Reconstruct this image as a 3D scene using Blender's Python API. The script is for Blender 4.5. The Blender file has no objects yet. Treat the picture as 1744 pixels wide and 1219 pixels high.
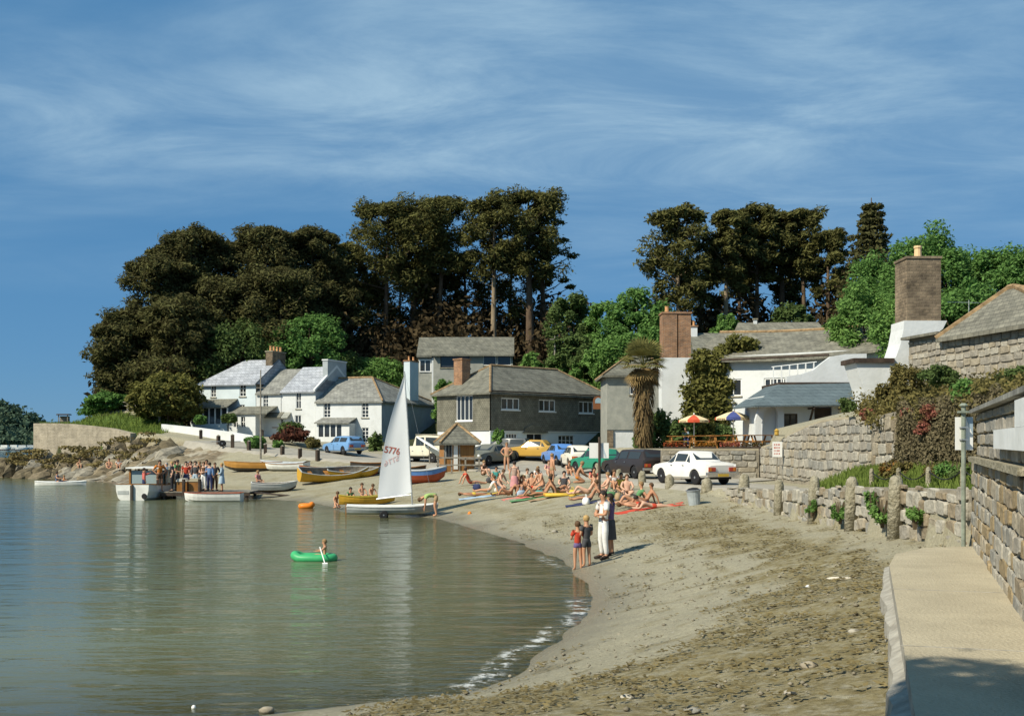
import bpy, bmesh, math, random
import numpy as np
from mathutils import Vector, Matrix, Euler

SC = bpy.context.scene
COL = SC.collection
F = 1870.0            # focal length in photo pixels
CX, HY, EYE = 872.0, 751.0, 3.3   # principal column, horizon row, eye height above the water
R = math.radians

# ------------------------------------------------------------------ camera
cam = bpy.data.cameras.new('camera'); cam_o = bpy.data.objects.new('camera', cam); COL.objects.link(cam_o)
cam_o.location = (0, 0, EYE); cam_o.rotation_euler = (R(90), 0, 0)
cam.sensor_width = 36; cam.lens = 36 * F / 1744; cam.shift_y = (HY - 609.5) / 1744
cam.clip_start = 0.1; cam.clip_end = 8000
SC.camera = cam_o

# ------------------------------------------------------------------ sky and sun
SUN_AZ = math.atan2(-0.81, -0.585)      # direction towards the sun, from +Y clockwise
SUN_EL = R(43)
world = bpy.data.worlds.new('World'); SC.world = world; world.use_nodes = True
def build_world():
    nt = world.node_tree; nt.nodes.clear(); N = nt.nodes.new; L = nt.links.new
    out = N('ShaderNodeOutputWorld'); bg = N('ShaderNodeBackground'); bg.inputs[1].default_value = 0.09
    sky = N('ShaderNodeTexSky'); sky.sky_type = 'NISHITA'; sky.sun_disc = False
    sky.sun_elevation = SUN_EL; sky.sun_rotation = SUN_AZ
    sky.altitude = 0; sky.air_density = 0.75; sky.dust_density = 0.05; sky.ozone_density = 3.2
    tc = N('ShaderNodeTexCoord'); sep = N('ShaderNodeSeparateXYZ'); L(tc.outputs['Generated'], sep.inputs[0])
    def M(op, a, b=None):
        m = N('ShaderNodeMath'); m.operation = op
        for i, v in enumerate((a, b)):
            if v is None: continue
            if isinstance(v, (int, float)): m.inputs[i].default_value = v
            else: L(v, m.inputs[i])
        return m.outputs[0]
    zz = M('ADD', M('MAXIMUM', sep.outputs[2], 0.0), 0.12)
    u = M('DIVIDE', sep.outputs[0], zz); v = M('DIVIDE', sep.outputs[1], zz)
    comb = N('ShaderNodeCombineXYZ'); L(u, comb.inputs[0]); L(v, comb.inputs[1])
    def cl(scale, sx, sy, rot, det, rough, lo, hi, dist):
        mp = N('ShaderNodeMapping'); mp.inputs['Scale'].default_value = (sx, sy, 1); mp.inputs['Rotation'].default_value = (0, 0, rot)
        mp.inputs['Location'].default_value = (3.3, 1.7, 0)
        L(comb.outputs[0], mp.inputs[0])
        n = N('ShaderNodeTexNoise'); n.inputs['Scale'].default_value = scale; n.inputs['Detail'].default_value = det
        n.inputs['Roughness'].default_value = rough; n.inputs['Distortion'].default_value = dist
        L(mp.outputs[0], n.inputs['Vector'])
        r = N('ShaderNodeMapRange'); r.interpolation_type = 'SMOOTHSTEP'
        r.inputs['From Min'].default_value = lo; r.inputs['From Max'].default_value = hi; L(n.outputs[0], r.inputs[0])
        return r.outputs[0]
    big = cl(0.50, 0.8, 1.15, 0.25, 4, 0.55, 0.36, 0.60, 0.6)
    fine = cl(1.7, 0.9, 1.5, 0.35, 9, 0.66, 0.30, 0.80, 0.5)
    fade = N('ShaderNodeMapRange'); fade.inputs['From Min'].default_value = 0.12; fade.inputs['From Max'].default_value = 0.27
    L(sep.outputs[2], fade.inputs[0])
    fac = M('MULTIPLY', M('MULTIPLY', big, M('ADD', M('MULTIPLY', fine, 0.85), 0.25)), M('MULTIPLY', fade.outputs[0], 0.95))
    tint = N('ShaderNodeMix'); tint.data_type = 'RGBA'; tint.blend_type = 'MULTIPLY'; tint.inputs[0].default_value = 1
    L(sky.outputs[0], tint.inputs[6]); tint.inputs[7].default_value = (0.80, 0.93, 1.0, 1)
    # even the sky out a little towards the deep blue of the print
    flat = N('ShaderNodeMix'); flat.data_type = 'RGBA'; flat.inputs[0].default_value = 0.82
    L(tint.outputs[2], flat.inputs[6]); flat.inputs[7].default_value = (.62, 1.96, 3.75, 1)
    mix = N('ShaderNodeMix'); mix.data_type = 'RGBA'; L(fac, mix.inputs[0])
    L(flat.outputs[2], mix.inputs[6]); mix.inputs[7].default_value = (3.2, 4.7, 5.9, 1)
    L(mix.outputs[2], bg.inputs[0]); L(bg.outputs[0], out.inputs[0])
build_world()
sun = bpy.data.lights.new('sun', 'SUN'); sun.energy = 4.4; sun.angle = R(0.6); sun.color = (1.0, 0.92, 0.76)
sun_o = bpy.data.objects.new('sun', sun); COL.objects.link(sun_o); sun_o.location = (-40, -20, 60)
sdir = Vector((math.sin(SUN_AZ) * math.cos(SUN_EL), math.cos(SUN_AZ) * math.cos(SUN_EL), math.sin(SUN_EL)))
sun_o.rotation_euler = sdir.to_track_quat('Z', 'Y').to_euler()
SC.view_settings.view_transform = 'Standard'; SC.view_settings.look = 'None'
SC.view_settings.exposure = 0.45; SC.view_settings.gamma = 1.0; SC.view_settings.use_curve_mapping = False
SC.render.engine = 'CYCLES'
SC.cycles.max_bounces = 6; SC.cycles.transparent_max_bounces = 8; SC.cycles.diffuse_bounces = 3
SC.cycles.caustics_reflective = False; SC.cycles.caustics_refractive = False
SC.cycles.use_denoising = True

# ------------------------------------------------------------------ pixel helpers
def X(px, d): return (px - CX) / F * d
def Z(py, d): return EYE - (py - HY) / F * d
def W(px, py, d): return Vector((X(px, d), d, Z(py, d)))

# ------------------------------------------------------------------ materials
MATS = {}
def lin(c):
    if isinstance(c, str):
        c = c.lstrip('#'); v = [int(c[i:i + 2], 16) / 255 for i in (0, 2, 4)]
        return tuple(x / 12.92 if x <= 0.04045 else ((x + 0.055) / 1.055) ** 2.4 for x in v)
    return c
def mat(name, col, rough=0.8, var=0.0, scale=4.0, col2=None, bump=0.0, bscale=None, spec=0.3, metal=0.0, detail=5.0, stretch=None, mixlo=0.35, mixhi=0.65):
    """a plain or two-tone noisy principled material in object space"""
    if name in MATS: return MATS[name]
    m = bpy.data.materials.new(name); m.use_nodes = True; MATS[name] = m
    nt = m.node_tree; b = nt.nodes['Principled BSDF']; N = nt.nodes.new; L = nt.links.new
    col = lin(col); b.inputs['Roughness'].default_value = rough; b.inputs['Metallic'].default_value = metal
    b.inputs['Specular IOR Level'].default_value = spec
    b.inputs['Base Color'].default_value = (*col, 1)
    if var or col2 is not None or bump:
        geo = N('ShaderNodeNewGeometry'); vec = geo.outputs['Position']
        if stretch:
            mp = N('ShaderNodeMapping'); mp.inputs['Scale'].default_value = stretch; L(vec, mp.inputs[0]); vec = mp.outputs[0]
    if var or col2 is not None:
        n = N('ShaderNodeTexNoise'); n.inputs['Scale'].default_value = scale; n.inputs['Detail'].default_value = detail
        n.inputs['Roughness'].default_value = 0.65
        L(vec, n.inputs['Vector'])
        r = N('ShaderNodeMapRange'); r.inputs['From Min'].default_value = mixlo; r.inputs['From Max'].default_value = mixhi
        L(n.outputs[0], r.inputs[0])
        c2 = lin(col2) if col2 is not None else tuple(x * (1 - var) for x in col)
        c1 = col if col2 is not None else tuple(min(1, x * (1 + var)) for x in col)
        mx = N('ShaderNodeMix'); mx.data_type = 'RGBA'; mx.inputs[6].default_value = (*c1, 1); mx.inputs[7].default_value = (*c2, 1)
        L(r.outputs[0], mx.inputs[0]); L(mx.outputs[2], b.inputs['Base Color'])
    if bump:
        n2 = N('ShaderNodeTexNoise'); n2.inputs['Scale'].default_value = bscale or scale * 3; n2.inputs['Detail'].default_value = 6
        L(vec, n2.inputs['Vector'])
        bp = N('ShaderNodeBump'); bp.inputs['Strength'].default_value = bump; bp.inputs['Distance'].default_value = 0.05
        L(n2.outputs[0], bp.inputs['Height']); L(bp.outputs[0], b.inputs['Normal'])
    return m

def leafmat(name, c1, c2, trans=0.25, rough=0.7):
    if name in MATS: return MATS[name]
    m = bpy.data.materials.new(name); m.use_nodes = True; MATS[name] = m
    nt = m.node_tree; nt.nodes.clear(); N = nt.nodes.new; L = nt.links.new
    out = N('ShaderNodeOutputMaterial'); geo = N('ShaderNodeNewGeometry')
    n = N('ShaderNodeTexNoise'); n.inputs['Scale'].default_value = 0.55; n.inputs['Detail'].default_value = 2
    L(geo.outputs['Position'], n.inputs['Vector'])
    add = N('ShaderNodeMath'); add.operation = 'ADD'; L(n.outputs[0], add.inputs[0])
    ml = N('ShaderNodeMath'); ml.operation = 'MULTIPLY_ADD'; L(geo.outputs['Random Per Island'], ml.inputs[0]); ml.inputs[1].default_value = 0.7; ml.inputs[2].default_value = -0.35
    L(ml.outputs[0], add.inputs[1])
    mx = N('ShaderNodeMix'); mx.data_type = 'RGBA'; L(add.outputs[0], mx.inputs[0])
    mx.inputs[6].default_value = (*lin(c1), 1); mx.inputs[7].default_value = (*lin(c2), 1)
    d = N('ShaderNodeBsdfDiffuse'); t = N('ShaderNodeBsdfTranslucent'); L(mx.outputs[2], d.inputs[0]); L(mx.outputs[2], t.inputs[0])
    ms = N('ShaderNodeMixShader'); ms.inputs[0].default_value = trans; L(d.outputs[0], ms.inputs[1]); L(t.outputs[0], ms.inputs[2])
    L(ms.outputs[0], out.inputs[0])
    return m

def brickmat(name, c1, c2, mortar, bw=0.22, bh=0.07, ms=0.012, off=0.5, rough=0.85, bump=0.4, usez=True, noise=0.35):
    """courses of bricks or slates laid with object x+y along and z up"""
    if name in MATS: return MATS[name]
    m = bpy.data.materials.new(name); m.use_nodes = True; MATS[name] = m
    nt = m.node_tree; b = nt.nodes['Principled BSDF']; N = nt.nodes.new; L = nt.links.new
    b.inputs['Roughness'].default_value = rough; b.inputs['Specular IOR Level'].default_value = 0.25
    tc = N('ShaderNodeTexCoord'); sp = N('ShaderNodeSeparateXYZ'); L(tc.outputs['Object'], sp.inputs[0])
    ad = N('ShaderNodeMath'); ad.operation = 'ADD'; L(sp.outputs[0], ad.inputs[0]); L(sp.outputs[1], ad.inputs[1])
    cb = N('ShaderNodeCombineXYZ'); L(ad.outputs[0], cb.inputs[0]); L(sp.outputs[2], cb.inputs[1])
    br = N('ShaderNodeTexBrick'); L(cb.outputs[0], br.inputs['Vector']); br.offset = off
    br.inputs['Color1'].default_value = (*lin(c1), 1); br.inputs['Color2'].default_value = (*lin(c2), 1); br.inputs['Mortar'].default_value = (*lin(mortar), 1)
    br.inputs['Scale'].default_value = 1; br.inputs['Brick Width'].default_value = bw; br.inputs['Row Height'].default_value = bh; br.inputs['Mortar Size'].default_value = ms
    br.inputs['Mortar Smooth'].default_value = 0.3
    n = N('ShaderNodeTexNoise'); n.inputs['Scale'].default_value = 1.3; n.inputs['Detail'].default_value = 7; n.inputs['Roughness'].default_value = 0.7
    L(tc.outputs['Object'], n.inputs['Vector'])
    r = N('ShaderNodeMapRange'); r.inputs['From Min'].default_value = 0.3; r.inputs['From Max'].default_value = 0.7
    r.inputs['To Min'].default_value = 1 - noise; r.inputs['To Max'].default_value = 1 + noise; L(n.outputs[0], r.inputs[0])
    mx = N('ShaderNodeMix'); mx.data_type = 'RGBA'; mx.blend_type = 'MULTIPLY'; mx.inputs[0].default_value = 1
    L(br.outputs[0], mx.inputs[6]); L(r.outputs[0], mx.inputs[7]); L(mx.outputs[2], b.inputs['Base Color'])
    bp = N('ShaderNodeBump'); bp.inputs['Strength'].default_value = bump; bp.inputs['Distance'].default_value = 0.02; bp.invert = True
    L(br.outputs[1], bp.inputs['Height']); L(bp.outputs[0], b.inputs['Normal'])
    return m

# ------------------------------------------------------------------ mesh helpers
def tag(o, label=None, cat=None, group=None, kind=None):
    if label: o['label'] = label
    if cat: o['category'] = cat
    if group: o['group'] = group
    if kind: o['kind'] = kind
    return o
def empty(name, loc=(0, 0, 0), rz=0.0, label=None, cat=None, group=None):
    o = bpy.data.objects.new(name, None); COL.objects.link(o); o.location = loc; o.rotation_euler = (0, 0, rz)
    o.empty_display_size = 0.1
    return tag(o, label, cat, group)

class MB:
    def __init__(s): s.v = []; s.f = []; s.m = []
    def face(s, pts, m=0):
        i = len(s.v); s.v += [tuple(p) for p in pts]; s.f.append(tuple(range(i, i + len(pts)))); s.m.append(m); return s
    def boxP(s, P, u0, u1, v0, v1, w0, w1, m=0):
        i = len(s.v)
        for w in (w0, w1):
            for (u, v) in ((u0, v0), (u1, v0), (u1, v1), (u0, v1)): s.v.append(tuple(P(u, v, w)))
        for q in ((0, 1, 2, 3), (7, 6, 5, 4), (0, 4, 5, 1), (1, 5, 6, 2), (2, 6, 7, 3), (3, 7, 4, 0)):
            s.f.append(tuple(i + k for k in q)); s.m.append(m)
        return s
    def box(s, x0, x1, y0, y1, z0, z1, m=0):
        return s.boxP(lambda u, v, w: (u, v, w), x0, x1, y0, y1, z0, z1, m)
    def tube(s, pts, rad, n=6, m=0, cap=True):
        pts = [Vector(p) for p in pts]; i0 = len(s.v)
        if isinstance(rad, (int, float)): rad = [rad] * len(pts)
        for k, p in enumerate(pts):
            t = (pts[min(k + 1, len(pts) - 1)] - pts[max(k - 1, 0)])
            t = t.normalized() if t.length > 1e-9 else Vector((0, 0, 1))
            a = t.orthogonal().normalized() if k == 0 else (a - t * a.dot(t)).normalized()
            b = t.cross(a)
            for j in range(n):
                an = 2 * math.pi * j / n; s.v.append(tuple(p + (a * math.cos(an) + b * math.sin(an)) * rad[k]))
        for k in range(len(pts) - 1):
            for j in range(n):
                s.f.append((i0 + k * n + j, i0 + k * n + (j + 1) % n, i0 + (k + 1) * n + (j + 1) % n, i0 + (k + 1) * n + j)); s.m.append(m)
        if cap:
            s.f.append(tuple(i0 + j for j in range(n))[::-1]); s.m.append(m)
            e = i0 + (len(pts) - 1) * n; s.f.append(tuple(e + j for j in range(n))); s.m.append(m)
        return s
    def prism(s, poly, P, w0, w1, m=0):
        """polygon (u,v) extruded along w"""
        i = len(s.v); n = len(poly)
        for w in (w0, w1):
            for (u, v) in poly: s.v.append(tuple(P(u, v, w)))
        s.f.append(tuple(range(i, i + n))); s.m.append(m); s.f.append(tuple(range(i + n, i + 2 * n))[::-1]); s.m.append(m)
        for k in range(n):
            s.f.append((i + k, i + n + k, i + n + (k + 1) % n, i + (k + 1) % n)); s.m.append(m)
        return s
    def lathe(s, prof, n=12, c=(0, 0, 0), m=0):
        i = len(s.v)
        for (r, z) in prof:
            for j in range(n):
                an = 2 * math.pi * j / n; s.v.append((c[0] + r * math.cos(an), c[1] + r * math.sin(an), c[2] + z))
        for k in range(len(prof) - 1):
            for j in range(n):
                s.f.append((i + k * n + j, i + k * n + (j + 1) % n, i + (k + 1) * n + (j + 1) % n, i + (k + 1) * n + j)); s.m.append(m)
        s.f.append(tuple(i + j for j in range(n))[::-1]); s.m.append(m)
        e = i + (len(prof) - 1) * n; s.f.append(tuple(e + j for j in range(n))); s.m.append(m)
        return s
    def grid(s, pts, m=0, closed=False):
        """pts[row][col]"""
        i = len(s.v); nr = len(pts); nc = len(pts[0])
        for r in pts: s.v += [tuple(p) for p in r]
        for a in range(nr - 1):
            for b in range(nc - 1 + (1 if closed else 0)):
                s.f.append((i + a * nc + b, i + a * nc + (b + 1) % nc, i + (a + 1) * nc + (b + 1) % nc, i + (a + 1) * nc + b)); s.m.append(m)
        return s
    def mesh(s, name, mats):
        me = bpy.data.meshes.new(name); me.from_pydata(s.v, [], s.f)
        for mm in (mats if isinstance(mats, (list, tuple)) else [mats]): me.materials.append(mm)
        if any(s.m): me.polygons.foreach_set('material_index', s.m)
        return me
    def build(s, name, mats, parent=None, loc=None, rz=None, smooth=False, fix=True):
        me = s.mesh(name, mats)
        if fix:
            bm = bmesh.new(); bm.from_mesh(me); bmesh.ops.remove_doubles(bm, verts=bm.verts, dist=1e-5)
            bmesh.ops.recalc_face_normals(bm, faces=bm.faces); bm.to_mesh(me); bm.free()
        if smooth: me.polygons.foreach_set('use_smooth', [True] * len(me.polygons))
        return put(name, me, parent, loc, rz)
def put(name, me, parent=None, loc=None, rz=None):
    o = bpy.data.objects.new(name, me); COL.objects.link(o)
    if parent: o.parent = parent
    if loc is not None: o.location = loc
    if rz is not None: o.rotation_euler = (0, 0, rz)
    return o
def quads_mesh(name, V, material):
    """V: (n,4,3) array of loose quads"""
    n = V.shape[0]; me = bpy.data.meshes.new(name)
    me.vertices.add(n * 4); me.vertices.foreach_set('co', V.astype(np.float32).ravel())
    me.loops.add(n * 4); me.loops.foreach_set('vertex_index', np.arange(n * 4, dtype=np.int32))
    me.polygons.add(n); me.polygons.foreach_set('loop_start', np.arange(0, n * 4, 4, dtype=np.int32))
    me.polygons.foreach_set('loop_total', np.full(n, 4, dtype=np.int32))
    me.update(calc_edges=True); me.materials.append(material); return me
def grid_mesh(name, xs, ys, Zg, material, keep=None, attrs=None):
    nx, ny = len(xs), len(ys)
    XX, YY = np.meshgrid(xs, ys, indexing='ij'); V = np.stack([XX, YY, Zg], -1).reshape(-1, 3)
    I = np.arange(nx * ny).reshape(nx, ny)
    Q = np.stack([I[:-1, :-1], I[1:, :-1], I[1:, 1:], I[:-1, 1:]], -1).reshape(-1, 4)
    if keep is not None: Q = Q[keep.ravel()]
    used = np.unique(Q); remap = -np.ones(nx * ny, int); remap[used] = np.arange(len(used)); Q = remap[Q]; V = V[used]
    me = bpy.data.meshes.new(name); me.vertices.add(len(V)); me.vertices.foreach_set('co', V.astype(np.float32).ravel())
    n = len(Q); me.loops.add(n * 4); me.loops.foreach_set('vertex_index', Q.astype(np.int32).ravel())
    me.polygons.add(n); me.polygons.foreach_set('loop_start', np.arange(0, n * 4, 4, dtype=np.int32)); me.polygons.foreach_set('loop_total', np.full(n, 4, dtype=np.int32))
    me.polygons.foreach_set('use_smooth', [True] * n)
    me.update(calc_edges=True); me.materials.append(material)
    for k, a in (attrs or {}).items():
        at = me.attributes.new(k, 'FLOAT', 'POINT'); at.data.foreach_set('value', a.ravel()[used].astype(np.float32))
    return me

# ------------------------------------------------------------------ shared colours
M_WHITE = mat('white_render', (0.66, 0.68, 0.67), 0.9, col2=(0.52, 0.535, 0.51), scale=0.9, bump=0.25, bscale=6, mixlo=0.45, mixhi=0.85)
M_CREAM = mat('cream_render', (0.74, 0.72, 0.63), 0.9, col2=(0.62, 0.59, 0.50), scale=1.1, bump=0.2, bscale=7)
M_BLUE_AND_SHADE = mat('pale_blue_and_shade_render', (0.64, 0.72, 0.74), 0.9, col2=(0.56, 0.64, 0.66), scale=0.8, bump=0.2, bscale=6)  # pale blue cottage walls; elsewhere blue shade painted onto white walls
M_GREYREN = mat('grey_render', (0.36, 0.36, 0.31), 0.9, col2=(0.25, 0.26, 0.23), scale=1.5, bump=0.3, bscale=8)
M_PAINT = mat('white_paint', (0.80, 0.80, 0.76), 0.5)
M_GLASS = mat('window_glass', (0.03, 0.035, 0.04), 0.08, spec=0.6)
M_BLACK = mat('black_rubber', (0.015, 0.015, 0.016), 0.7)
M_DARKWOOD = mat('dark_wood', (0.06, 0.042, 0.03), 0.7, var=0.4, scale=3)
M_GREYWOOD = mat('weathered_wood', (0.23, 0.21, 0.17), 0.85, var=0.35, scale=5, bump=0.3)
M_OAK = mat('varnished_wood', (0.30, 0.135, 0.035), 0.45, var=0.3, scale=3)
M_STEEL = mat('galvanised_steel', (0.42, 0.44, 0.44), 0.45, metal=0.7, var=0.2, scale=5)
M_GRANITE = mat('granite', (0.37, 0.34, 0.25), 0.95, col2=(0.19, 0.17, 0.11), scale=7, bump=1.0, bscale=18)
M_MORTAR = mat('lime_mortar', (0.31, 0.275, 0.21), 0.95, col2=(0.21, 0.185, 0.14), scale=3, bump=0.5, bscale=12)
STONES = [mat('stone_%s' % n, c, 0.9, col2=tuple(x * 0.62 for x in c), scale=4.5, bump=0.6, bscale=13) for n, c in
          (('grey', (0.36, 0.33, 0.27)), ('buff', (0.39, 0.34, 0.25)), ('pale', (0.44, 0.41, 0.335)), ('brown', (0.30, 0.245, 0.165)), ('rust', (0.34, 0.26, 0.145)), ('blue', (0.31, 0.30, 0.26)))]
M_SLATE = brickmat('slate_roof', (0.19, 0.185, 0.145), (0.135, 0.135, 0.11), (0.085, 0.083, 0.068), 0.3, 0.17, 0.012, noise=0.42)
M_SLATE_PALE = brickmat('pale_slate_roof', (0.40, 0.42, 0.45), (0.31, 0.33, 0.36), (0.2, 0.21, 0.22), 0.45, 0.30, 0.02, noise=0.3)
M_SLATE_MID = brickmat('mid_slate_roof', (0.27, 0.27, 0.235), (0.20, 0.20, 0.18), (0.12, 0.12, 0.11), 0.35, 0.2, 0.015, noise=0.42)
M_SLATE_BLUE = brickmat('blue_slate_roof', (0.115, 0.15, 0.16), (0.09, 0.12, 0.13), (0.06, 0.08, 0.09), 0.3, 0.17, 0.012, noise=0.2)
M_HUNG = brickmat('hung_slate', (0.20, 0.19, 0.145), (0.15, 0.145, 0.11), (0.08, 0.078, 0.06), 0.25, 0.16, 0.014, noise=0.35)
M_BRICK = brickmat('red_brick', (0.36, 0.17, 0.075), (0.20, 0.10, 0.055), (0.28, 0.22, 0.16), 0.24, 0.085, 0.014, noise=0.4)
M_OLDSTONE = brickmat('old_stonework', (0.25, 0.19, 0.125), (0.13, 0.10, 0.07), (0.19, 0.15, 0.10), 0.26, 0.12, 0.025, noise=0.65, bump=1.0)
M_RIDGE = mat('ridge_tile', (0.28, 0.19, 0.10), 0.9, var=0.4, scale=4)
M_POT = mat('clay_pot', (0.55, 0.29, 0.13), 0.8, var=0.2, scale=6)
# ------------------------------------------------------------------ lie of the land
SHORE = np.array([(-24, -12), (-14, 3), (-8, 9), (-5, 11.8), (-3.05, 13.2), (-.69, 14.2), (.15, 15.9), (.86, 18.2), (1.5, 21.5), (1.75, 24.5),
    (1.6, 28.5), (1.0, 32.7), (-.9, 40), (-3.3, 47), (-8, 53), (-11.7, 60.5), (-16, 64.5), (-20, 66.5), (-25, 73), (-32, 88), (-40, 96), (-47, 101),
    (-56, 103), (-64, 109), (-60, 122), (-66, 160), (-64, 260)], float)
EDGE = [  # x, y, level of the road or path, level of the beach against it
    (-3, -6, 1.7, 1.0), (-0.6, 0.5, 1.7, 1.1), (1.0, 3.2, 1.7, 1.2), (2.35, 6.4, 1.7, 1.25), (4.9, 14.3, 1.7, 1.4), (7.2, 17.2, 2.3, 1.62),
    (7.5, 24, 2.1, 1.37), (7.9, 30, 1.9, 1.17), (8.1, 38, 1.62, 1.12), (7.6, 42, 1.5, 1.36), (6, 48, 1.45, 1.38), (4, 56, 1.45, 1.4), (1.2, 64, 1.45, 1.4),
    (-3, 70, 1.5, 1.45), (-8, 76, 1.7, 1.65), (-14, 80, 2.0, 1.9), (-20, 85, 2.5, 2.4), (-27, 91, 3.3, 2.9), (-36, 100, 4.4, 1.9), (-45, 105, 4.8, 1.5),
    (-46.6, 108.5, 4.9, 1.2), (-46.2, 115, 4.8, 1.0), (-47, 124, 4.8, 1.0), (-52, 160, 5, 1.0), (-50, 260, 5, 1.0)]
EDGE = np.array(EDGE, float)
CTRL = np.array([(-12, 100, 3.0), (-18, 103, 3.2), (-24, 105, 3.7), (-31, 108, 4.3), (-10, 112, 3.6), (-2, 84, 1.9), (8, 88, 2.2), (-6, 92, 2.3), (2, 90, 2.1),
    (-5, 112, 8.6), (0, 111, 8.6), (-2, 108.5, 6.5), (-9, 106, 3.0), (-7, 113, 4.5), (-5, 104, 3.6), (4, 100, 5.0), (8, 80, 2.8), (12, 76, 3), (20, 68, 3.2), (10, 100, 7), (20, 92, 8), (30, 80, 8), (26, 62, 6), (40, 60, 9),
    (-30, 124, 8), (-20, 128, 11), (-8, 130, 13), (2, 132, 13), (-42, 118, 6), (-25, 114, 6), (-16, 116, 7), (15, 115, 11), (25, 112, 12), (35, 110, 12), (-40, 150, 9), (0, 160, 17), (40, 150, 18),
    (80, 100, 16), (60, 50, 10), (-36, 106, 6.3), (-39, 107.5, 6.6), (-42.5, 110, 6.7), (-44, 118, 6.2), (-42, 125, 6), (20, 20, 5), (30, 30, 6), (9.5, 20, 2.5), (9, 14, 2.4), (6, 8, 1.75), (8, 4, 1.9), (4, 2, 1.7), (12, 5, 2.5),
    (8, 66, 2.3), (3, 72, 1.7), (9.5, 48, 1.55), (9.5, 40, 1.65), (9.5, 30, 1.95), (8, 52, 1.5), (-8, 86, 1.9), (-14, 92, 2.4), (-22, 95, 3.2)], float)

def seg_dist(P, poly):
    """distance, segment index and parameter to a polyline for points P (n,2)"""
    best = np.full(len(P), 1e9); bi = np.zeros(len(P), int); bt = np.zeros(len(P))
    for i in range(len(poly) - 1):
        a = poly[i, :2]; d = poly[i + 1, :2] - a
        t = np.clip(((P - a) @ d) / (d @ d), 0, 1); q = np.hypot(*(P - a - t[:, None] * d).T)
        m = q < best; best[m] = q[m]; bi[m] = i; bt[m] = t[m]
    return best, bi, bt
def inside(P, poly):
    r = np.zeros(len(P), bool); n = len(poly); x, y = P[:, 0], P[:, 1]
    for i in range(n):
        x0, y0 = poly[i]; x1, y1 = poly[(i + 1) % n]
        if y0 == y1: continue
        c = (y0 > y) != (y1 > y); r ^= c & (x < (x1 - x0) * (y - y0) / (y1 - y0) + x0)
    return r
LANDP = np.vstack([SHORE, [(300, 260), (300, -12)]])
INP = np.vstack([EDGE[:, :2], [(300, 260), (300, -6)]])
def land(P):
    """height, signed shore distance, signed road-edge distance"""
    P = np.asarray(P, float).reshape(-1, 2)
    ds, _, _ = seg_dist(P, SHORE); il = inside(P, LANDP); ts = np.where(il, ds, -ds)
    de, ei, et = seg_dist(P, EDGE); ii = inside(P, INP); te = np.where(ii, de, -de)
    zr = EDGE[ei, 2] * (1 - et) + EDGE[ei + 1, 2] * et; zb = EDGE[ei, 3] * (1 - et) + EDGE[ei + 1, 3] * et
    fr = np.clip(ds / (ds + de + 1e-6), 0, 1); zbeach = zb * fr ** 0.92
    zsea = -np.minimum(3.0, 0.13 * ds + 0.004 * ds ** 2)
    w = 1.0 / (((P[:, None, 0] - CTRL[None, :, 0]) ** 2 + (P[:, None, 1] - CTRL[None, :, 1]) ** 2) + 0.5) ** 1.7
    zi = (w * CTRL[:, 2]).sum(1) / w.sum(1)
    k = np.clip((de - 2.0) / 6.0, 0, 1); k = k * k * (3 - 2 * k); zin = zr * (1 - k) + zi * k
    x, y = P[:, 0], P[:, 1]
    tr = (x > 12.42) & (y > 24) & (y < 52.3)                       # garden above the roadside wall
    zin = np.where(tr, 3.75 + np.clip((x - 12) * 0.24, 0, 1.4), zin)
    pt = (x > 7.5) & (y >= 52.44) & (y < 78) & (x < 30) & (te > 1.2)               # inn terrace
    zin = np.where(pt, 2.85, zin)
    z = np.where(ii, zin, np.where(il, zbeach, zsea))
    return z, ts, te
def H(x, y): return float(land([(x, y)])[0][0])
def G(px, py, dmin=8.0, dmax=190.0):
    """where the sight line of a photo pixel meets the ground"""
    d = np.arange(dmin, dmax, 0.1); P = np.stack([(px - CX) / F * d, d], 1); z, _, _ = land(P)
    z = np.maximum(z, 0.0)
    hit = np.nonzero(EYE - (py - HY) / F * d <= z)[0]
    i = hit[0] if len(hit) else len(d) - 1
    return Vector((P[i, 0], P[i, 1], z[i]))

def axis(parts):
    a = []
    for (s, e, st) in parts: a += list(np.arange(s, e, st))
    return np.array(a + [parts[-1][1]])
XS = axis([(-170, -70, 6), (-70, -20, 1.0), (-20, -6, 0.45), (-6, 9, 0.16), (9, 20, 0.4), (20, 50, 1.5), (50, 300, 14)])
YS = axis([(-12, 3, 1.2), (3, 34, 0.17), (34, 60, 0.3), (60, 118, 0.7), (118, 150, 2), (150, 260, 8)])
GX, GY = np.meshgrid(XS, YS, indexing='ij'); PG = np.stack([GX.ravel(), GY.ravel()], 1)
ZL, TS, TE = [], [], []
for k in range(0, len(PG), 20000):
    a, b, c = land(PG[k:k + 20000]); ZL.append(a); TS.append(b); TE.append(c)
ZL = np.concatenate(ZL).reshape(GX.shape); TS = np.concatenate(TS).reshape(GX.shape); TE = np.concatenate(TE).reshape(GX.shape)
rng = np.random.default_rng(5)
def vnoise(x, y, s, seed=0):
    """smooth value noise"""
    r = np.random.default_rng(seed).random((257, 257)); u = x / s; v = y / s
    i = np.floor(u).astype(int); j = np.floor(v).astype(int); fu = u - i; fv = v - j; fu = fu * fu * (3 - 2 * fu); fv = fv * fv * (3 - 2 * fv)
    g = lambda a, b: r[a % 257, b % 257]
    return (g(i, j) * (1 - fu) + g(i + 1, j) * fu) * (1 - fv) + (g(i, j + 1) * (1 - fu) + g(i + 1, j + 1) * fu) * fv
bumpy = (vnoise(GX, GY, 1.7, 1) - .5) * .10 + (vnoise(GX, GY, .55, 2) - .5) * .045
beachy = (TS > -1) & (TE < 0)
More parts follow.
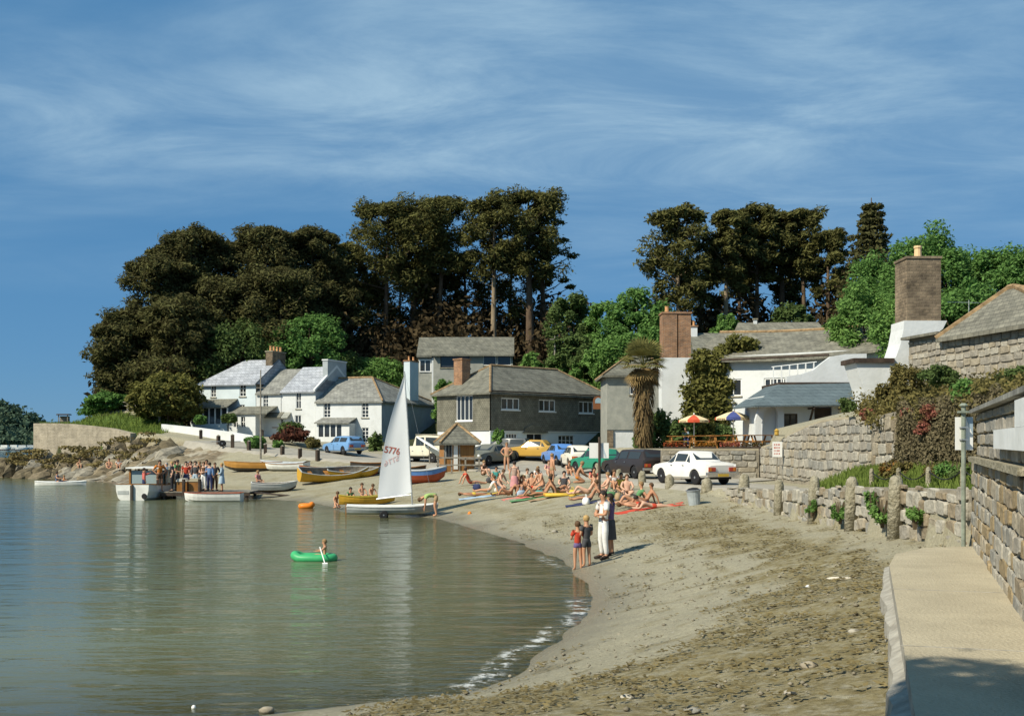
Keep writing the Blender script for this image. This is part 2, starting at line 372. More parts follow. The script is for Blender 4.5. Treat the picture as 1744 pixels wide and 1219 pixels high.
ZL = ZL + np.where(beachy, bumpy * np.clip(TS + .6, 0, 1) * np.clip(-TE, 0, 1), np.where(TE > 14, (vnoise(GX, GY, 4, 3) - .5) * .7, 0))
def weed_mask(x, y, ts, te):
    n = (vnoise(x, y, 1.3, 7) - .5) * 1.5 + (vnoise(x, y, .42, 8) - .5) * 1.0
    near = (y < 38)
    lo = np.where(y < 13.5, 1.5, np.where(y < 36, 2.9, 3.6)); s = ts + n
    band = np.clip((s - lo) / .5, 0, 1) * np.where(y > 16.5, np.clip((-te - .75 - n * .5) / .5, 0, 1), 1)
    far = np.clip((.9 - np.abs(ts - 2.6 - n * .9)) / .8, 0, 1) * .75            # tide line on the far beach
    far2 = np.clip((.7 - np.abs(ts - 5.6 - n)) / .8, 0, 1) * .5
    m = np.where(near, band, np.maximum(far, far2))
    fade = np.clip((y - 33) / 9, 0, 1); m = np.where((y > 33) & (y < 42), band * (1 - fade) + np.maximum(far, far2) * fade, m)
    spots = np.clip((vnoise(x, y, .42, 11) - .70) / .08, 0, 1) * .7 * (ts > .4)
    return np.clip(np.maximum(m, spots), 0, 1) * (ts > .1) * (te < 0.05)
WEED = weed_mask(GX, GY, TS, TE)
lawn = inside(PG, np.array([(-48, 122), (-47, 108), (-45, 104), (-36, 98.5), (-31, 97), (-31, 104), (-40, 109), (-42, 122)])).reshape(GX.shape)
bank = (GX > 10.1 + (vnoise(GX, GY, .8, 12) - .5) * .5) & (GX < 12.2) & (GY > 22) & (GY < 37.5)
ZL = np.where(bank, ZL + np.clip((GX - 10.1) * .42, 0, .6), ZL)
GRASS = np.where(lawn | bank, 1.0, np.where(TE > 15, .55, 0.0))
PPOLY = np.array([(-2.6, -5), (-0.8, .5), (.9, 3.2), (2.2, 6.4), (4.75, 14.35), (5.4, 15.75), (6.2, 16.7), (7.4, 17.1), (8.2, 16.5), (2.5, -8)])
ZL = np.where(inside(PG, PPOLY).reshape(GX.shape), np.minimum(ZL, 1.5), np.where((TE > 0) & (GY < 17.6) & (GX < 8.5), ZL - .12, ZL))
ROCK = np.where((GX < -22) & (TE < 0) & (TS > -2), 1.0, 0.0)
WET = np.clip(1 - (TS + (vnoise(GX, GY, 2.2, 14) - .5) * .8) / 1.5, 0, 1)

def land_material():
    m = bpy.data.materials.new('shore_and_hill'); m.use_nodes = True; nt = m.node_tree; N = nt.nodes.new; L = nt.links.new; b = nt.nodes['Principled BSDF']
    geo = N('ShaderNodeNewGeometry')
    def att(n): a = N('ShaderNodeAttribute'); a.attribute_name = n; return a.outputs['Fac']
    def noise(s, d=6, r=.65, st=None):
        n = N('ShaderNodeTexNoise'); n.inputs['Scale'].default_value = s; n.inputs['Detail'].default_value = d; n.inputs['Roughness'].default_value = r
        v = geo.outputs['Position']
        if st: mp = N('ShaderNodeMapping'); mp.inputs['Scale'].default_value = st; L(v, mp.inputs[0]); v = mp.outputs[0]
        L(v, n.inputs['Vector']); return n.outputs[0]
    def mix(f, a, c):
        x = N('ShaderNodeMix'); x.data_type = 'RGBA'
        for i, v in ((0, f), (6, a), (7, c)):
            if isinstance(v, tuple): x.inputs[i].default_value = (*v, 1)
            elif isinstance(v, float): x.inputs[i].default_value = v
            else: L(v, x.inputs[i])
        return x.outputs[2]
    def rng_(v, a, c):
        r = N('ShaderNodeMapRange'); r.inputs['From Min'].default_value = a; r.inputs['From Max'].default_value = c; L(v, r.inputs[0]); return r.outputs[0]
    def mul(a, c):
        x = N('ShaderNodeMath'); x.operation = 'MULTIPLY'; L(a, x.inputs[0])
        if isinstance(c, float): x.inputs[1].default_value = c
        else: L(c, x.inputs[1])
        return x.outputs[0]
    fine = noise(17, 8, .8); mid = noise(2.3); grit = noise(60, 3, .8)
    sand = mix(rng_(mid, .35, .65), (.42, .385, .265), (.33, .305, .215))
    sand = mix(rng_(fine, .40, .62), sand, (.24, .22, .155))
    vor = N('ShaderNodeTexVoronoi'); vor.inputs['Scale'].default_value = 9; L(geo.outputs['Position'], vor.inputs['Vector'])
    sand = mix(mul(rng_(vor.outputs['Distance'], .22, .10), rng_(noise(5, 3), .5, .62)), sand, (.47, .44, .37))
    sand = mix(mul(rng_(grit, .60, .72), .7), sand, (.09, .075, .055))
    weedc = mix(rng_(fine, .35, .65), (.225, .18, .08), (.11, .094, .045))
    weedc = mix(rng_(noise(6, 5, .75), .42, .62), weedc, (.28, .24, .13))
    c = mix(mul(att('weed'), rng_(noise(5.5, 7, .72), .36, .52)), sand, weedc)
    c = mix(mul(att('wet'), .5), c, (.12, .105, .075))
    rock = mix(rng_(noise(1.4, 7, .7, (1, 1, 3)), .38, .62), (.24, .19, .12), (.10, .082, .055))
    rock = mix(mul(rng_(noise(.8, 5), .50, .62), .85), rock, (.40, .37, .29))
    c = mix(att('rock'), c, rock)
    grass = mix(rng_(noise(1.9, 6, .7), .35, .65), (.105, .16, .03), (.06, .10, .022))
    floor = mix(rng_(mid, .4, .6), (.05, .05, .022), (.035, .045, .015))
    c = mix(rng_(att('grass'), .2, .5), c, floor); c = mix(rng_(att('grass'), .7, .9), c, grass)
    L(c, b.inputs['Base Color']); b.inputs['Specular IOR Level'].default_value = .2
    ro = N('ShaderNodeMapRange'); L(att('wet'), ro.inputs[0]); ro.inputs['To Min'].default_value = .92; ro.inputs['To Max'].default_value = .16; L(ro.outputs[0], b.inputs['Roughness'])
    bp = N('ShaderNodeBump'); bp.inputs['Strength'].default_value = .75; bp.inputs['Distance'].default_value = .05; L(fine, bp.inputs['Height']); L(bp.outputs[0], b.inputs['Normal'])
    return m
M_LAND = land_material()
mid4 = lambda A: (A[:-1, :-1] + A[1:, :-1] + A[1:, 1:] + A[:-1, 1:]) / 4
is_beach = mid4(TE) < 0
A = {'weed': WEED, 'grass': GRASS, 'rock': ROCK, 'wet': WET}
tag(put('beach', grid_mesh('beach', XS, YS, ZL, M_LAND, is_beach & (mid4(TS) > -40), A)), 'curving grey shingle beach strewn with brown seaweed', 'beach', kind='structure')
tag(put('hillside', grid_mesh('hillside', XS, YS, ZL, M_LAND, ~is_beach, A)), 'wooded hillside rising behind the cottages', 'hillside', kind='structure')

# ------------------------------------------------------------------ water
def water_material():
    m = bpy.data.materials.new('creek_water'); m.use_nodes = True; nt = m.node_tree; nt.nodes.clear(); N = nt.nodes.new; L = nt.links.new
    out = N('ShaderNodeOutputMaterial'); geo = N('ShaderNodeNewGeometry')
    def att(n): a = N('ShaderNodeAttribute'); a.attribute_name = n; return a.outputs['Fac']
    def noise(s, d, st, rot=0, r=.55):
        mp = N('ShaderNodeMapping'); mp.inputs['Scale'].default_value = st; mp.inputs['Rotation'].default_value = (0, 0, rot); L(geo.outputs['Position'], mp.inputs[0])
        n = N('ShaderNodeTexNoise'); n.inputs['Scale'].default_value = s; n.inputs['Detail'].default_value = d; n.inputs['Roughness'].default_value = r; L(mp.outputs[0], n.inputs['Vector']); return n.outputs[0]
    def math_(op, a, b):
        x = N('ShaderNodeMath'); x.operation = op
        for i, v in ((0, a), (1, b)):
            if isinstance(v, (int, float)): x.inputs[i].default_value = v
            else: L(v, x.inputs[i])
        return x.outputs[0]
    h = math_('ADD', math_('MULTIPLY', noise(.55, 3, (.42, 1.35, 1), .12), 1.0), math_('MULTIPLY', noise(2.3, 4, (.5, 1.3, 1), -.1), .24))
    h = math_('ADD', h, math_('MULTIPLY', noise(9, 3, (.7, 1.2, 1), .3), .035))
    bp = N('ShaderNodeBump'); bp.inputs['Strength'].default_value = .6; bp.inputs['Distance'].default_value = .19; L(h, bp.inputs['Height'])
    fr = N('ShaderNodeFresnel'); fr.inputs[0].default_value = 1.33; L(bp.outputs[0], fr.inputs['Normal'])
    gl = N('ShaderNodeBsdfGlossy'); gl.inputs['Roughness'].default_value = .085; gl.inputs[0].default_value = (.84, .90, .93, 1); L(bp.outputs[0], gl.inputs['Normal'])
    tr = N('ShaderNodeBsdfTransparent'); tr.inputs[0].default_value = (.74, .76, .62, 1)
    df = N('ShaderNodeBsdfDiffuse')
    cm = N('ShaderNodeMix'); cm.data_type = 'RGBA'; cm.inputs[6].default_value = (.17, .175, .085, 1); cm.inputs[7].default_value = (.04, .085, .09, 1); L(att('deep'), cm.inputs[0]); L(cm.outputs[2], df.inputs[0])
    m1 = N('ShaderNodeMixShader'); L(att('opac'), m1.inputs[0]); L(tr.outputs[0], m1.inputs[1]); L(df.outputs[0], m1.inputs[2])
    m2 = N('ShaderNodeMixShader'); L(math_('MULTIPLY', fr.outputs[0], .86), m2.inputs[0]); L(m1.outputs[0], m2.inputs[1]); L(gl.outputs[0], m2.inputs[2])
    fo = N('ShaderNodeBsdfDiffuse'); fo.inputs[0].default_value = (.72, .74, .72, 1)
    nf = noise(3.2, 6, (1, 1, 1), 0, .7); ff = N('ShaderNodeMapRange'); ff.inputs['From Min'].default_value = .50; ff.inputs['From Max'].default_value = .60; L(nf, ff.inputs[0])
    m3 = N('ShaderNodeMixShader'); L(math_('MULTIPLY', math_('MULTIPLY', ff.outputs[0], att('foam')), .7), m3.inputs[0]); L(m2.outputs[0], m3.inputs[1]); L(fo.outputs[0], m3.inputs[2])
    L(m3.outputs[0], out.inputs[0]); return m
WX = axis([(-2500, -400, 300), (-400, -80, 20), (-80, -20, 1.5), (-20, -6, .5), (-6, 4, .16), (4, 12, 1)]); WY = axis([(-12, 8, 2), (8, 36, .17), (36, 70, .4), (70, 130, 2), (130, 400, 20), (400, 4000, 400)])
wx, wy = np.meshgrid(WX, WY, indexing='ij'); PW = np.stack([wx.ravel(), wy.ravel()], 1)
wt = np.concatenate([land(PW[k:k + 20000])[1] for k in range(0, len(PW), 20000)]).reshape(wx.shape)
wt = np.where((wy > 255) | (wx < -160), -100, wt)
front = .10 + .40 * vnoise(wx, wy, 2.1, 21)
foam = np.clip((.22 - np.abs(wt + front)) / .15, 0, 1) * np.clip((vnoise(wx, wy, 3.1, 22) - .56) / .16, 0, 1) * (wy > 12)
opac = np.clip(-wt / 6.5, 0, 1) ** .6 * .97; deep = np.clip((-wt - 2) / 20, 0, 1)
tag(put('water', grid_mesh('water', WX, WY, np.zeros_like(wx), water_material(), mid4(wt) < .6, {'foam': foam, 'opac': opac, 'deep': deep})), 'calm green and blue creek water with small ripples', 'water', kind='structure')
# bottom of the creek, far out
MB().face([(-3000, -12, -3.2), (-60, -12, -3.2), (-60, 4000, -3.2), (-3000, 4000, -3.2)]).build('creek_bed', mat('creek_mud', (.05, .06, .035), .9))['kind'] = 'structure'

# ------------------------------------------------------------------ road along the waterfront
M_ROAD = mat('pale_gravel_road', (.37, .345, .285), .95, col2=(.28, .26, .215), scale=1.2, bump=.5, bscale=20, detail=8)
def along(poly, step):
    out = []
    for i in range(len(poly) - 1):
        n = max(1, int(np.hypot(*(poly[i + 1, :2] - poly[i, :2])) / step))
        for k in range(n): out.append(poly[i] + (poly[i + 1] - poly[i]) * k / n)
    out.append(poly[-1]); return np.array(out)
def smooth_poly(p, n=3):
    for _ in range(n):
        q = p.copy(); q[1:-1] = (p[:-2] + 2 * p[1:-1] + p[2:]) / 4; p = q
    return p
RE = smooth_poly(along(EDGE[5:18], 1.0), 6)
mb = MB(); rows = []
for i, p in enumerate(RE):
    a = RE[max(0, i - 1), :2]; c = RE[min(len(RE) - 1, i + 1), :2]; t = (c - a) / np.hypot(*(c - a)); nrm = np.array([t[1], -t[0]])
    w = 2.6 if p[1] < 40 else min(14.0, 2.6 + (p[1] - 40) * .62) if p[0] > -9 else max(5.0, 14 - (-9 - p[0]) * .7)
    if p[1] < 48: w = min(w, 10.0 - p[0] if p[1] < 37 else 3.6)
    while w > 2.6 and any(H(*(p[:2] + nrm * w * f)) - p[2] > .5 + .03 * w * f for f in (.4, .6, .8, 1)): w -= .5
    q = p[:2] - nrm * (.45 if p[1] > 42 else -.12); row = [(q[0], q[1], H(q[0], q[1]) - .08 if p[1] > 42 else p[2] - .1)]
    for k in range(9):
        q = p[:2] + nrm * (w * k / 8 + ((-.12 if p[1] > 42 else .15) if k == 0 else 0)); z = H(q[0], q[1]) if k else p[2]
        row.append((q[0], q[1], max(z, p[2] - .3 if k < 2 else z) + .03))
    rows.append(row)
mb.grid(rows); tag(mb.build('road', M_ROAD, smooth=True), 'pale gravel road along the top of the beach', 'road', kind='structure')
# ------------------------------------------------------------------ concrete path, stone walls
M_CONC = mat('old_concrete', (.455, .40, .28), .9, col2=(.36, .315, .22), scale=1.3, bump=.5, bscale=30, detail=12)
M_CONC_EDGE = mat('concrete_side', (.40, .38, .32), .9, col2=(.24, .22, .18), scale=4, bump=.6, bscale=10)
def path():
    left = [(-2.4, -4), (-0.6, 0.5), (1.0, 3.2), (2.35, 6.4), (3.6, 10.25), (4.88, 14.2)]; right = [(0, -6), (1.4, -1), (2.7, 3.6), (3.35, 6.1), (4.75, 9.9), (7.2, 16.8)]
    far = [(5.45, 15.6), (6.2, 16.5)]
    top = left + far + right[::-1]; mb = MB()
    i = len(mb.v); mb.face([(x, y, 1.70) for x, y in top], 0)
    rnd = random.Random(4); pr = None
    edge = along(np.array(left[1:] + far + [right[-1]], float), .35)
    for k in range(len(edge) - 1):
        a, b = edge[k], edge[k + 1]; d = (b - a) / np.hypot(*(b - a)); n = np.array([-d[1], d[0]])
        wa, wb = (.05 + .10 * vnoise(np.array([k * .8]), np.array([0.]), 1, 5)[0]), (.05 + .10 * vnoise(np.array([(k + 1) * .8]), np.array([0.]), 1, 5)[0])
        mb.face([(a[0], a[1], 1.70), (b[0], b[1], 1.70), (b[0], b[1], 1.55), (a[0], a[1], 1.55)], 1)
        mb.face([(a[0], a[1], 1.55), (b[0], b[1], 1.55), (*(b + n * wb), 1.50), (*(a + n * wa), 1.50)], 1)
        mb.face([(*(a + n * wa), 1.50), (*(b + n * wb), 1.50), (*(b + n * (wb + .03)), .7), (*(a + n * (wa + .03)), .7)], 1)
    o = mb.build('path', [M_CONC, M_CONC_EDGE]); tag(o, 'broad pale concrete path beside the stone gate wall', 'path', kind='structure')
    for (x, y) in ((3.05, 8.6), (4.1, 11.9)):   # joints between the bays
        MB().box(-.008, 1.35, -.012, .012, 1.7, 1.704).build('path_joint', M_CONC_EDGE, o, (x, y, 0), -.28)
path()

def stone_mesh(k, mats_i):
    rnd = random.Random(100 + k); mb = MB(); n = 8
    base = [(u * (.985 - rnd.random() * .07), v * (.985 - rnd.random() * .09)) for u, v in ((1, -.72), (1, .72), (.78, 1), (-.78, 1), (-1, .72), (-1, -.72), (-.78, -1), (.78, -1))]
    rings = []
    for (s, w) in ((1.0, 0.0), (.985, .6), (.88, 1.0)):
        rings.append([(u * s + rnd.uniform(-.025, .025), -w + (rnd.uniform(-.22, .12) if w > .7 else 0), v * s + rnd.uniform(-.025, .025)) for u, v in base])
    mb.grid(rings, closed=True); mb.face(rings[-1])
    me = mb.mesh('stone', STONES[mats_i]); me.update(); return me
STONE_MESH = {(k, m): stone_mesh(k, m) for k in range(5) for m in range(6)}
STONE_COUNT = 0
def lay_stones(parent, O, U, Nv, L, top, bot, hr, wr, depth, seed, pal=(0, 0, 1, 2, 2, 3, 5), gap=.02, name='stone', jit=.035, umin=0.0, inv=None):
    """rubble in rough courses on the plane O + u*U + v*Z, facing Nv; top and bot are heights as functions of u"""
    rnd = random.Random(seed); U = Vector(U).normalized(); Nv = Vector(Nv).normalized(); Zv = Vector((0, 0, 1)); P0 = Vector(parent.location) if inv is None else Vector((0, 0, 0))
    v = min(bot(L * k / 20) for k in range(21)); vmax = max(top(L * k / 20) for k in range(21)); n = 0
    while v < vmax - .04:
        h = rnd.uniform(*hr); u = umin - rnd.uniform(0, wr[0])
        while u < L:
            w = rnd.uniform(*wr) * (1.25 if rnd.random() < .15 else 1); uc = u + w / 2
            t, b = top(min(max(uc, 0), L)), bot(min(max(uc, 0), L))
            z0, z1 = max(v, b), min(v + h, t)
            if v + h > t - .06: z1 = t
            if v < t - .06 and z1 - z0 > .06 and umin <= uc <= L:
                u0 = max(u, umin); u1 = min(u + w, L)
                if u1 - u0 > .07:
                    dz = rnd.uniform(-jit, jit); kk = rnd.uniform(.86, 1.12) if jit > .01 else 1; c = O + U * ((u0 + u1) / 2) + Zv * ((z0 + z1) / 2 + dz) - P0
                    me = STONE_MESH[(rnd.randrange(5), rnd.choice(pal))]; o = put(name, me, parent)
                    sx, sy, sz = (u1 - u0) / 2 - gap * .5, depth * rnd.uniform(.7, 1.25), ((z1 - z0) / 2 - gap * .5) * kk
                    rot = rnd.uniform(-.09, .09) if jit > .01 else 0; Ur = U * math.cos(rot) + Zv * math.sin(rot); Zr = Zv * math.cos(rot) - U * math.sin(rot)
                    if rnd.random() < .5: Ur = -Ur; 
                    if rnd.random() < .5: Zr = -Zr
                    Mx = Matrix((Ur * sx, -Nv * sy, Zr * sz)).transposed().to_4x4(); Mx.translation = c; o.matrix_local = Mx if inv is None else inv @ (Matrix.Translation(P0) @ Mx); n += 1
            u += w
        v += h
    return n
def lerpf(pts):
    xs = [p[0] for p in pts]; ys = [p[1] for p in pts]
    return lambda u: float(np.interp(u, xs, ys))

def slab_wall(name, label, pts, tops, bots, thick, material, cat='wall', coping=None, over=.05):
    """a wall along plan points with its own top and foot heights; outward is to the left of travel"""
    base = Vector((pts[0][0], pts[0][1], bots[0])); mb = MB(); rows = []
    P = [Vector((p[0], p[1])) for p in pts]; nr = []
    for i in range(len(P)):
        d = (P[min(i + 1, len(P) - 1)] - P[max(i - 1, 0)]).normalized(); nr.append(Vector((d.y, -d.x)))
    for i, p in enumerate(P):
        q = p + nr[i] * thick; rows.append([(p.x, p.y, bots[i]), (p.x, p.y, tops[i]), (q.x, q.y, tops[i]), (q.x, q.y, bots[i])])
    rows = [[tuple(Vector(c) - base) for c in r] for r in rows]
    mb.grid(rows, closed=True); mb.face(rows[0]); mb.face(rows[-1])
    o = mb.build(name, material, loc=base); tag(o, label, cat)
    if coping:
        mc = MB(); rr = []
        for i, p in enumerate(P):
            a = p - nr[i] * over; q = p + nr[i] * (thick + over); z = tops[i]
            rr.append([tuple(Vector(c) - base) for c in ((a.x, a.y, z + .003), (a.x, a.y, z + .09), (q.x, q.y, z + .09), (q.x, q.y, z + .003))])
        mc.grid(rr, closed=True); mc.face(rr[0]); mc.face(rr[-1]); mc.build('coping', coping, o)
    return o

# sea wall between the beach and the road
SW = RE[(RE[:, 1] > 17.0) & (RE[:, 1] < 40.5)][::2]
def seawall():
    n = len(SW); tops, bots = [], []
    for p in SW:
        tops.append(float(np.interp(p[1], [17, 20, 24, 27, 28.5, 32, 40.5], [2.52, 2.45, 2.3, 2.16, 1.98, 1.86, 1.60]))); bots.append(float(np.interp(p[1], [17, 24, 30, 36, 40.5], [1.35, 1.1, .95, .9, 1.0])))
    o = slab_wall('sea_wall', 'low rough rubble sea wall between the beach and the road', [tuple(p[:2]) for p in SW], tops, bots, .42, M_MORTAR)
    for k in range(n - 1):
        a, b = SW[k], SW[k + 1]; U = Vector((b[0] - a[0], b[1] - a[1], 0)); L = U.length; Nv = Vector((-U.y, U.x, 0)).normalized()
        t = lambda u, k=k, L=L: tops[k] + (tops[k + 1] - tops[k]) * u / L + .05 * math.sin(k * 2.1 + u * 5); bt = lambda u, k=k, L=L: bots[k] + (bots[k + 1] - bots[k]) * u / L
        far = a[1] > 28
        lay_stones(o, Vector((a[0], a[1], 0)), U, Nv, L, t, bt, (.2, .34) if not far else (.24, .4), (.26, .6) if not far else (.35, .8), .075, k + 10, pal=(0, 2, 2, 1, 0, 5, 2, 3))
    return o
seawall()

# granite bollards along the sea front
def bollard(loc, h, w, label, lean=0.0, tall=0.0):
    mb = MB(); mb.lathe([(w * 1.08, -tall), (w * 1.04, h * .3), (w * .98, h * .72), (w * .80, h * .90), (w * .45, h * .985), (.02, h)], 10); rj = random.Random(int(loc[1] * 100)); mb.v = [(x * rj.uniform(.88, 1.1), y * rj.uniform(.88, 1.1), z + rj.uniform(-.02, .02)) for x, y, z in mb.v]
    o = mb.build('granite_bollard', M_GRANITE, loc=loc, smooth=True); o.rotation_euler = (lean, lean * .6, .3)
    tag(o, label, 'bollard', 'granite bollards along the sea front'); return o
for k, (px, top, bot, w, lab) in enumerate([(1018, 790, 814, .13, 'granite bollard in front of the green car'), (1054, 800, 822, .15, 'granite bollard in front of the black estate car'),
        (1093, 803, 826, .16, 'round-topped granite bollard between the black estate and the white saloon'), (1141, 809, 832, .17, 'pale granite bollard before the front wheel of the white saloon'),
        (1204, 815, 838, .19, 'stout granite bollard behind the litter bin and the white saloon'), (1267, 821, 846, .17, 'weed-stained granite bollard on the empty kerb past the white saloon')]):
    p = G(px, bot); s = F / p.y; bollard((p.x, p.y, p.z - .12), (bot - top) / s * 1.05 + .12, w * 1.1, lab, .03 * (k % 3 - 1))
for (d, h, w, lab) in ((32.2, .32, .14, 'squat granite post at the low end of the sea wall'), (27.8, .36, .14, 'granite post where the sea wall steps up'), (23.9, .22, .135, 'round granite post built into the sea wall beside a weed'), (20.7, .22, .14, 'largest round granite post in the sea wall nearest the gate wall')):
    i = int(np.argmin(np.abs(RE[:, 1] - d))); x = RE[i, 0]; zt = float(np.interp(d, [17, 20, 24, 27, 28.5, 32, 40.5], [2.52, 2.45, 2.3, 2.16, 1.98, 1.86, 1.60]))
    b = bollard((x - .12, d, zt - .3), h + .3, w, lab, .02, tall=.75)

# gate wall at the end of the path
def gatewall():
    A_, B_ = Vector((7.15, 17.15, 0)), Vector((3.2, 6.0, 0)); U = (B_ - A_); L = U.length; U.normalize(); Nv = Vector((U.y, -U.x, 0))
    if Nv.x > 0: Nv = -Nv
    base = A_ + Vector((0, 0, 1.6)); mb = MB()
    P = lambda u, v, w: A_ + U * u + Vector((0, 0, v)) - Nv * w - base
    top = lerpf([(0, 3.0), (12, 3.0)])
    mb.boxP(P, 0, L, 1.4, 3.0, .06, .6); o = mb.build('gate_wall', M_MORTAR, loc=base); tag(o, 'tall rubble stone wall rising from the edge of the concrete path', 'wall')
    lay_stones(o, B_ - Nv * .05, -Nv, U, .56, top, lerpf([(0, 1.62), (1, 1.62)]), (.16, .26), (.24, .4), .05, 76)
    lay_stones(o, A_ - Nv * .05, U, Nv, L, top, lerpf([(0, 1.62), (12, 1.62)]), (.12, .22), (.24, .7), .034, 77, jit=.018, gap=.012, pal=(0, 1, 3, 4, 5, 1, 4, 2))
    # end face, towards the creek
    lay_stones(o, A_ - Nv * .58 + Vector((0, 0, 0)), Nv, -U, .56, top, lerpf([(0, 1.62), (1, 1.62)]), (.18, .3), (.22, .4), .07, 78)
    # ledge and the squared pier standing on it
    ml = MB(); ml.boxP(P, .9, 8.2, 3.0, 3.075, -.07, .66); ml.build('ledge', M_GRANITE, o)
    pb = A_ + U * .05 + Vector((0, 0, 3.075)); pm = MB(); Q = lambda u, v, w: A_ + U * u + Vector((0, 0, v)) - Nv * w - pb
    pm.boxP(Q, 1.5, 9.0, 3.075, 3.70, .06, .58); pier = pm.build('gate_pier', M_MORTAR, loc=pb); tag(pier, 'squared stone pier with sloping slate cap on the gate wall', 'pier')
    lay_stones(pier, A_ - Nv * .06, U, Nv, 9.0, lerpf([(0, 3.69), (9, 3.69)]), lerpf([(0, 3.085), (9, 3.085)]), (.15, .2), (.5, 1.1), .05, 79, pal=(0, 0, 5, 1), umin=1.5, jit=.004, gap=.014)
    lay_stones(pier, A_ + U * 1.5 - Nv * .57, Nv, -U, .52, lerpf([(0, 3.69), (9, 3.69)]), lerpf([(0, 3.085), (9, 3.085)]), (.17, .2), (.25, .5), .06, 80, pal=(0, 0, 5, 0), jit=.004)
    cm = MB(); cm.boxP(Q, 1.4, 9.1, 3.70, 3.75, -.08, .70)
    cm.face([Q(1.42, 3.75, -.05), Q(9.0, 3.75, -.05), Q(8.5, 3.85, .3), Q(2.6, 3.85, .3)]); cm.face([Q(1.42, 3.75, .68), Q(9.0, 3.75, .68), Q(8.5, 3.85, .3), Q(2.6, 3.85, .3)]); cm.face([Q(1.42, 3.75, -.05), Q(1.42, 3.75, .68), Q(2.6, 3.85, .3)])
    cm.build('slate_cap', M_SLATE_MID, pier)
    wm = MB(); wm.boxP(Q, 5.6, 9.0, 3.22, 3.42, -.07, .06); wm.boxP(Q, 7.9, 9.0, 3.423, 3.66, -.065, .06)
    wm.build('whitewashed_blocks', M_WHITE, pier)
    return o
gatewall()

# wall of the road below the inn garden: terrace wall, sweeping wall, ivy wall
def inn_walls():
    n = 9; pts = [(7.1 + (11.7 - 7.1) * k / (n - 1), 52.0) for k in range(n)]
    o = slab_wall('terrace_wall', 'straight stone terrace wall with pale coping in front of the parasols', [(p[0], p[1]) for p in pts], [2.86] * n, [1.2] * n, -.45, M_MORTAR, coping=M_CONC)
    lay_stones(o, Vector((7.1, 52.0, 0)), (1, 0, 0), (0, -1, 0), 4.6, lerpf([(0, 2.85), (9, 2.85)]), lerpf([(0, 1.5), (9, 1.5)]), (.26, .36), (.35, .7), .045, 90, pal=(0, 2, 1, 0, 5, 2))
    ys = [52.2, 50, 48, 46, 44, 42, 40, 38, 36]; tp = [2.95, 3.12, 3.36, 3.62, 3.86, 4.02, 4.08, 4.05, 4.0]; xs = [11.8] * 9
    q = slab_wall('sweeping_wall', 'stone wall with curved sweeping top rising from the terrace', list(zip(xs, ys)), tp, [1.3] * 9, -.5, M_MORTAR, coping=M_CONC)
    lay_stones(q, Vector((11.8, 52.2, 0)), (0, -1, 0), (-1, 0, 0), 16.2, lerpf([(52.2 - y, t) for y, t in zip(ys, tp)]), lerpf([(0, 1.55), (16.2, 1.9)]), (.24, .4), (.35, .8), .045, 91, pal=(0, 2, 1, 0, 5, 2))
    iv = slab_wall('garden_wall', 'high garden wall hung with grey ivy above the grass bank', [(11.8, 35.98), (11.85, 32), (11.8, 28), (11.9, 23.5)], [4.1, 4.3, 4.3, 4.0], [1.4] * 4, -.6, M_MORTAR)
    lay_stones(iv, Vector((11.8, 35.9, 0)), (0.008, -1, 0), (-1, 0, 0), 2.6, lerpf([(0, 4.05), (12.4, 3.98)]), lerpf([(0, 1.8), (12.4, 2.1)]), (.28, .45), (.4, .85), .045, 92, pal=(0, 2, 1, 3))
    # slanting buttress coping
    return iv
inn_walls()

# round retaining wall of the headland, white roadside wall
def headland():
    e = [(-33.5, 98.2), (-36, 100.3), (-38.5, 101.8), (-41, 103.2), (-43.5, 104.4), (-45.4, 105.8), (-46.5, 108.3), (-46.6, 113)]
    M = brickmat('headland_masonry', (.38, .335, .255), (.33, .29, .215), (.28, .245, .18), .42, .13, .018, noise=.35, bump=.6)
    slab_wall('headland_wall', 'curved pale stone retaining wall below the headland lawn', [(x - .4, y - .7) for x, y in e], [4.0, 4.45, 4.7, 4.92, 5.0, 5.0, 4.95, 4.9], [1.2] * 8, .6, M)
    w = [(-22.0, 93.6), (-24.5, 95.2), (-28, 97.6), (-32, 100.2)]
    slab_wall('white_wall', 'low whitewashed wall beside the lane below the cottages', w, [3.75, 4.1, 4.5, 4.85], [2.6, 2.8, 3, 3.2], .35, M_WHITE)
    o = empty('gate_post', (-21.2, 93.0, 2.9)); tag(o, 'dark wooden gate post at the end of the white wall', 'post')
    MB().box(-.14, .14, -.14, .14, -.2, 1.25).build('post', M_DARKWOOD, o); MB().lathe([(.2, 1.25), (.2, 1.3), (.02, 1.42)], 4).build('cap', M_DARKWOOD, o)
headland()
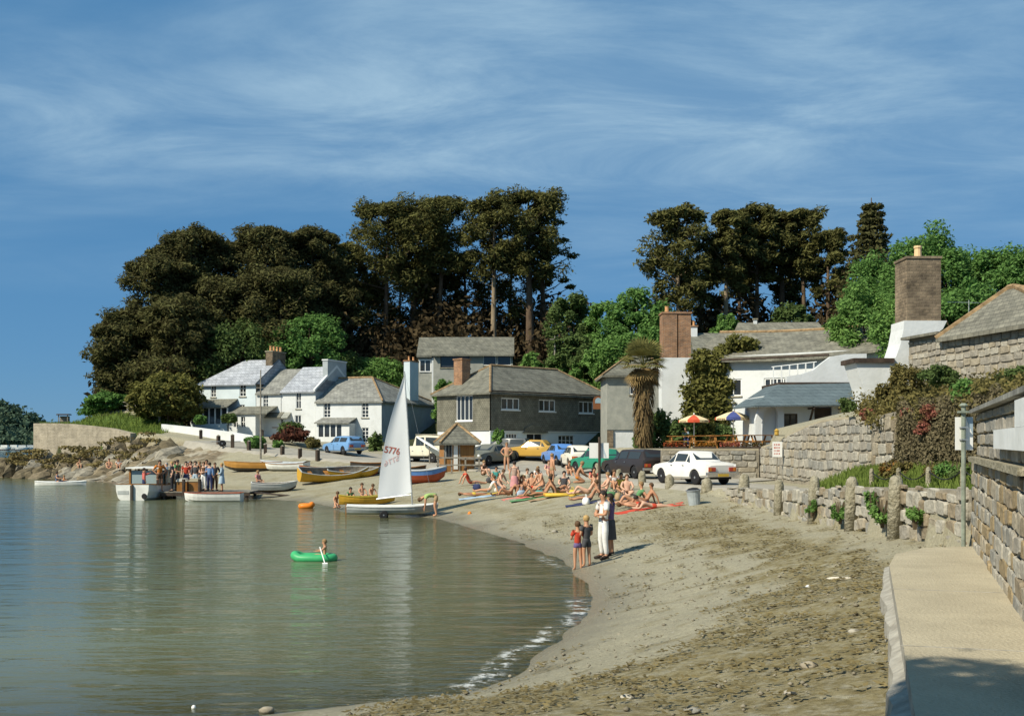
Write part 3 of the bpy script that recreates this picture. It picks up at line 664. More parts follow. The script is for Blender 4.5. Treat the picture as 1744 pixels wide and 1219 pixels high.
# ------------------------------------------------------------------ building kit
class House:
    def __init__(s, name, label, x, y, z, rz, L, Wd, cat='house', group=None):
        s.o = empty(name, (x, y, z), rz, label, cat, group); s.x, s.y, s.z, s.rz, s.L, s.W = x, y, z, rz, L, Wd
    def frame(s, side, off=0.0):
        """local origin, along and outward vectors of a side"""
        L, Wd = s.L, s.W
        return {'front': (Vector((0, 0 - off, 0)), Vector((1, 0, 0)), Vector((0, -1, 0))), 'right': (Vector((L + off, 0, 0)), Vector((0, 1, 0)), Vector((1, 0, 0))),
                'left': (Vector((0 - off, Wd, 0)), Vector((0, -1, 0)), Vector((-1, 0, 0))), 'back': (Vector((L, Wd + off, 0)), Vector((-1, 0, 0)), Vector((0, 1, 0)))}[side]
    def P(s, side, off=0.0):
        O, U, N = s.frame(side, off); return lambda u, v, w: O + U * u + Vector((0, 0, v)) - N * w
    def uv(s, side, px, py, off=0.0):
        O, U, N = s.frame(side, off); rot = Matrix.Rotation(s.rz, 3, 'Z'); O = rot @ O + Vector((s.x, s.y, s.z)); U = rot @ U
        k = (px - CX) / F; u = (k * O.y - O.x) / (U.x - k * U.y); Y = O.y + u * U.y
        return u, Z(py, Y) - s.z
    def rect(s, side, px0, px1, py0, py1, off=0.0):
        u0, v1 = s.uv(side, px0, py0, off); u1, v0 = s.uv(side, px1, py1, off); c = s.uv(side, (px0 + px1) / 2, (py0 + py1) / 2, off)
        return (u0, u1, v0, v1)
    def wall(s, side, v0, v1, holes, material, gable=None, off=0.0, reveal=.14, length=None, name='wall'):
        Ls = length or (s.L if side in ('front', 'back') else s.W); P = s.P(side, off); mb = MB()
        us = sorted({0, Ls} | {min(max(h[i], 0), Ls) for h in holes for i in (0, 1)}); vs = sorted({v0, v1} | {min(max(h[i], v0), v1) for h in holes for i in (2, 3)})
        for a, b in zip(us, us[1:]):
            for c, d in zip(vs, vs[1:]):
                m, n = (a + b) / 2, (c + d) / 2
                if any(h[0] < m < h[1] and h[2] < n < h[3] for h in holes): continue
                mb.face([P(a, c, 0), P(b, c, 0), P(b, d, 0), P(a, d, 0)])
        for (a, b, c, d) in holes:
            c = max(c, v0); d = min(d, v1)
            for q in ([(a, c), (a, d)], [(b, c), (b, d)], [(a, c), (b, c)], [(a, d), (b, d)]):
                mb.face([P(*q[0], 0), P(*q[1], 0), P(*q[1], reveal), P(*q[0], reveal)])
        if gable: mb.face([P(0, v1, 0), P(Ls, v1, 0), P(gable[0], gable[1], 0)])
        return mb.build(name, material, s.o, fix=False)
    def window(s, side, rc, bars=(2, 2), off=0.0, fw=.06, sill=True, fm=None, deep=.10, name='window', gm=None):
        P = s.P(side, off); u0, u1, v0, v1 = rc; fm = fm or M_PAINT; mb = MB()
        e = .004
        mb.boxP(P, u0 + e, u1 - e, v1 - fw, v1 - e, deep - .05, deep + .02); mb.boxP(P, u0 + e, u1 - e, v0 + e, v0 + fw, deep - .05, deep + .02)
        mb.boxP(P, u0 + e, u0 + fw, v0 + fw, v1 - fw, deep - .05, deep + .02); mb.boxP(P, u1 - fw, u1 - e, v0 + fw, v1 - fw, deep - .05, deep + .02)
        for k in range(1, bars[0]):
            c = u0 + (u1 - u0) * k / bars[0]; mb.boxP(P, c - fw * .42, c + fw * .42, v0 + fw, v1 - fw, deep - .04, deep + .018)
        for k in range(1, bars[1]):
            c = v0 + (v1 - v0) * k / bars[1]; mb.boxP(P, u0 + fw, u1 - fw, c - fw * .38, c + fw * .38, deep - .035, deep + .016)
        f = mb.build(name, fm, s.o)
        MB().face([P(u0, v0, deep + .012), P(u1, v0, deep + .012), P(u1, v1, deep + .012), P(u0, v1, deep + .012)]).build('pane', gm or M_GLASS, f, fix=False)
        if sill: MB().boxP(P, u0 - .06, u1 + .06, v0 - .09, v0 - .003, -.07, .05).build('sill', M_GRANITE if sill is True else sill, f)
        return f
    def door(s, side, rc, material, off=0.0, deep=.08, frame=True):
        P = s.P(side, off); u0, u1, v0, v1 = rc; f = MB().boxP(P, u0 + .05, u1 - .05, v0, v1 - .05, deep, deep + .05).build('door', material, s.o)
        if frame:
            mb = MB(); mb.boxP(P, u0 + .003, u0 + .06, v0, v1 - .003, deep - .04, deep + .06); mb.boxP(P, u1 - .06, u1 - .003, v0, v1 - .003, deep - .04, deep + .06); mb.boxP(P, u0 + .06, u1 - .06, v1 - .06, v1 - .003, deep - .04, deep + .06)
            mb.build('door_frame', M_PAINT, f)
        MB().boxP(P, u1 - .2, u1 - .15, (v0 + v1) / 2 - .06, (v0 + v1) / 2 + .02, deep - .04, deep).build('handle', M_STEEL, f)
        return f
    def roof(s, ze, zr, material, hl=0.0, hr=0.0, ov=.25, ovg=.12, th=.14, ridge=None, ridge_y=None, mats=None, x0=0.0, x1=None, name='roof'):
        x1 = s.L if x1 is None else x1; ry = s.W / 2 if ridge_y is None else ridge_y
        ol = ov if hl else ovg; orr = ov if hr else ovg; dz = (zr - ze) * ov / ry; ze2 = ze - dz
        a, b, c, d = (x0 - ol, -ov, ze2), (x1 + orr, -ov, ze2), (x1 + orr, s.W + ov, ze2), (x0 - ol, s.W + ov, ze2)
        e, f = (x0 + hl - (0 if hl else ovg), ry, zr), (x1 - hr + (0 if hr else ovg), ry, zr)
        mb = MB(); dn = lambda p: (p[0], p[1], p[2] - th)
        up = [p for p in (a, b, c, d, e, f)]
        for q in ([a, b, f, e], [d, e, f, c]): mb.face([(p[0], p[1], p[2] + th * .6) for p in q]); mb.face([(p[0], p[1], p[2] - th * .4) for p in q])
        for q, h in (([a, e, d], hl), ([b, c, f], hr)):
            mb.face([(p[0], p[1], p[2] + th * .6) for p in q])
            if h: mb.face([(p[0], p[1], p[2] - th * .4) for p in q])
        for q in ([a, b], [c, d], [a, d] if hl else [a, e], [b, c] if hr else [b, f]) + (([e, d],) if not hl else ()) + (([f, c],) if not hr else ()):
            mb.face([(q[0][0], q[0][1], q[0][2] + th * .6), (q[1][0], q[1][1], q[1][2] + th * .6), (q[1][0], q[1][1], q[1][2] - th * .4), (q[0][0], q[0][1], q[0][2] - th * .4)])
        o = mb.build(name, material, s.o)
        if ridge:
            up_ = lambda p: (p[0], p[1], p[2] + th * .6 + .03)
            t = MB(); t.tube([up_(e), up_(f)], .11, 6)
            if hl: t.tube([up_(a), up_(e)], .09, 5); t.tube([up_(d), up_(e)], .09, 5)
            if hr: t.tube([up_(b), up_(f)], .09, 5); t.tube([up_(c), up_(f)], .09, 5)
            t.build('ridge_tiles', ridge, o)
        return o
    def lean(s, side, u0, u1, z_top, z_low, out, material, th=.09, parent=None, name='lean_to_roof'):
        P = s.P(side); mb = MB()
        mb.prism([(0, z_top), (out, z_low), (out, z_low - th), (0, z_top - th)], lambda a, b, w: P(w, b, -a), u0, u1)
        return mb.build(name, material, parent or s.o)
    def chimney(s, x0, x1, y0, y1, z0, z1, material, pots=2, pot_m=None, cap=None, parent=None, pr=.11, ph=.4, axis='x'):
        c = MB().box(x0, x1, y0, y1, z0, z1).build('chimney', material, parent or s.o)
        MB().box(x0 - .06, x1 + .06, y0 - .06, y1 + .06, z1 + .002, z1 + .12).build('chimney_cap', cap or M_GRANITE, c)
        for k in range(pots):
            t = (k + .5) / pots; cx, cy = (x0 + (x1 - x0) * t, (y0 + y1) / 2) if axis == 'x' else ((x0 + x1) / 2, y0 + (y1 - y0) * t)
            MB().lathe([(pr * 1.15, 0), (pr, .06), (pr * .85, ph * .8), (pr * 1.05, ph * .86), (pr * 1.0, ph)], 9, (cx, cy, z1 + .12)).build('chimney_pot', pot_m or M_POT, c)
        return c
def rots(p): return p

TR = R(-20)   # the terrace turns its front a little to the left
# ------------------------------------------------------------------ cottage with the pale slate roof
def cottage_a():
    h = House('pale_blue_cottage', 'pale blue cottage with silvery slate roof and glazed verandah', -30.7, 107.8, 4.2, TR, 6.45, 8.0)
    ze, zr = 4.7, 7.15
    ups = [h.rect('front', 359, 368, 657, 676), h.rect('front', 408, 419, 655, 675), h.rect('front', 407, 417, 689, 702)]
    h.wall('front', -1.0, ze, ups, M_BLUE_AND_SHADE)
    for i, r in enumerate(ups): h.window('front', r, (2, 3 if i < 2 else 2))
    h.wall('right', -1.0, ze, [], M_OLDSTONE, (4.0, zr)); h.wall('left', -1, ze, [], M_BLUE_AND_SHADE); h.wall('back', -1, ze, [], M_BLUE_AND_SHADE)
    r = h.roof(ze, zr, M_SLATE_PALE, hl=2.6, ov=.3)
    st = h.chimney(h.L - .75, h.L + .02, 2.9, 5.3, zr - 1.6, zr + .75, M_OLDSTONE, 4, M_POT, parent=r, axis='y', pr=.13, ph=.5)
    # glazed verandah
    v = h.rect('front', 342, 403, 692, 716); P = h.P('front')
    fr = MB(); fr.boxP(P, v[0], v[1], -.9, .75, -1.6, 0); vo = fr.build('verandah', M_BLUE_AND_SHADE, h.o)
    pm = MB()
    for k in range(7):
        u = v[0] + (v[1] - v[0]) * k / 6; pm.boxP(P, u - .06, u + .06, .752, 2.25, -1.58, -1.48)
    pm.boxP(P, v[0], v[1], 2.25, 2.36, -1.6, -1.46); pm.build('verandah_frame', M_PAINT, vo)
    MB().boxP(P, v[0] + .05, v[1] - .05, .752, 2.25, -1.50, -1.485).build('verandah_glass', M_GLASS, vo)
    MB().boxP(P, v[0] + .02, v[0] + .08, .752, 2.3, -1.46, 0).build('verandah_side', M_BLUE_AND_SHADE, vo)
    h.lean('front', v[0] - .15, v[1] + .15, 3.2, 2.35, 1.85, M_SLATE, parent=vo)
cottage_a()
def cottage_b1():
    h = House('white_cottage', 'narrow white cottage with grey roof and a lean-to shop front', -24.6, 105.6, 3.6, TR, 2.74, 8.0)
    ze, zr = 4.3, 6.75
    w = [h.rect('front', 448, 457, 672, 693)]
    h.wall('front', -1, ze, w, M_WHITE); h.window('front', w[0], (2, 3)); h.wall('back', -1, ze, [], M_WHITE)
    h.roof(ze, zr, M_SLATE_MID, ov=.22, ovg=0)
    # lean-to
    e = h.rect('front', 411, 452, 700, 735); P = h.P('front'); u0, u1 = e[0] - .25, e[1]
    hole = [(u0 + .55, u0 + 1.0, 1.05, 2.0), (u0 + 1.35, u0 + 1.8, 1.05, 2.0)]
    lo = MB()
    lo.boxP(P, u0, u1, -1.2, 1.05, -1.7, 0); lo.boxP(P, u0, u1, 2.0, 2.3, -1.7, 0); lo.boxP(P, u0, hole[0][0], 1.05, 2.0, -1.7, 0); lo.boxP(P, hole[0][1], hole[1][0], 1.05, 2.0, -1.7, 0); lo.boxP(P, hole[1][1], u1, 1.05, 2.0, -1.7, 0)
    l = lo.build('shop_front', M_WHITE, h.o)
    for q in hole:
        f = MB(); f.boxP(P, q[0] + .2, q[0] + .25, q[2], q[3], -1.62, -1.56); f.boxP(P, q[0], q[1], 1.5, 1.55, -1.62, -1.56); w = f.build('window', M_PAINT, l)
        MB().boxP(P, q[0], q[1], q[2], q[3], -1.56, -1.55).build('pane', M_GLASS, w)
    h.lean('front', u0 - .12, u1 + 1.35, 3.05, 2.32, 1.9, M_SLATE, parent=l)
cottage_b1()
def cottage_b2():
    h = House('gabled_cottage', 'white cottage with broad gable stack painted in its grey shade between the lower roofs', -22.0, 104.7, 3.4, TR, 3.72, 8.0)
    ze, zr = 4.65, 7.1
    w = [h.rect('front', 504, 513, 668, 696), h.rect('front', 502, 513, 707, 732), h.rect('front', 465, 482, 713, 727)]
    h.wall('front', -1, ze, w, M_WHITE); h.window('front', w[0], (2, 2)); h.window('front', w[1], (2, 2)); h.window('front', w[2], (3, 1), sill=M_BRICK)
    h.wall('right', -1, ze, [], M_SHADED_WHITE, (4.0, zr)); h.wall('left', -1, ze, [], M_WHITE, (4.0, zr)); h.wall('back', -1, ze, [], M_WHITE)  # right gable faces away from the sun, its shade painted into the render
    r = h.roof(ze, zr, M_SLATE_PALE, ov=.25, ovg=0)
    c = h.chimney(h.L - .5, h.L + .05, 2.2, 5.9, zr - 1.4, zr + .55, M_SHADED_WHITE, 0, parent=r, cap=M_WHITE)
    P = h.P('right'); m = MB()                                  # raised verge of the gable
    m.prism([(-.2, ze - .1), (-.2, ze + .12), (4.0, zr + .22), (8.2, ze + .12), (8.2, ze - .1), (4.0, zr - .05)], P, -.06, .16); m.build('gable_coping', M_WHITE, h.o)
    h.lean('front', w[2][0] - .5, w[2][1] + .15, w[2][3] + .65, w[2][3] + .15, .75, M_SLATE, name='canopy')
    h.lean('front', w[2][1] + .18, w[2][1] + .9, w[2][3] + .62, w[2][3] + .12, .7, M_GREYREN, name='canopy')
M_SHADED_WHITE = mat('shaded_white_render', (.40, .44, .45), .9, col2=(.33, .36, .37), scale=1.2, bump=.25, bscale=7)  # white render with the blue-grey shade of the gables put into its colour
cottage_b2()
def cottage_c():
    h = House('hipped_cottage', 'white cottage with hipped slate roof, small paned windows and front porch', -12.0 - 6.9 * .94, 101 + 6.9 * .342, 3.0, TR, 6.9, 13.0)
    ze, zr = 4.0, 6.35
    w = [h.rect('front', 551, 563, 686, 711), h.rect('front', 616, 628, 686, 711), h.rect('front', 616, 628, 728, 753)]
    h.wall('front', -1, ze, w, M_WHITE)
    for r in w: h.window('front', r, (2, 4))
    h.wall('right', -1, ze, [], M_SHADED_WHITE); h.wall('left', -1, ze, [], M_WHITE); h.wall('back', -1, ze, [], M_WHITE)  # right side is white render too, shade painted in as blue-grey
    r = h.roof(ze, zr, M_SLATE_MID, hr=3.2, ov=.22, ovg=.02, ridge=M_RIDGE, ridge_y=4.4)
    # blind window recess
    b = h.rect('front', 583, 593, 690, 712); MB().boxP(h.P('front'), b[0], b[1], b[2] - .1, b[2], -.06, .02).build('sill', M_GRANITE, h.o)
    h.chimney(h.L - .9, h.L - .25, 6.6, 8.6, zr - 2.4, zr + 1.75, M_BLUE_AND_SHADE, 2, M_POT, parent=r, axis='y', cap=M_BRICK)  # white stack, the blue of its shaded side put into the colour
    # porch
    e = h.rect('front', 551, 606, 729, 760); P = h.P('front'); mp = MB(); u0, u1 = e[0], e[1]
    mp.boxP(P, u0, u0 + .12, -.5, 1.95, -1.25, 0); mp.boxP(P, u1 - .75, u1, -.5, 1.95, -1.25, 0); mp.boxP(P, u0 + .12, u1 - .75, -.5, .7, -1.25, -1.1); mp.boxP(P, u0 + .12, u1 - .75, 1.82, 1.95, -1.25, -1.1)
    n = 4
    for k in range(n + 1):
        u = u0 + .12 + (u1 - .75 - u0 - .12) * k / n; mp.boxP(P, u - .07, u + .07, .7, 1.82, -1.24, -1.12)
    p = mp.build('porch', M_WHITE, h.o)
    MB().boxP(P, u0 + .12, u1 - .75, .7, 1.82, -1.17, -1.15).build('porch_glass', M_GLASS, p)
    h.lean('front', u0 - .15, u1 + .1, 2.5, 2.0, 1.5, M_SLATE_MID, parent=p)
cottage_c()

# ------------------------------------------------------------------ bungalow on the hill
def bungalow():
    x0 = X(738, 112); h = House('hill_bungalow', 'low grey bungalow with picture windows on the hillside above the slate-hung house', x0, 112, 8.6, R(0), 8.1, 6.0)
    ze, zr = 3.65, 5.5
    w = [h.rect('front', 750, 800, 604, 626), h.rect('front', 823, 845, 604, 622), h.rect('front', 847, 870, 604, 622)]
    h.wall('front', -2, ze, w, M_GREYREN)
    h.window('front', w[0], (1, 1), fm=M_DARKWOOD); h.window('front', w[1], (1, 1)); h.window('front', w[2], (1, 1))
    for sd in ('right', 'left', 'back'): h.wall(sd, -2, ze, [], M_GREYREN, (3.0, zr) if sd != 'back' else None)
    r = h.roof(ze, zr, M_SLATE, ov=.45, ovg=.15)
    # side wing to the left with a white corner
    P = h.P('front'); mb = MB(); mb.boxP(P, -1.55, -.05, -2.6, 3.3, .3, 4.5); a = mb.build('side_wing', M_GREYREN, h.o)
    q = h.rect('front', 719, 732, 605, 624)
    f = MB(); f.boxP(P, -1.45, -.2, 1.75, 3.05, .22, .29); f.build('window', M_PAINT, a)
    for k in range(2): MB().boxP(P, -1.35 + k * .55, -.9 + k * .55, 1.88, 2.92, .2, .22).build('pane', M_GLASS, a)
    MB().boxP(P, -.16, .06, -4.5, 3.2, .05, .28).build('corner_post', M_WHITE, a)
    m = MB(); m.prism([(-.15, 3.25), (-.15, 3.45), (3.0, 5.55), (6.2, 3.45), (6.2, 3.25)], lambda u, v, wv: P(wv, v, u), -1.7, -.16); m.build('side_roof', M_SLATE, a)
bungalow()

# ------------------------------------------------------------------ slate-hung house
def slate_house():
    h = House('slate_hung_house', 'long slate-hung house with white ground floor behind the parked cars', -1.68, 85, 1.75, R(45), 14.0, 6.2)
    ze, zr, zf = 5.5, 7.6, 2.35
    up = [h.rect('front', 853, 884, 677, 698), h.rect('front', 917, 945, 680, 701), h.rect('front', 985, 1010, 683, 704)]
    dn = [h.rect('front', 862, 881, 738, 768), h.rect('front', 897, 924, 738, 770), h.rect('front', 951, 978, 741, 768)]
    h.wall('front', zf, ze, up, M_HUNG, off=.06)
    for r in up: h.window('front', r, (3, 1), off=.06, fw=.08, sill=M_PAINT)
    h.wall('front', -1, zf, dn, M_BLUE_AND_SHADE)  # white ground floor, its bluish shade painted into the front wall
    for i, r in enumerate(dn): h.window('front', r, (2, 2) if i == 1 else (4, 3), fw=.06, sill=i != 1)
    lw = h.rect('left', 777, 805, 674, 716, .06); lw = (lw[0], lw[1], lw[2], lw[3])
    h.wall('left', zf, ze, [lw], M_HUNG, off=.06); h.window('left', lw, (4, 1), off=.06, fw=.07, sill=M_PAINT, gm=M_GLASS)
    h.wall('left', -1, zf, [], M_WHITE); h.wall('right', -1, ze, [], M_HUNG); h.wall('back', -1, ze, [], M_HUNG)
    P = h.P('front'); mb = MB(); mb.boxP(P, -.07, 14.0, zf - .05, zf - .003, -.09, .02); mb.build('drip_board', M_PAINT, h.o)
    r = h.roof(ze, zr, M_SLATE, hl=3.0, hr=3.0, ov=.4, ridge=M_RIDGE)
    MB().boxP(P, -.3, 14.3, ze - .12, ze - .02, -.44, -.34).build('gutter', M_DARKWOOD, h.o)
    d = dn[1]; cu = (d[0] + d[1]) / 2; w = (d[1] - d[0]) / 2 + .5
    MB().prism([(cu - w, d[3] + .05), (cu + w, d[3] + .05), (cu + w * .85, d[3] + .45), (cu + w * .4, d[3] + .68), (cu - w * .4, d[3] + .68), (cu - w * .85, d[3] + .45)], P, -.18, .05).build('door_hood', M_HUNG, h.o)
    h.chimney(.7, 1.6, 4.0, 5.0, ze + .2, ze + 2.6, M_BRICK, 0, cap=M_BRICK, parent=r)
    # hanging inn sign at the far end
    s = empty('inn_sign', (0, 0, 0)); tag(s, 'small arched inn sign hanging under the far eaves of the slate-hung house', 'sign')
    c = W(1019, 686, 88.0); s.location = c; s.rotation_euler = (0, 0, R(8))
    m = MB(); pl = [(-.42, -.5), (.42, -.5), (.42, .25), (.30, .46), (0, .56), (-.30, .46), (-.42, .25)]
    m.prism(pl, lambda u, v, w: (u, w, v), 0, .06); m.build('board', mat('sign_brown', (.22, .09, .04), .6), s)
    MB().prism([(-.26, -.02), (.26, -.02), (.26, .2), (.18, .36), (0, .42), (-.18, .36), (-.26, .2)], lambda u, v, w: (u, w, v), -.015, -.002).build('painted_panel', mat('sign_blue', (.28, .40, .48), .6), s)
    MB().box(-.46, .9, .01, .05, .58, .63).build('bracket', M_BLACK, s)
slate_house()

# ------------------------------------------------------------------ wooden kiosk
def kiosk():
    g = G(783, 801); d = 69.0; x = X(756, d); z = H(x, d)
    h = House('timber_kiosk', 'small brown timber kiosk with slate roof at the top of the beach', x, d, z - .05, R(12), 2.0, 2.0, 'kiosk')
    MT = mat('kiosk_timber', (.36, .175, .055), .7, col2=(.25, .115, .035), scale=2, stretch=(7, 7, .4), bump=.2)
    ze = 2.15
    for sd in ('front', 'left', 'right', 'back'): h.wall(sd, 0, ze, [], MT)
    P = h.P('front')
    MB().boxP(P, .62, .88, .3, 1.95, -.03, -.004).build('notice_strip', M_PAINT, h.o)
    f = MB(); f.boxP(P, .10, .52, 1.0, 1.9, -.04, -.004).build('window', M_PAINT, h.o)
    for k in range(2): MB().boxP(P, .13 + k * .19, .30 + k * .19, 1.05, 1.85, -.05, -.041).build('pane', M_GLASS, h.o)
    MB().boxP(P, .95, 1.9, .9, .96, -.35, -.004).build('counter', M_GREYWOOD, h.o)
    for u in (.0, .95, 1.92): MB().boxP(P, u, u + .08, 0, ze, -.05, -.003).build('corner_board', M_GREYWOOD, h.o)
    r = h.roof(ze, 3.05, M_SLATE, hl=.95, hr=.95, ov=.3, ridge=M_RIDGE)
    # hand rail in front
    rl = empty('timber_railing', (x - .3, d - 1.1, z)); tag(rl, 'rough grey timber railing in front of the kiosk', 'railing')
    for k in range(4): MB().box(-.05, .05, -.05, .05, -.3, 1.05).build('post', M_GREYWOOD, rl, (k * .85, 0, 0))
    for zz in (.95, .5): MB().box(-.1, 2.7, -.095, -.053, zz, zz + .09).build('rail', M_GREYWOOD, rl)
kiosk()

# ------------------------------------------------------------------ inn
def inn():
    # grey tower wing
    h = House('grey_wing', 'grey rendered two storey wing of the inn behind the palm', X(1034, 82), 82, 2.6, R(0), 4.2, 6.0, 'house')
    ze, zr = 5.75, 7.5
    w = [h.rect('front', 1072, 1088, 645, 672), h.rect('front', 1079, 1091, 722, 762)]
    h.wall('front', 1.55, ze, w[:1], M_GREYREN); h.window('front', w[0], (2, 1), fw=.09)
    h.wall('front', -1, 1.55, [w[1]], M_WHITE, off=-.12); h.window('front', w[1], (1, 4), off=-.12, fw=.1)
    for sd in ('left', 'right', 'back'): h.wall(sd, -1, ze, [], M_GREYREN)
    h.roof(ze, zr, M_SLATE, hl=2.3, hr=1.0, ov=.4, ridge=M_RIDGE)
    MB().boxP(h.P('front'), .0, .45, -1, 1.5, -.02, .1).build('stone_jamb', M_OLDSTONE, h.o)
    # main white range
    h = House('inn', 'white inn with long sagging slate roof, brick stack and creeper', 12.3, 74.0, 2.85, R(-37), 13.6, 8.5, 'inn')
    ze, zr = 6.05, 8.0
    w = [h.rect('front', 1234, 1263, 646, 674), h.rect('front', 1301, 1345, 644, 668)]
    h.wall('front', -1, ze, w, M_WHITE); h.window('front', w[0], (2, 1), fw=.08); h.window('front', w[1], (4, 2), fw=.09, sill=M_PAINT)
    h.wall('left', -1, ze, [], M_WHITE, (4.25, zr)); h.wall('right', -1, ze, [], M_WHITE, (4.25, zr)); h.wall('back', -1, ze, [], M_WHITE)
    # roof as a sagging sheet
    mb = MB(); rows = []; n = 14
    for k in range(n + 1):
        u = -.2 + 14.6 * k / n; t = k / n; sag = -.25 * math.sin(math.pi * t) + .5 * max(0, t - .7) ** 1.2 * 3
        rows.append([(u, -.55, ze - .25 + sag * .8), (u, 1.8, ze + (zr - ze) * .45 + sag * .9), (u, 4.25, zr + sag), (u, 6.6, ze + (zr - ze) * .45 + sag * .9), (u, 9.0, ze - .2 + sag * .8)])
    mb.grid([[(p[0], p[1], p[2] + .1) for p in r] for r in rows]); mb.grid([[(p[0], p[1], p[2] - .06) for p in r] for r in rows])
    for i in (0, -1):
        for a, b in zip(rows[i], rows[i][1:]): mb.face([(a[0], a[1], a[2] + .1), (b[0], b[1], b[2] + .1), (b[0], b[1], b[2] - .06), (a[0], a[1], a[2] - .06)])
    for c in (0, 4):
        for a, b in zip(rows, rows[1:]): mb.face([(a[c][0], a[c][1], a[c][2] + .1), (b[c][0], b[c][1], b[c][2] + .1), (b[c][0], b[c][1], b[c][2] - .06), (a[c][0], a[c][1], a[c][2] - .06)])
    r = mb.build('roof', M_SLATE_INN, h.o, fix=False)
    MB().tube([(q[2][0], q[2][1], q[2][2] + .13) for q in rows], .11, 6).build('ridge_tiles', M_RIDGE, r)
    MB().boxP(h.P('front'), -.1, 9.5, ze - .32, ze - .2, -.58, -.48).build('gutter', M_DARKWOOD, h.o)
    # white gable breast and brick stack
    d = 75.5; x0, x1 = X(1127, d), X(1178, d); b = empty('chimney_breast', (x0, d, 2.85)); tag(b, 'white chimney breast carrying a tall red brick stack beside the palm', 'chimney')
    wdt = x1 - x0; zt = Z(609, d) - 2.85; zb = Z(534, d) - 2.85
    MB().box(0, wdt, 0, 1.6, -1, zt).build('breast', M_WHITE, b)
    MB().box(.06, wdt * .52, .05, 1.5, zt + .002, zb).build('brick_stack', M_BRICK, b); MB().box(wdt * .56, wdt - .04, .08, 1.5, zt + .002, zb).build('brick_stack', M_BRICK, b)
    MB().box(.4, wdt - .3, .35, 1.4, zt, zb - .02).build('stack_core', M_DARKWOOD, b)
    MB().box(-.0, wdt + .03, .0, 1.56, zb + .003, zb + .13).build('stack_cap', M_BRICK, b)
    MB().lathe([(.17, 0), (.15, .1), (.13, .4), (.16, .46)], 9, (.45, .7, zb + .13)).build('chimney_pot', M_POT, b)
    # gable wall linking breast and range
    # rear roof
    h = House('rear_range', 'rear range of the inn with hipped grey roof above the main ridge', X(1255, 92), 92, 5, R(-4), 8.2, 6, 'house')
    h.wall('front', -2, 6.3, [], M_GREYREN); h.wall('left', -2, 6.3, [], M_GREYREN); h.wall('right', -2, 6.3, [], M_GREYREN); h.wall('back', -2, 6.3, [], M_GREYREN)
    r = h.roof(6.3, 8.45, M_SLATE_INN, hl=.5, hr=.9, ov=.3)
    h.chimney(1.8, 2.1, 2.8, 3.1, 8.3, 8.75, M_WHITE, 0, parent=r)
    h = House('rear_lean_to', 'lower slate roofed back range between the brick stack and the rear range', X(1183, 90), 90, 5, R(-3), 4.2, 6, 'house')
    for sd in ('front', 'left', 'right', 'back'): h.wall(sd, -2, 5.6, [], M_GREYREN)
    r = h.roof(5.6, 7.35, M_SLATE, ov=.3); h.chimney(.0, .5, 2.4, 3.2, 6.6, 7.9, M_WHITE, 1, parent=r, cap=M_BRICK)
M_SLATE_INN = brickmat('inn_slate', (.215, .205, .16), (.15, .145, .115), (.10, .098, .08), .32, .16, .014, noise=.4)
inn()

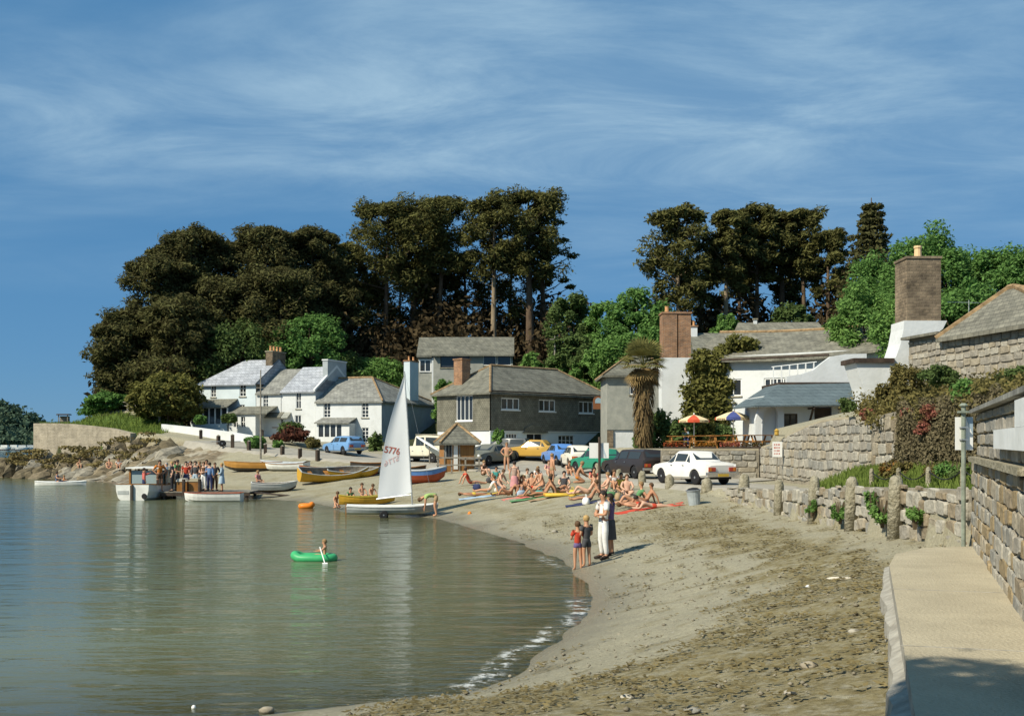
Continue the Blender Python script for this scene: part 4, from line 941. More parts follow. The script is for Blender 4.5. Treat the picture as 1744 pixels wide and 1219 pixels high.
def porch_building():
    d = 56.0; x0 = X(1300, d); h = House('verandah_building', 'low white tap room with blue slate verandah roof and timber brackets', x0, d, 2.85, R(0), X(1478, d) - x0, 5.0, 'house')
    w = [(1.05, 1.75, .6, 1.85), (2.6, 3.5, .05, 2.2), (4.2, 5.0, .05, 2.2)]
    h.wall('front', -1, 2.75, w, M_WHITE); h.window('front', w[0], (2, 2), fm=M_DARKWOOD)
    for r in w[1:]: h.door('front', r, M_DARKWOOD, frame=False)
    for sd in ('left', 'right', 'back'): h.wall(sd, -1, 2.75, [], M_WHITE)
    L = h.L; mb = MB()
    e = [(-.7, -1.15, 2.15), (L + .25, -1.15, 2.25), (L + .25, 1.0, 3.45), (1.1, 1.0, 3.35), (-.7, 4.2, 2.2)]
    top = lambda p: (p[0], p[1], p[2] + .08)
    mb.face([top(e[0]), top(e[1]), top(e[2]), top(e[3])]); mb.face([top(e[0]), top(e[3]), top((1.1, 4.2, 3.35)), top(e[4])])
    mb.face([e[0], e[1], e[2], e[3]]); mb.face([e[0], e[3], (1.1, 4.2, 3.35), e[4]])
    for a, b in ((e[0], e[1]), (e[1], e[2]), (e[4], e[0])): mb.face([top(a), top(b), b, a])
    r = mb.build('verandah_roof', M_SLATE_BLUE, h.o)
    MB().box(1.05, L + .25, .9, 5.0, 3.34, 3.5).build('flat_roof', M_DARKWOOD, r)
    for u in (2.3, 3.85, 5.15):
        t = MB(); t.tube([(u, -.02, 1.2), (u, -1.0, 2.18)], .06, 4); t.tube([(u, -.02, 2.1), (u, -1.1, 2.12)], .06, 4); t.build('bracket', M_DARKWOOD, h.o)
    # arched white buttress at the corner
    MB().prism([(-.5, -.5), (-.18, -.5), (-.2, 1.3), (-.05, 1.9), (.35, 2.25), (.5, 2.3), (.62, 1.9), (.62, -.5), (.95, -.5), (.95, 2.35), (.2, 2.5), (-.3, 2.2), (-.5, 1.5)], lambda u, v, w_: (u, w_, v), -.45, -.1).build('corner_arch', M_WHITE, h.o)
    # white parapet with a swept end, roof terrace balustrade
    p = empty('swept_parapet', (X(1340, 58.5), 58.5, 5.9)); tag(p, 'white parapet wall with swept curved end above the verandah roof', 'wall')
    px = lambda a, b: (X(a, 58.5) - p.location.x, Z(b, 58.5) - 5.9)
    poly = [px(1340, 665)] + [px(1476, 665), px(1476, 602), px(1440, 603), px(1415, 607), px(1400, 618), px(1385, 630), px(1365, 637), px(1340, 641)]
    MB().prism(poly, lambda u, v, w_: (u, w_, v), 0, .35).build('parapet', M_WHITE, p)
    t = MB(); 
    for k in range(6): a = px(1325 + 14 * k, 634 - k * 1.5); t.box(a[0] - .03, a[0] + .03, 1.0, 1.06, -1.2, a[1] + .35)
    a, b = px(1322, 634), px(1400, 625); t.tube([(a[0], 1.03, a[1] + .35), (b[0], 1.03, b[1] + .35)], .03, 5); t.build('balustrade', M_PAINT, p)
porch_building()

def end_stack():
    d = 44.0; base = Vector((X(1500, d), d, 4.0)); q = lambda a, b: (X(a, d) - base.x, Z(b, d) - base.z)
    o = empty('stone_stack', base); tag(o, 'tall square stone chimney on a whitewashed base with a cream pot', 'chimney')
    poly = [q(1478, 700), q(1470, 660), q(1457, 618), q(1519, 616), q(1527, 606), q(1534, 585), q(1539, 560), q(1540, 546), q(1613, 546), q(1606, 560), q(1585, 576), q(1561, 582), q(1561, 700)]
    MB().prism(poly, lambda u, v, w: (u, w, v), 0, 1.5).build('white_base', M_WHITE, o)
    a, b = q(1452, 618), q(1522, 610); MB().box(a[0], b[0], -.12, 1.6, a[1], b[1]).build('slate_coping', M_DARKWOOD, o)
    a, b = q(1546, 546), q(1604, 440); MB().box(a[0], b[0], .08, 1.46, a[1] + .002, b[1]).build('stack', M_OLDSTONE, o)
    MB().box(a[0] - .04, b[0] + .04, .04, 1.50, b[1] + .002, b[1] + .1).build('stack_cap', M_OLDSTONE, o)
    c = q(1575, 437); MB().lathe([(.17, 0), (.155, .06), (.14, .4), (.17, .44), (.165, .52)], 10, (c[0], .75, b[1] + .1)).build('chimney_pot', mat('cream_pot', (.72, .5, .27), .7), o)
    MB().box(q(1548, 590)[0], q(1572, 590)[0], -.05, 0, q(0, 640)[1], q(0, 637)[1]).build('string_course', M_WHITE, o)
end_stack()
def stone_wing():
    h = House('stone_wing', 'stone wing with big pale rubble blocks and slate roof above the shrubs', 15.55, 43.0, 4.2, 0, 9.8, 3.4, 'house')
    U = Vector((17.25 - 15.55, 33 - 43.0)); h.rz = math.atan2(U.y, U.x); h.o.rotation_euler = (0, 0, h.rz)
    ze, zr = 3.05, 4.5
    fw = h.wall('front', -1, ze, [], M_MORTAR)
    for sd in ('left', 'right', 'back'): h.wall(sd, -1, ze, [], M_MORTAR)
    r = h.roof(ze, zr, M_SLATE_INN, hl=1.1, hr=5.6, ov=.3, ridge=M_RIDGE, x0=2.7)
    MB().box(-.15, 2.42, -.28, .5, ze + .002, ze + .10).build('slate_coping', M_SLATE_INN, h.o)
    # facing stones
    A_ = Vector((15.55, 43.0, 0)); Uv = Vector((U.x, U.y, 0)).normalized(); Nv = Vector((Uv.y, -Uv.x, 0))
    if Nv.x > 0: Nv = -Nv
    inv = (Matrix.Translation((15.55, 43.0, 4.2)) @ Matrix.Rotation(h.rz, 4, 'Z')).inverted()
    lay_stones(fw, A_, Uv, Nv, 9.5, lerpf([(0, 7.15), (10, 7.15)]), lerpf([(0, 4.6), (10, 4.6)]), (.2, .34), (.26, .6), .045, 130, pal=(0, 2, 2, 0, 1, 0), inv=inv)
    # old television aerial on the roof
    a = empty('roof_aerial', W(1650, 515, 46)); tag(a, 'thin television aerial above the stone wing roof', 'aerial')
    MB().tube([(0, 0, -1.2), (0, 0, .1)], .02, 5).build('mast', M_STEEL, a); MB().tube([(-.9, 0, .02), (.45, 0, -.02)], .012, 4).build('boom', M_STEEL, a)
    for k in range(6): MB().tube([(-.8 + k * .22, -.15, 0), (-.8 + k * .22, .15, 0)], .008, 4).build('rod', M_STEEL, a)
stone_wing()
# ------------------------------------------------------------------ foliage
L_PINE = leafmat('pine_needles', (.175, .175, .058), (.075, .072, .028), .28)
L_CYPRESS = leafmat('cypress_needles', (.145, .148, .055), (.07, .062, .03), .28)
L_FIR = leafmat('fir_needles', (.12, .115, .045), (.05, .052, .022), .2)
L_GREEN = leafmat('spring_leaves', (.18, .32, .09), (.09, .185, .05), .38)
L_BRIGHT = leafmat('bright_leaves', (.215, .36, .10), (.11, .21, .055), .38)
L_DULL = leafmat('dull_leaves', (.15, .21, .07), (.075, .115, .038), .34)
L_COPPER = leafmat('copper_leaves', (.18, .075, .05), (.09, .04, .03), .25)
L_IVY = leafmat('ivy_leaves', (.22, .185, .11), (.10, .09, .05), .2)
L_BRAMBLE = leafmat('bramble_leaves', (.24, .20, .075), (.12, .11, .04), .3)
L_CREEPER = leafmat('creeper_leaves', (.21, .20, .06), (.10, .105, .032), .3)
L_PINK = leafmat('valerian_flowers', (.42, .14, .12), (.16, .11, .05), .2)
L_ORANGE = leafmat('rusty_bracken', (.24, .12, .035), (.10, .09, .03), .2)
L_GRASS = leafmat('grass_blades', (.20, .26, .06), (.12, .17, .04), .3)
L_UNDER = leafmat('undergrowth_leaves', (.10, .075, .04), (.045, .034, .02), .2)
M_BARK = mat('pine_bark', (.15, .105, .065), .95, col2=(.075, .05, .033), scale=3, bump=.5, stretch=(1, 1, .3))
M_BARK_PALE = mat('pale_bark', (.30, .235, .15), .95, col2=(.17, .13, .085), scale=3, bump=.5, stretch=(1, 1, .3))
M_STEM = mat('brown_stem', (.10, .075, .045), .9, var=.3)

def leaves(centres, radii, per, size, rs, flat=1.0, up=.35, shell=.55, aspect=1.0):
    """loose leaf quads in ellipsoidal clumps; centres (n,3), radii (n,3)"""
    n = len(centres); N = n * per; C = np.repeat(centres, per, 0); Rr = np.repeat(radii, per, 0)
    d = rs.normal(size=(N, 3)); d /= np.linalg.norm(d, axis=1)[:, None]
    r = (shell + (1 - shell) * rs.random(N)) ** .8 * (1 + .18 * rs.normal(size=N)); p = C + d * r[:, None] * Rr
    nr = d * .55 + rs.normal(size=(N, 3)) * .6; nr[:, 2] += up; nr /= np.linalg.norm(nr, axis=1)[:, None]
    t = np.cross(nr, rs.normal(size=(N, 3))); t /= np.linalg.norm(t, axis=1)[:, None] + 1e-9; b = np.cross(nr, t)
    s = size * (.6 + .8 * rs.random(N)); t = t * s[:, None] * aspect; b = b * (s / aspect)[:, None] * .75
    return np.stack([p - t - b * .3, p - b * .6 + t * .2, p + t + b * .3, p + b * .7 - t * .15], 1)

def tree_base(name, label, loc, cat='tree', group=None): return empty(name, loc, 0, label, cat, group)

def pine(px, top, wpx, d, label, seed, crown0=.55, base=None, pale=False, group='tall dark pines on the hill', clumps=70, per=110, leafm=None, name='pine_tree', limbs=14, flatten=1.0, extra=(), dens=1.5, dome=False):
    rs = np.random.default_rng(seed); rnd = random.Random(seed)
    x = X(px, d); zb = H(x, d) if base is None else base; Ht = Z(top, d) - zb; Wr = wpx / 2 / F * d
    o = tree_base(name, label, (x, d, zb), group=group); leafm = leafm or L_PINE
    tr = MB(); k = 9; lean = rnd.uniform(-.03, .03); wob = rnd.uniform(.05, .25)
    line = [Vector((lean * Ht * t + wob * math.sin(3 * t + seed), wob * math.cos(2.5 * t + seed), Ht * .93 * t)) for t in [i / k for i in range(k + 1)]]
    r0 = .022 * Ht * rnd.uniform(.75, 1.1); tr.tube(line, [r0 * (1.15 - .95 * i / k) for i in range(k + 1)], 7)
    at = lambda t: line[min(k - 1, int(t * k))].lerp(line[min(k, int(t * k) + 1)], t * k - int(t * k)) if t < 1 else line[-1]
    trunk = tr.build('trunk', M_BARK_PALE if pale else M_BARK, o, smooth=True)
    br = MB(); cs, rr = [], []
    for i in range(limbs):
        t = crown0 - .10 + (1.0 - crown0 + .06) * ((i + rnd.random() * .7) / limbs); t = min(t, .985); a = i * 2.4 + rnd.uniform(-.5, .5)
        rel = (t - crown0) / (1 - crown0 + 1e-6); prof = 1.0 if rel < .62 else max(.3, 1.05 - (rel - .62) * 1.55)
        if dome: prof = max(.28, math.sqrt(max(0, 1 - max(0, rel) ** 2.0)))
        if rel < 0: prof = .75
        ln = Wr * prof * rnd.uniform(.72, 1.05); p0 = at(min(t, .99)) * 1.0; up = rnd.uniform(.15, .5)
        p1 = p0 + Vector((math.cos(a) * ln * .5, math.sin(a) * ln * .5, ln * .16)); p2 = p0 + Vector((math.cos(a) * ln, math.sin(a) * ln, ln * up))
        br.tube([p0, p1, p2], [r0 * .30, r0 * .2, r0 * .09], 5)
        for j in range(max(2, int(clumps / limbs))):
            q = .42 + .62 * rnd.random(); c = p1.lerp(p2, (q - .5) * 2) if q > .5 else p0.lerp(p1, q * 2)
            s = Wr * rnd.uniform(.19, .34) * (1.0 if rel < .8 else .9)
            c = c + Vector((rnd.gauss(0, 1) * Wr * .13, rnd.gauss(0, 1) * Wr * .13, rnd.gauss(.3, 1) * Wr * .16)); c.z = min(c.z, Ht - s * .5)
            cs.append(c); rr.append((s, s, s * rnd.uniform(.55, .85) * flatten))
    for i in range(int(clumps * .25)):                  # crown top
        a = rnd.uniform(0, 6.28); q = Wr * .62 * math.sqrt(rnd.random()); s = Wr * rnd.uniform(.16, .26)
        cs.append(Vector((math.cos(a) * q, math.sin(a) * q, 0)) + at(.97) + Vector((0, 0, Ht * .05 - q * .4))); rr.append((s, s, s * .6))
    for (ex, ez, es) in extra:                           # side boughs read off the outline
        c = Vector((X(ex, d) - x, rnd.uniform(-.5, .5), Z(ez, d) - zb)); cs.append(c); rr.append((es * 1.3, es, es * .5))
        tz = max(.3, min(.95, (c.z - .8) / Ht)); br.tube([at(tz), at(tz).lerp(c, .6) + Vector((0, 0, -.2)), c], [r0 * .25, r0 * .16, r0 * .06], 5)
    for i in range(8):                                   # dead stubs on the bare trunk
        t = rnd.uniform(.25, max(.3, crown0)); a = rnd.uniform(0, 6.28); ln = rnd.uniform(.5, 2.6); p = at(t)
        br.tube([p, p + Vector((math.cos(a) * ln, math.sin(a) * ln, rnd.uniform(.0, .9)))], [r0 * .12, r0 * .03], 4)
    br.build('branches', M_BARK_PALE if pale else M_BARK, o)
    V = leaves(np.array([tuple(c) for c in cs]), np.array(rr), int(per * dens), .185, rs, up=.9, aspect=1.25)
    put('crown', quads_mesh('crown', V, leafm), o)
    return o

def broadleaf(px, top, wpx, d, label, seed, base=None, leafm=None, name='broadleaf_tree', per=120, clumps=80, group='broadleaf trees', squash=1.0, low=.2, size=.21, trunk=True):
    rs = np.random.default_rng(seed); rnd = random.Random(seed)
    x = X(px, d); zb = H(x, d) if base is None else base; Ht = Z(top, d) - zb; Wr = wpx / 2 / F * d
    o = tree_base(name, label, (x, d, zb), group=group)
    zc = Ht * (1 + low) / 2; hz = Ht * (1 - low) / 2
    if trunk:
        t = MB(); r0 = max(.06, .02 * Ht); t.tube([(0, 0, -.3), (.05 * Wr, 0, Ht * .3), (-.03 * Wr, .04 * Wr, Ht * .6)], [r0 * 1.2, r0, r0 * .5], 7); t.build('trunk', M_BARK, o, smooth=True)
        b = MB()
        for i in range(9):
            a = i * 2.4; b.tube([(0, 0, Ht * (.25 + .035 * i)), (math.cos(a) * Wr * .55, math.sin(a) * Wr * .55, zc + hz * rnd.uniform(-.2, .6))], [r0 * .45, r0 * .12], 5)
        b.build('branches', M_BARK, o)
    cs, rr = [], []
    lob = [(rnd.uniform(0, 6.28), rnd.uniform(-.4, .8), rnd.uniform(.1, .3)) for _ in range(7)]
    for i in range(clumps):
        a = rnd.uniform(0, 6.28); v = rnd.uniform(-.75, 1.0); q = math.sqrt(max(0, 1 - v * v)); k = rnd.uniform(.62, .88)
        for (la, lv, ls) in lob:
            k += ls * .45 * max(0, math.cos(a - la)) ** 6 * max(0, 1 - abs(v - lv))
        k = min(k, .93); s = rnd.uniform(.17, .31)
        cs.append((math.cos(a) * q * k * Wr, math.sin(a) * q * k * Wr, zc + v * k * hz)); m = min(Wr, hz); rr.append((s * Wr * .95, s * Wr * .95, s * m * .82 * squash))
    if d < 85: per, size = int(per * 2.3), .115
    else: per, size = int(per * 1.25), .18
    V = leaves(np.array(cs), np.array(rr), per, size, rs, up=.85)
    V[:, :, 2] = np.maximum(V[:, :, 2], -.1)
    put('crown', quads_mesh('crown', V, leafm or L_GREEN), o)
    return o
def shrub(loc, rx, rz, label, seed, leafm=None, name='shrub', per=70, clumps=16, group='shrubs round the houses', size=.14, ry=None, cat='shrub', stems=True):
    rs = np.random.default_rng(seed); rnd = random.Random(seed); o = tree_base(name, label, loc, cat, group); ry = ry or rx
    if stems:
        t = MB()
        for i in range(5): a = i * 1.3; t.tube([(0, 0, -.1), (math.cos(a) * rx * .5, math.sin(a) * ry * .5, rz * .9)], [.035, .012], 4)
        t.build('stems', M_STEM, o)
    cs, rr = [], []
    for i in range(clumps):
        a = rnd.uniform(0, 6.28); q = math.sqrt(rnd.random()) * .8; z = rnd.uniform(.15, 1.0) * (1 - .45 * q * q)
        s = rnd.uniform(.25, .42); cs.append((math.cos(a) * q * rx, math.sin(a) * q * ry, rz * z * .85)); rr.append((s * rx, s * ry, s * rz * .6))
    V = leaves(np.array(cs), np.array(rr), per, size, rs, up=.4); V[:, :, 2] = np.maximum(V[:, :, 2], -.05)
    put('foliage', quads_mesh('foliage', V, leafm or L_GREEN), o); return o

# --- pines of the left headland: broad crowns down to the ground
HG = 'dark spreading pines of the headland'
for a in [(208, 545, 105, 113, 'dark spreading pine at the outer edge of the headland grove', 1, .12, ()), (265, 425, 145, 117, 'tall dark spreading pine behind the headland bushes', 2, .12, ()),
          (338, 378, 145, 120, 'highest domed pine of the headland grove', 3, .14, ()), (300, 505, 150, 112, 'lower dark pine filling the front of the headland grove', 4, .1, ()),
          (448, 376, 145, 123, 'dark pine above the pale blue cottage chimney', 5, .2, ()), (525, 380, 115, 125, 'dark pine behind the white gabled cottage', 6, .22, ()),
          (395, 470, 150, 118, 'dense pine below the notch in the headland grove', 7, .12, ()), (235, 520, 120, 115, 'ragged pine leaning over the headland lawn', 8, .08, ()),
          (300, 402, 130, 121, 'dome-topped pine between the two highest headland crowns', 10, .3, ()), (392, 402, 130, 124, 'pine closing the notch of the headland grove', 11, .35, ()), (490, 392, 115, 126, 'pine behind the gabled cottage stack', 12, .35, ()), (572, 432, 95, 126, 'pine joining the headland grove to the central grove', 13, .35, ()),
          (480, 450, 170, 119, 'dense lower pine behind the leafy trees above the terrace', 9, .2, ())]:
    ex = [(168, 640, 1.0), (180, 605, .9), (175, 665, .8)] if a[5] == 1 else []
    pine(a[0], a[1], a[2], a[3], a[4], a[5], crown0=a[6], clumps=150, per=125, limbs=26, group=HG, leafm=L_CYPRESS, name='headland_pine', extra=ex, dome=True)
# --- tall pines in the middle
CGR = 'tall open pines behind the bungalow'
pine(600, 405, 75, 128, 'slender pine leaning left of the central grove', 21, .5, group=CGR, clumps=45, extra=[(580, 440, 1.1), (590, 470, 1.0), (572, 420, .9)])
pine(655, 334, 140, 128, 'tall pine with broad flat crown left of the bungalow', 22, .60, group=CGR, clumps=95, extra=[(592, 470, 1.0), (612, 400, 1.2), (600, 440, 1.2)])
pine(705, 338, 125, 131, 'tall dark pine straight behind the bungalow roof end', 23, .58, group=CGR, clumps=85)
pine(748, 326, 112, 129, 'tall pine with tufted crown beside the gap in the grove', 24, .62, group=CGR, clumps=80, extra=[(770, 450, 1.0), (775, 370, 1.0)])
pine(790, 420, 80, 134, 'shorter pine filling the gap of the central grove', 25, .35, group=CGR, clumps=60)
pine(838, 323, 115, 126, 'pale-trunked pine behind the bungalow', 26, .64, group=CGR, pale=True, clumps=85)
pine(900, 315, 122, 127, 'highest round-headed pine of the central grove', 27, .62, group=CGR, clumps=95)
pine(928, 345, 60, 129, 'bare-boughed pine at the right edge of the central grove', 28, .6, group=CGR, clumps=40, extra=[(955, 430, .8), (975, 434, .6), (958, 408, .6), (950, 380, .7), (972, 488, .5), (960, 478, .5)])
pine(870, 420, 120, 134, 'dense dark pine behind the pale trunk', 29, .3, group=CGR, clumps=80)
pine(680, 440, 150, 135, 'dense dark pine at the back of the central grove', 30, .3, group=CGR, clumps=90)
pine(620, 470, 110, 132, 'low dark pine at the foot of the central grove', 31, .25, group=CGR, clumps=80)
pine(745, 455, 120, 136, 'shaded pine between the two tallest crowns', 32, .3, group=CGR, clumps=80)
# --- right grove
RGR = 'tall pines behind the inn'
pine(1158, 340, 118, 105, 'open pine with tiered boughs left of the inn grove', 41, .56, group=RGR, pale=True, clumps=80, extra=[(1105, 430, 1.1), (1120, 445, 1.0), (1100, 450, .9), (1128, 400, 1.2), (1150, 455, 1.1), (1185, 470, .9), (1130, 375, 1.1)])
pine(1236, 347, 84, 106, 'straight pale-trunked pine above the inn ridge', 42, .62, group=RGR, pale=True, clumps=75, extra=[(1212, 420, 1.0), (1215, 450, .9)])
pine(1292, 341, 95, 109, 'broad dark pine in the middle of the inn grove', 43, .63, group=RGR, clumps=90)
pine(1330, 352, 90, 111, 'dark pine with bare lower trunk in the inn grove', 44, .64, group=RGR, clumps=75)
pine(1368, 348, 85, 109, 'pine with a raised tuft near the right of the inn grove', 45, .64, group=RGR, clumps=75)
pine(1408, 386, 78, 107, 'layered pine at the right end of the inn grove', 46, .58, group=RGR, clumps=60, extra=[(1432, 405, .8), (1436, 430, .7)])
pine(1262, 400, 90, 114, 'shaded pine behind the pale trunk of the inn grove', 47, .55, group=RGR, clumps=55)
pine(1345, 420, 100, 116, 'shaded pine at the back of the inn grove', 48, .6, group=RGR, clumps=55)
pine(1195, 440, 80, 110, 'short pine between the tiered pine and the pale trunk', 49, .3, group=RGR, clumps=55)
def fir():
    d = 100; px = 1484; x = X(px, d); zb = 9.0; Ht = Z(337, d) - zb; o = tree_base('fir_tree', 'pointed dark fir rising behind the leafy trees', (x, d, zb)); rnd = random.Random(3); rs = np.random.default_rng(3)
    MB().tube([(0, 0, 0), (0, 0, Ht)], [.32, .04], 7).build('trunk', M_BARK, o)
    cs, rr, b = [], [], MB()
    for k in range(16):
        z = Ht * (.35 + .64 * k / 16); w = (1 - ((z / Ht) - .35) / .66) ** .8 * 3.5 + .35
        for j in range(7):
            a = j * .9 + k * .5; ln = w * rnd.uniform(.75, 1.08); c = (math.cos(a) * ln * .6, math.sin(a) * ln * .6, z - ln * .05); b.tube([(0, 0, z), (math.cos(a) * ln, math.sin(a) * ln, z + .1)], [.05, .015], 4)
            cs.append(c); rr.append((ln * .45, ln * .45, .28))
    b.build('branches', M_BARK, o); put('crown', quads_mesh('crown', leaves(np.array(cs), np.array(rr), 60, .2, rs, up=.5), L_FIR), o)
fir()
# --- leafy trees
broadleaf(1592, 374, 175, 72, 'large round leafy tree behind the tall stone chimney', 51, base=5, leafm=L_GREEN, clumps=120, per=150, low=.05)
broadleaf(1500, 425, 150, 76, 'pale green leafy tree below the pointed fir', 52, base=5, leafm=L_GREEN, clumps=110, per=130, low=.02)
broadleaf(1475, 470, 130, 70, 'low spreading leafy tree behind the inn roof', 53, base=5, leafm=L_BRIGHT, clumps=90, per=120, low=.0)
broadleaf(1690, 404, 150, 70, 'leafy tree above the stone wing roof', 54, base=5, leafm=L_GREEN, clumps=110, per=140, low=.05)
broadleaf(1755, 410, 120, 66, 'leafy tree cut by the edge of the stone wing', 55, base=5, leafm=L_GREEN, clumps=80, per=130, low=.05)
broadleaf(1545, 490, 150, 66, 'bushy leafy tree hugging the inn ridge', 56, base=5, leafm=L_BRIGHT, clumps=90, per=120, low=0)
broadleaf(1640, 470, 160, 64, 'bushy tree right of the tall stone chimney', 57, base=5, leafm=L_GREEN, clumps=90, per=130, low=0)
broadleaf(975, 486, 95, 108, 'dark leafy tree right of the central pine grove', 61, leafm=L_DULL, clumps=80, low=.05)
broadleaf(1078, 487, 115, 104, 'leafy tree behind the palm', 62, leafm=L_GREEN, clumps=90, low=.05)
broadleaf(1030, 505, 90, 106, 'leafy tree between the dark tree and the palm', 63, leafm=L_BRIGHT, clumps=80, low=.02)
broadleaf(1130, 515, 90, 100, 'bushy tree behind the red brick stack', 64, leafm=L_GREEN, clumps=70, low=.0)
broadleaf(1055, 560, 110, 98, 'low leafy tree behind the grey wing roof', 65, leafm=L_BRIGHT, clumps=70, low=0)
broadleaf(975, 560, 90, 104, 'shaded bushy tree above the slate-hung roof', 66, leafm=L_DULL, clumps=70, low=0)
broadleaf(1235, 532, 60, 100, 'rounded bush at the foot of the pale pine trunk', 67, leafm=L_BRIGHT, clumps=50, low=0, trunk=False)
broadleaf(1352, 512, 80, 102, 'leafy sapling among the trunks of the inn grove', 68, leafm=L_DULL, clumps=45, low=.1)
broadleaf(400, 536, 145, 114, 'leafy tree over the pale blue cottage roof', 71, leafm=L_DULL, clumps=100, low=.05)
broadleaf(530, 528, 130, 116, 'bright leafy tree behind the cottage chimneys', 72, leafm=L_GREEN, clumps=100, low=.05)
broadleaf(470, 560, 110, 115, 'leafy tree just behind the four-pot chimney', 73, leafm=L_GREEN, clumps=80, low=.0)
broadleaf(285, 634, 118, 104, 'big olive bush at the corner of the cottage garden', 74, leafm=L_CREEPER, clumps=90, low=-.05, name='garden_bush')
broadleaf(292, 615, 60, 110, 'copper-leaved bush behind the garden bush', 75, leafm=L_COPPER, clumps=40, low=0, name='copper_bush')
broadleaf(645, 608, 110, 118, 'bright bush behind the hipped cottage', 76, leafm=L_BRIGHT, clumps=70, low=0, name='garden_bush')
broadleaf(590, 600, 90, 117, 'bushy tree above the blank gable stack', 77, leafm=L_DULL, clumps=60, low=0)
broadleaf(395, 612, 70, 116, 'bush between the headland pine and the cottage roof', 78, leafm=L_GREEN, clumps=50, low=0, name='garden_bush')
broadleaf(185, 665, 70, 110, 'small bushy tree below the outer headland pine', 79, leafm=L_GREEN, clumps=50, low=0)
for i, (px, top, w, d, lab) in enumerate([(900, 600, 60, 106, 'bright bush right of the bungalow'), (950, 606, 70, 104, 'bright bush by the telegraph pole'), (1000, 603, 70, 102, 'bright bush below the dark leafy tree'), (760, 635, 50, 105, 'bush below the bungalow picture window')]):
    broadleaf(px, top, w, d, lab, 80 + i, leafm=L_BRIGHT, clumps=45, per=110, low=-.05, name='hillside_bush', trunk=False, group='bushes on the hillside')
# dark undergrowth beneath the pines
def undergrowth():
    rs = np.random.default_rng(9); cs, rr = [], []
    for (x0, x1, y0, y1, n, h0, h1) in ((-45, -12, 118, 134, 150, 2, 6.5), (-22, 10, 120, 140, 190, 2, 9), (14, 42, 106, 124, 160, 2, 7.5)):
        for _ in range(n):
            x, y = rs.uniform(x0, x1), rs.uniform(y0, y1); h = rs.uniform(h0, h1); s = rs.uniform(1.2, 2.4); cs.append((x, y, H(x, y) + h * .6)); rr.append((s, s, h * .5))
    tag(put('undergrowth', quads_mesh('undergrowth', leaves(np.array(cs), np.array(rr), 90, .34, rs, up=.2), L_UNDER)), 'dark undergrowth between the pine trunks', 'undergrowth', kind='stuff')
undergrowth()

# --- small plants near the houses
def hedge(px0, px1, py, d, h, label, seed, leafm=L_GREEN, depth=.8):
    x0, x1 = X(px0, d), X(px1, d); z = Z(py, d); shrub(((x0 + x1) / 2, d, z), (x1 - x0) / 2, h, label, seed, leafm, 'garden_shrub', clumps=26, per=60, size=.16, ry=depth)
hedge(418, 452, 762, 88, 1.0, 'green shrub beside the lane below the shop front', 201)
hedge(462, 532, 752, 93, 1.35, 'brownish clipped hedge in front of the gabled cottage', 202, L_COPPER)
hedge(468, 515, 742, 94.5, 1.4, 'green bush behind the clipped hedge', 203, L_DULL)
hedge(465, 482, 766, 90, .8, 'small bright shrub below the clipped hedge', 204, L_BRIGHT)
hedge(600, 622, 766, 95, 1.1, 'low shrub beside the porch of the hipped cottage', 205, L_BRIGHT)
hedge(628, 652, 772, 93, 1.9, 'dark tall shrub at the corner of the hipped cottage', 206, L_DULL)
hedge(378, 405, 720, 103, 1.0, 'small shrub by the verandah', 207, L_DULL)
hedge(330, 352, 722, 102, .9, 'low shrub at the corner of the pale blue cottage', 208, L_GREEN)
hedge(520, 545, 762, 92, .9, 'brown shrub at the end of the clipped hedge', 209, L_BRAMBLE)
hedge(840, 858, 765, 80, 1.6, 'spiky potted shrub beside the slate-hung house', 210, L_BRIGHT)
for i, (px, py, w, h, lm, lab) in enumerate([(160, 702, 60, 1.4, L_GREEN, 'bushy hedge end on the headland lawn'), (215, 705, 50, 1.5, L_ORANGE, 'rusty brown bush above the headland lawn'), (245, 712, 40, 1.2, L_DULL, 'dull bush by the lawn fence'), (190, 703, 34, 1.2, L_GREEN, 'small green bush on the headland lawn')]):
    d = 112; shrub((X(px, d), d, Z(py, d) - .3), w / 2 / F * d, h, lab, 220 + i, lm, 'lawn_bush', clumps=20, per=60, size=.18, ry=1.0)
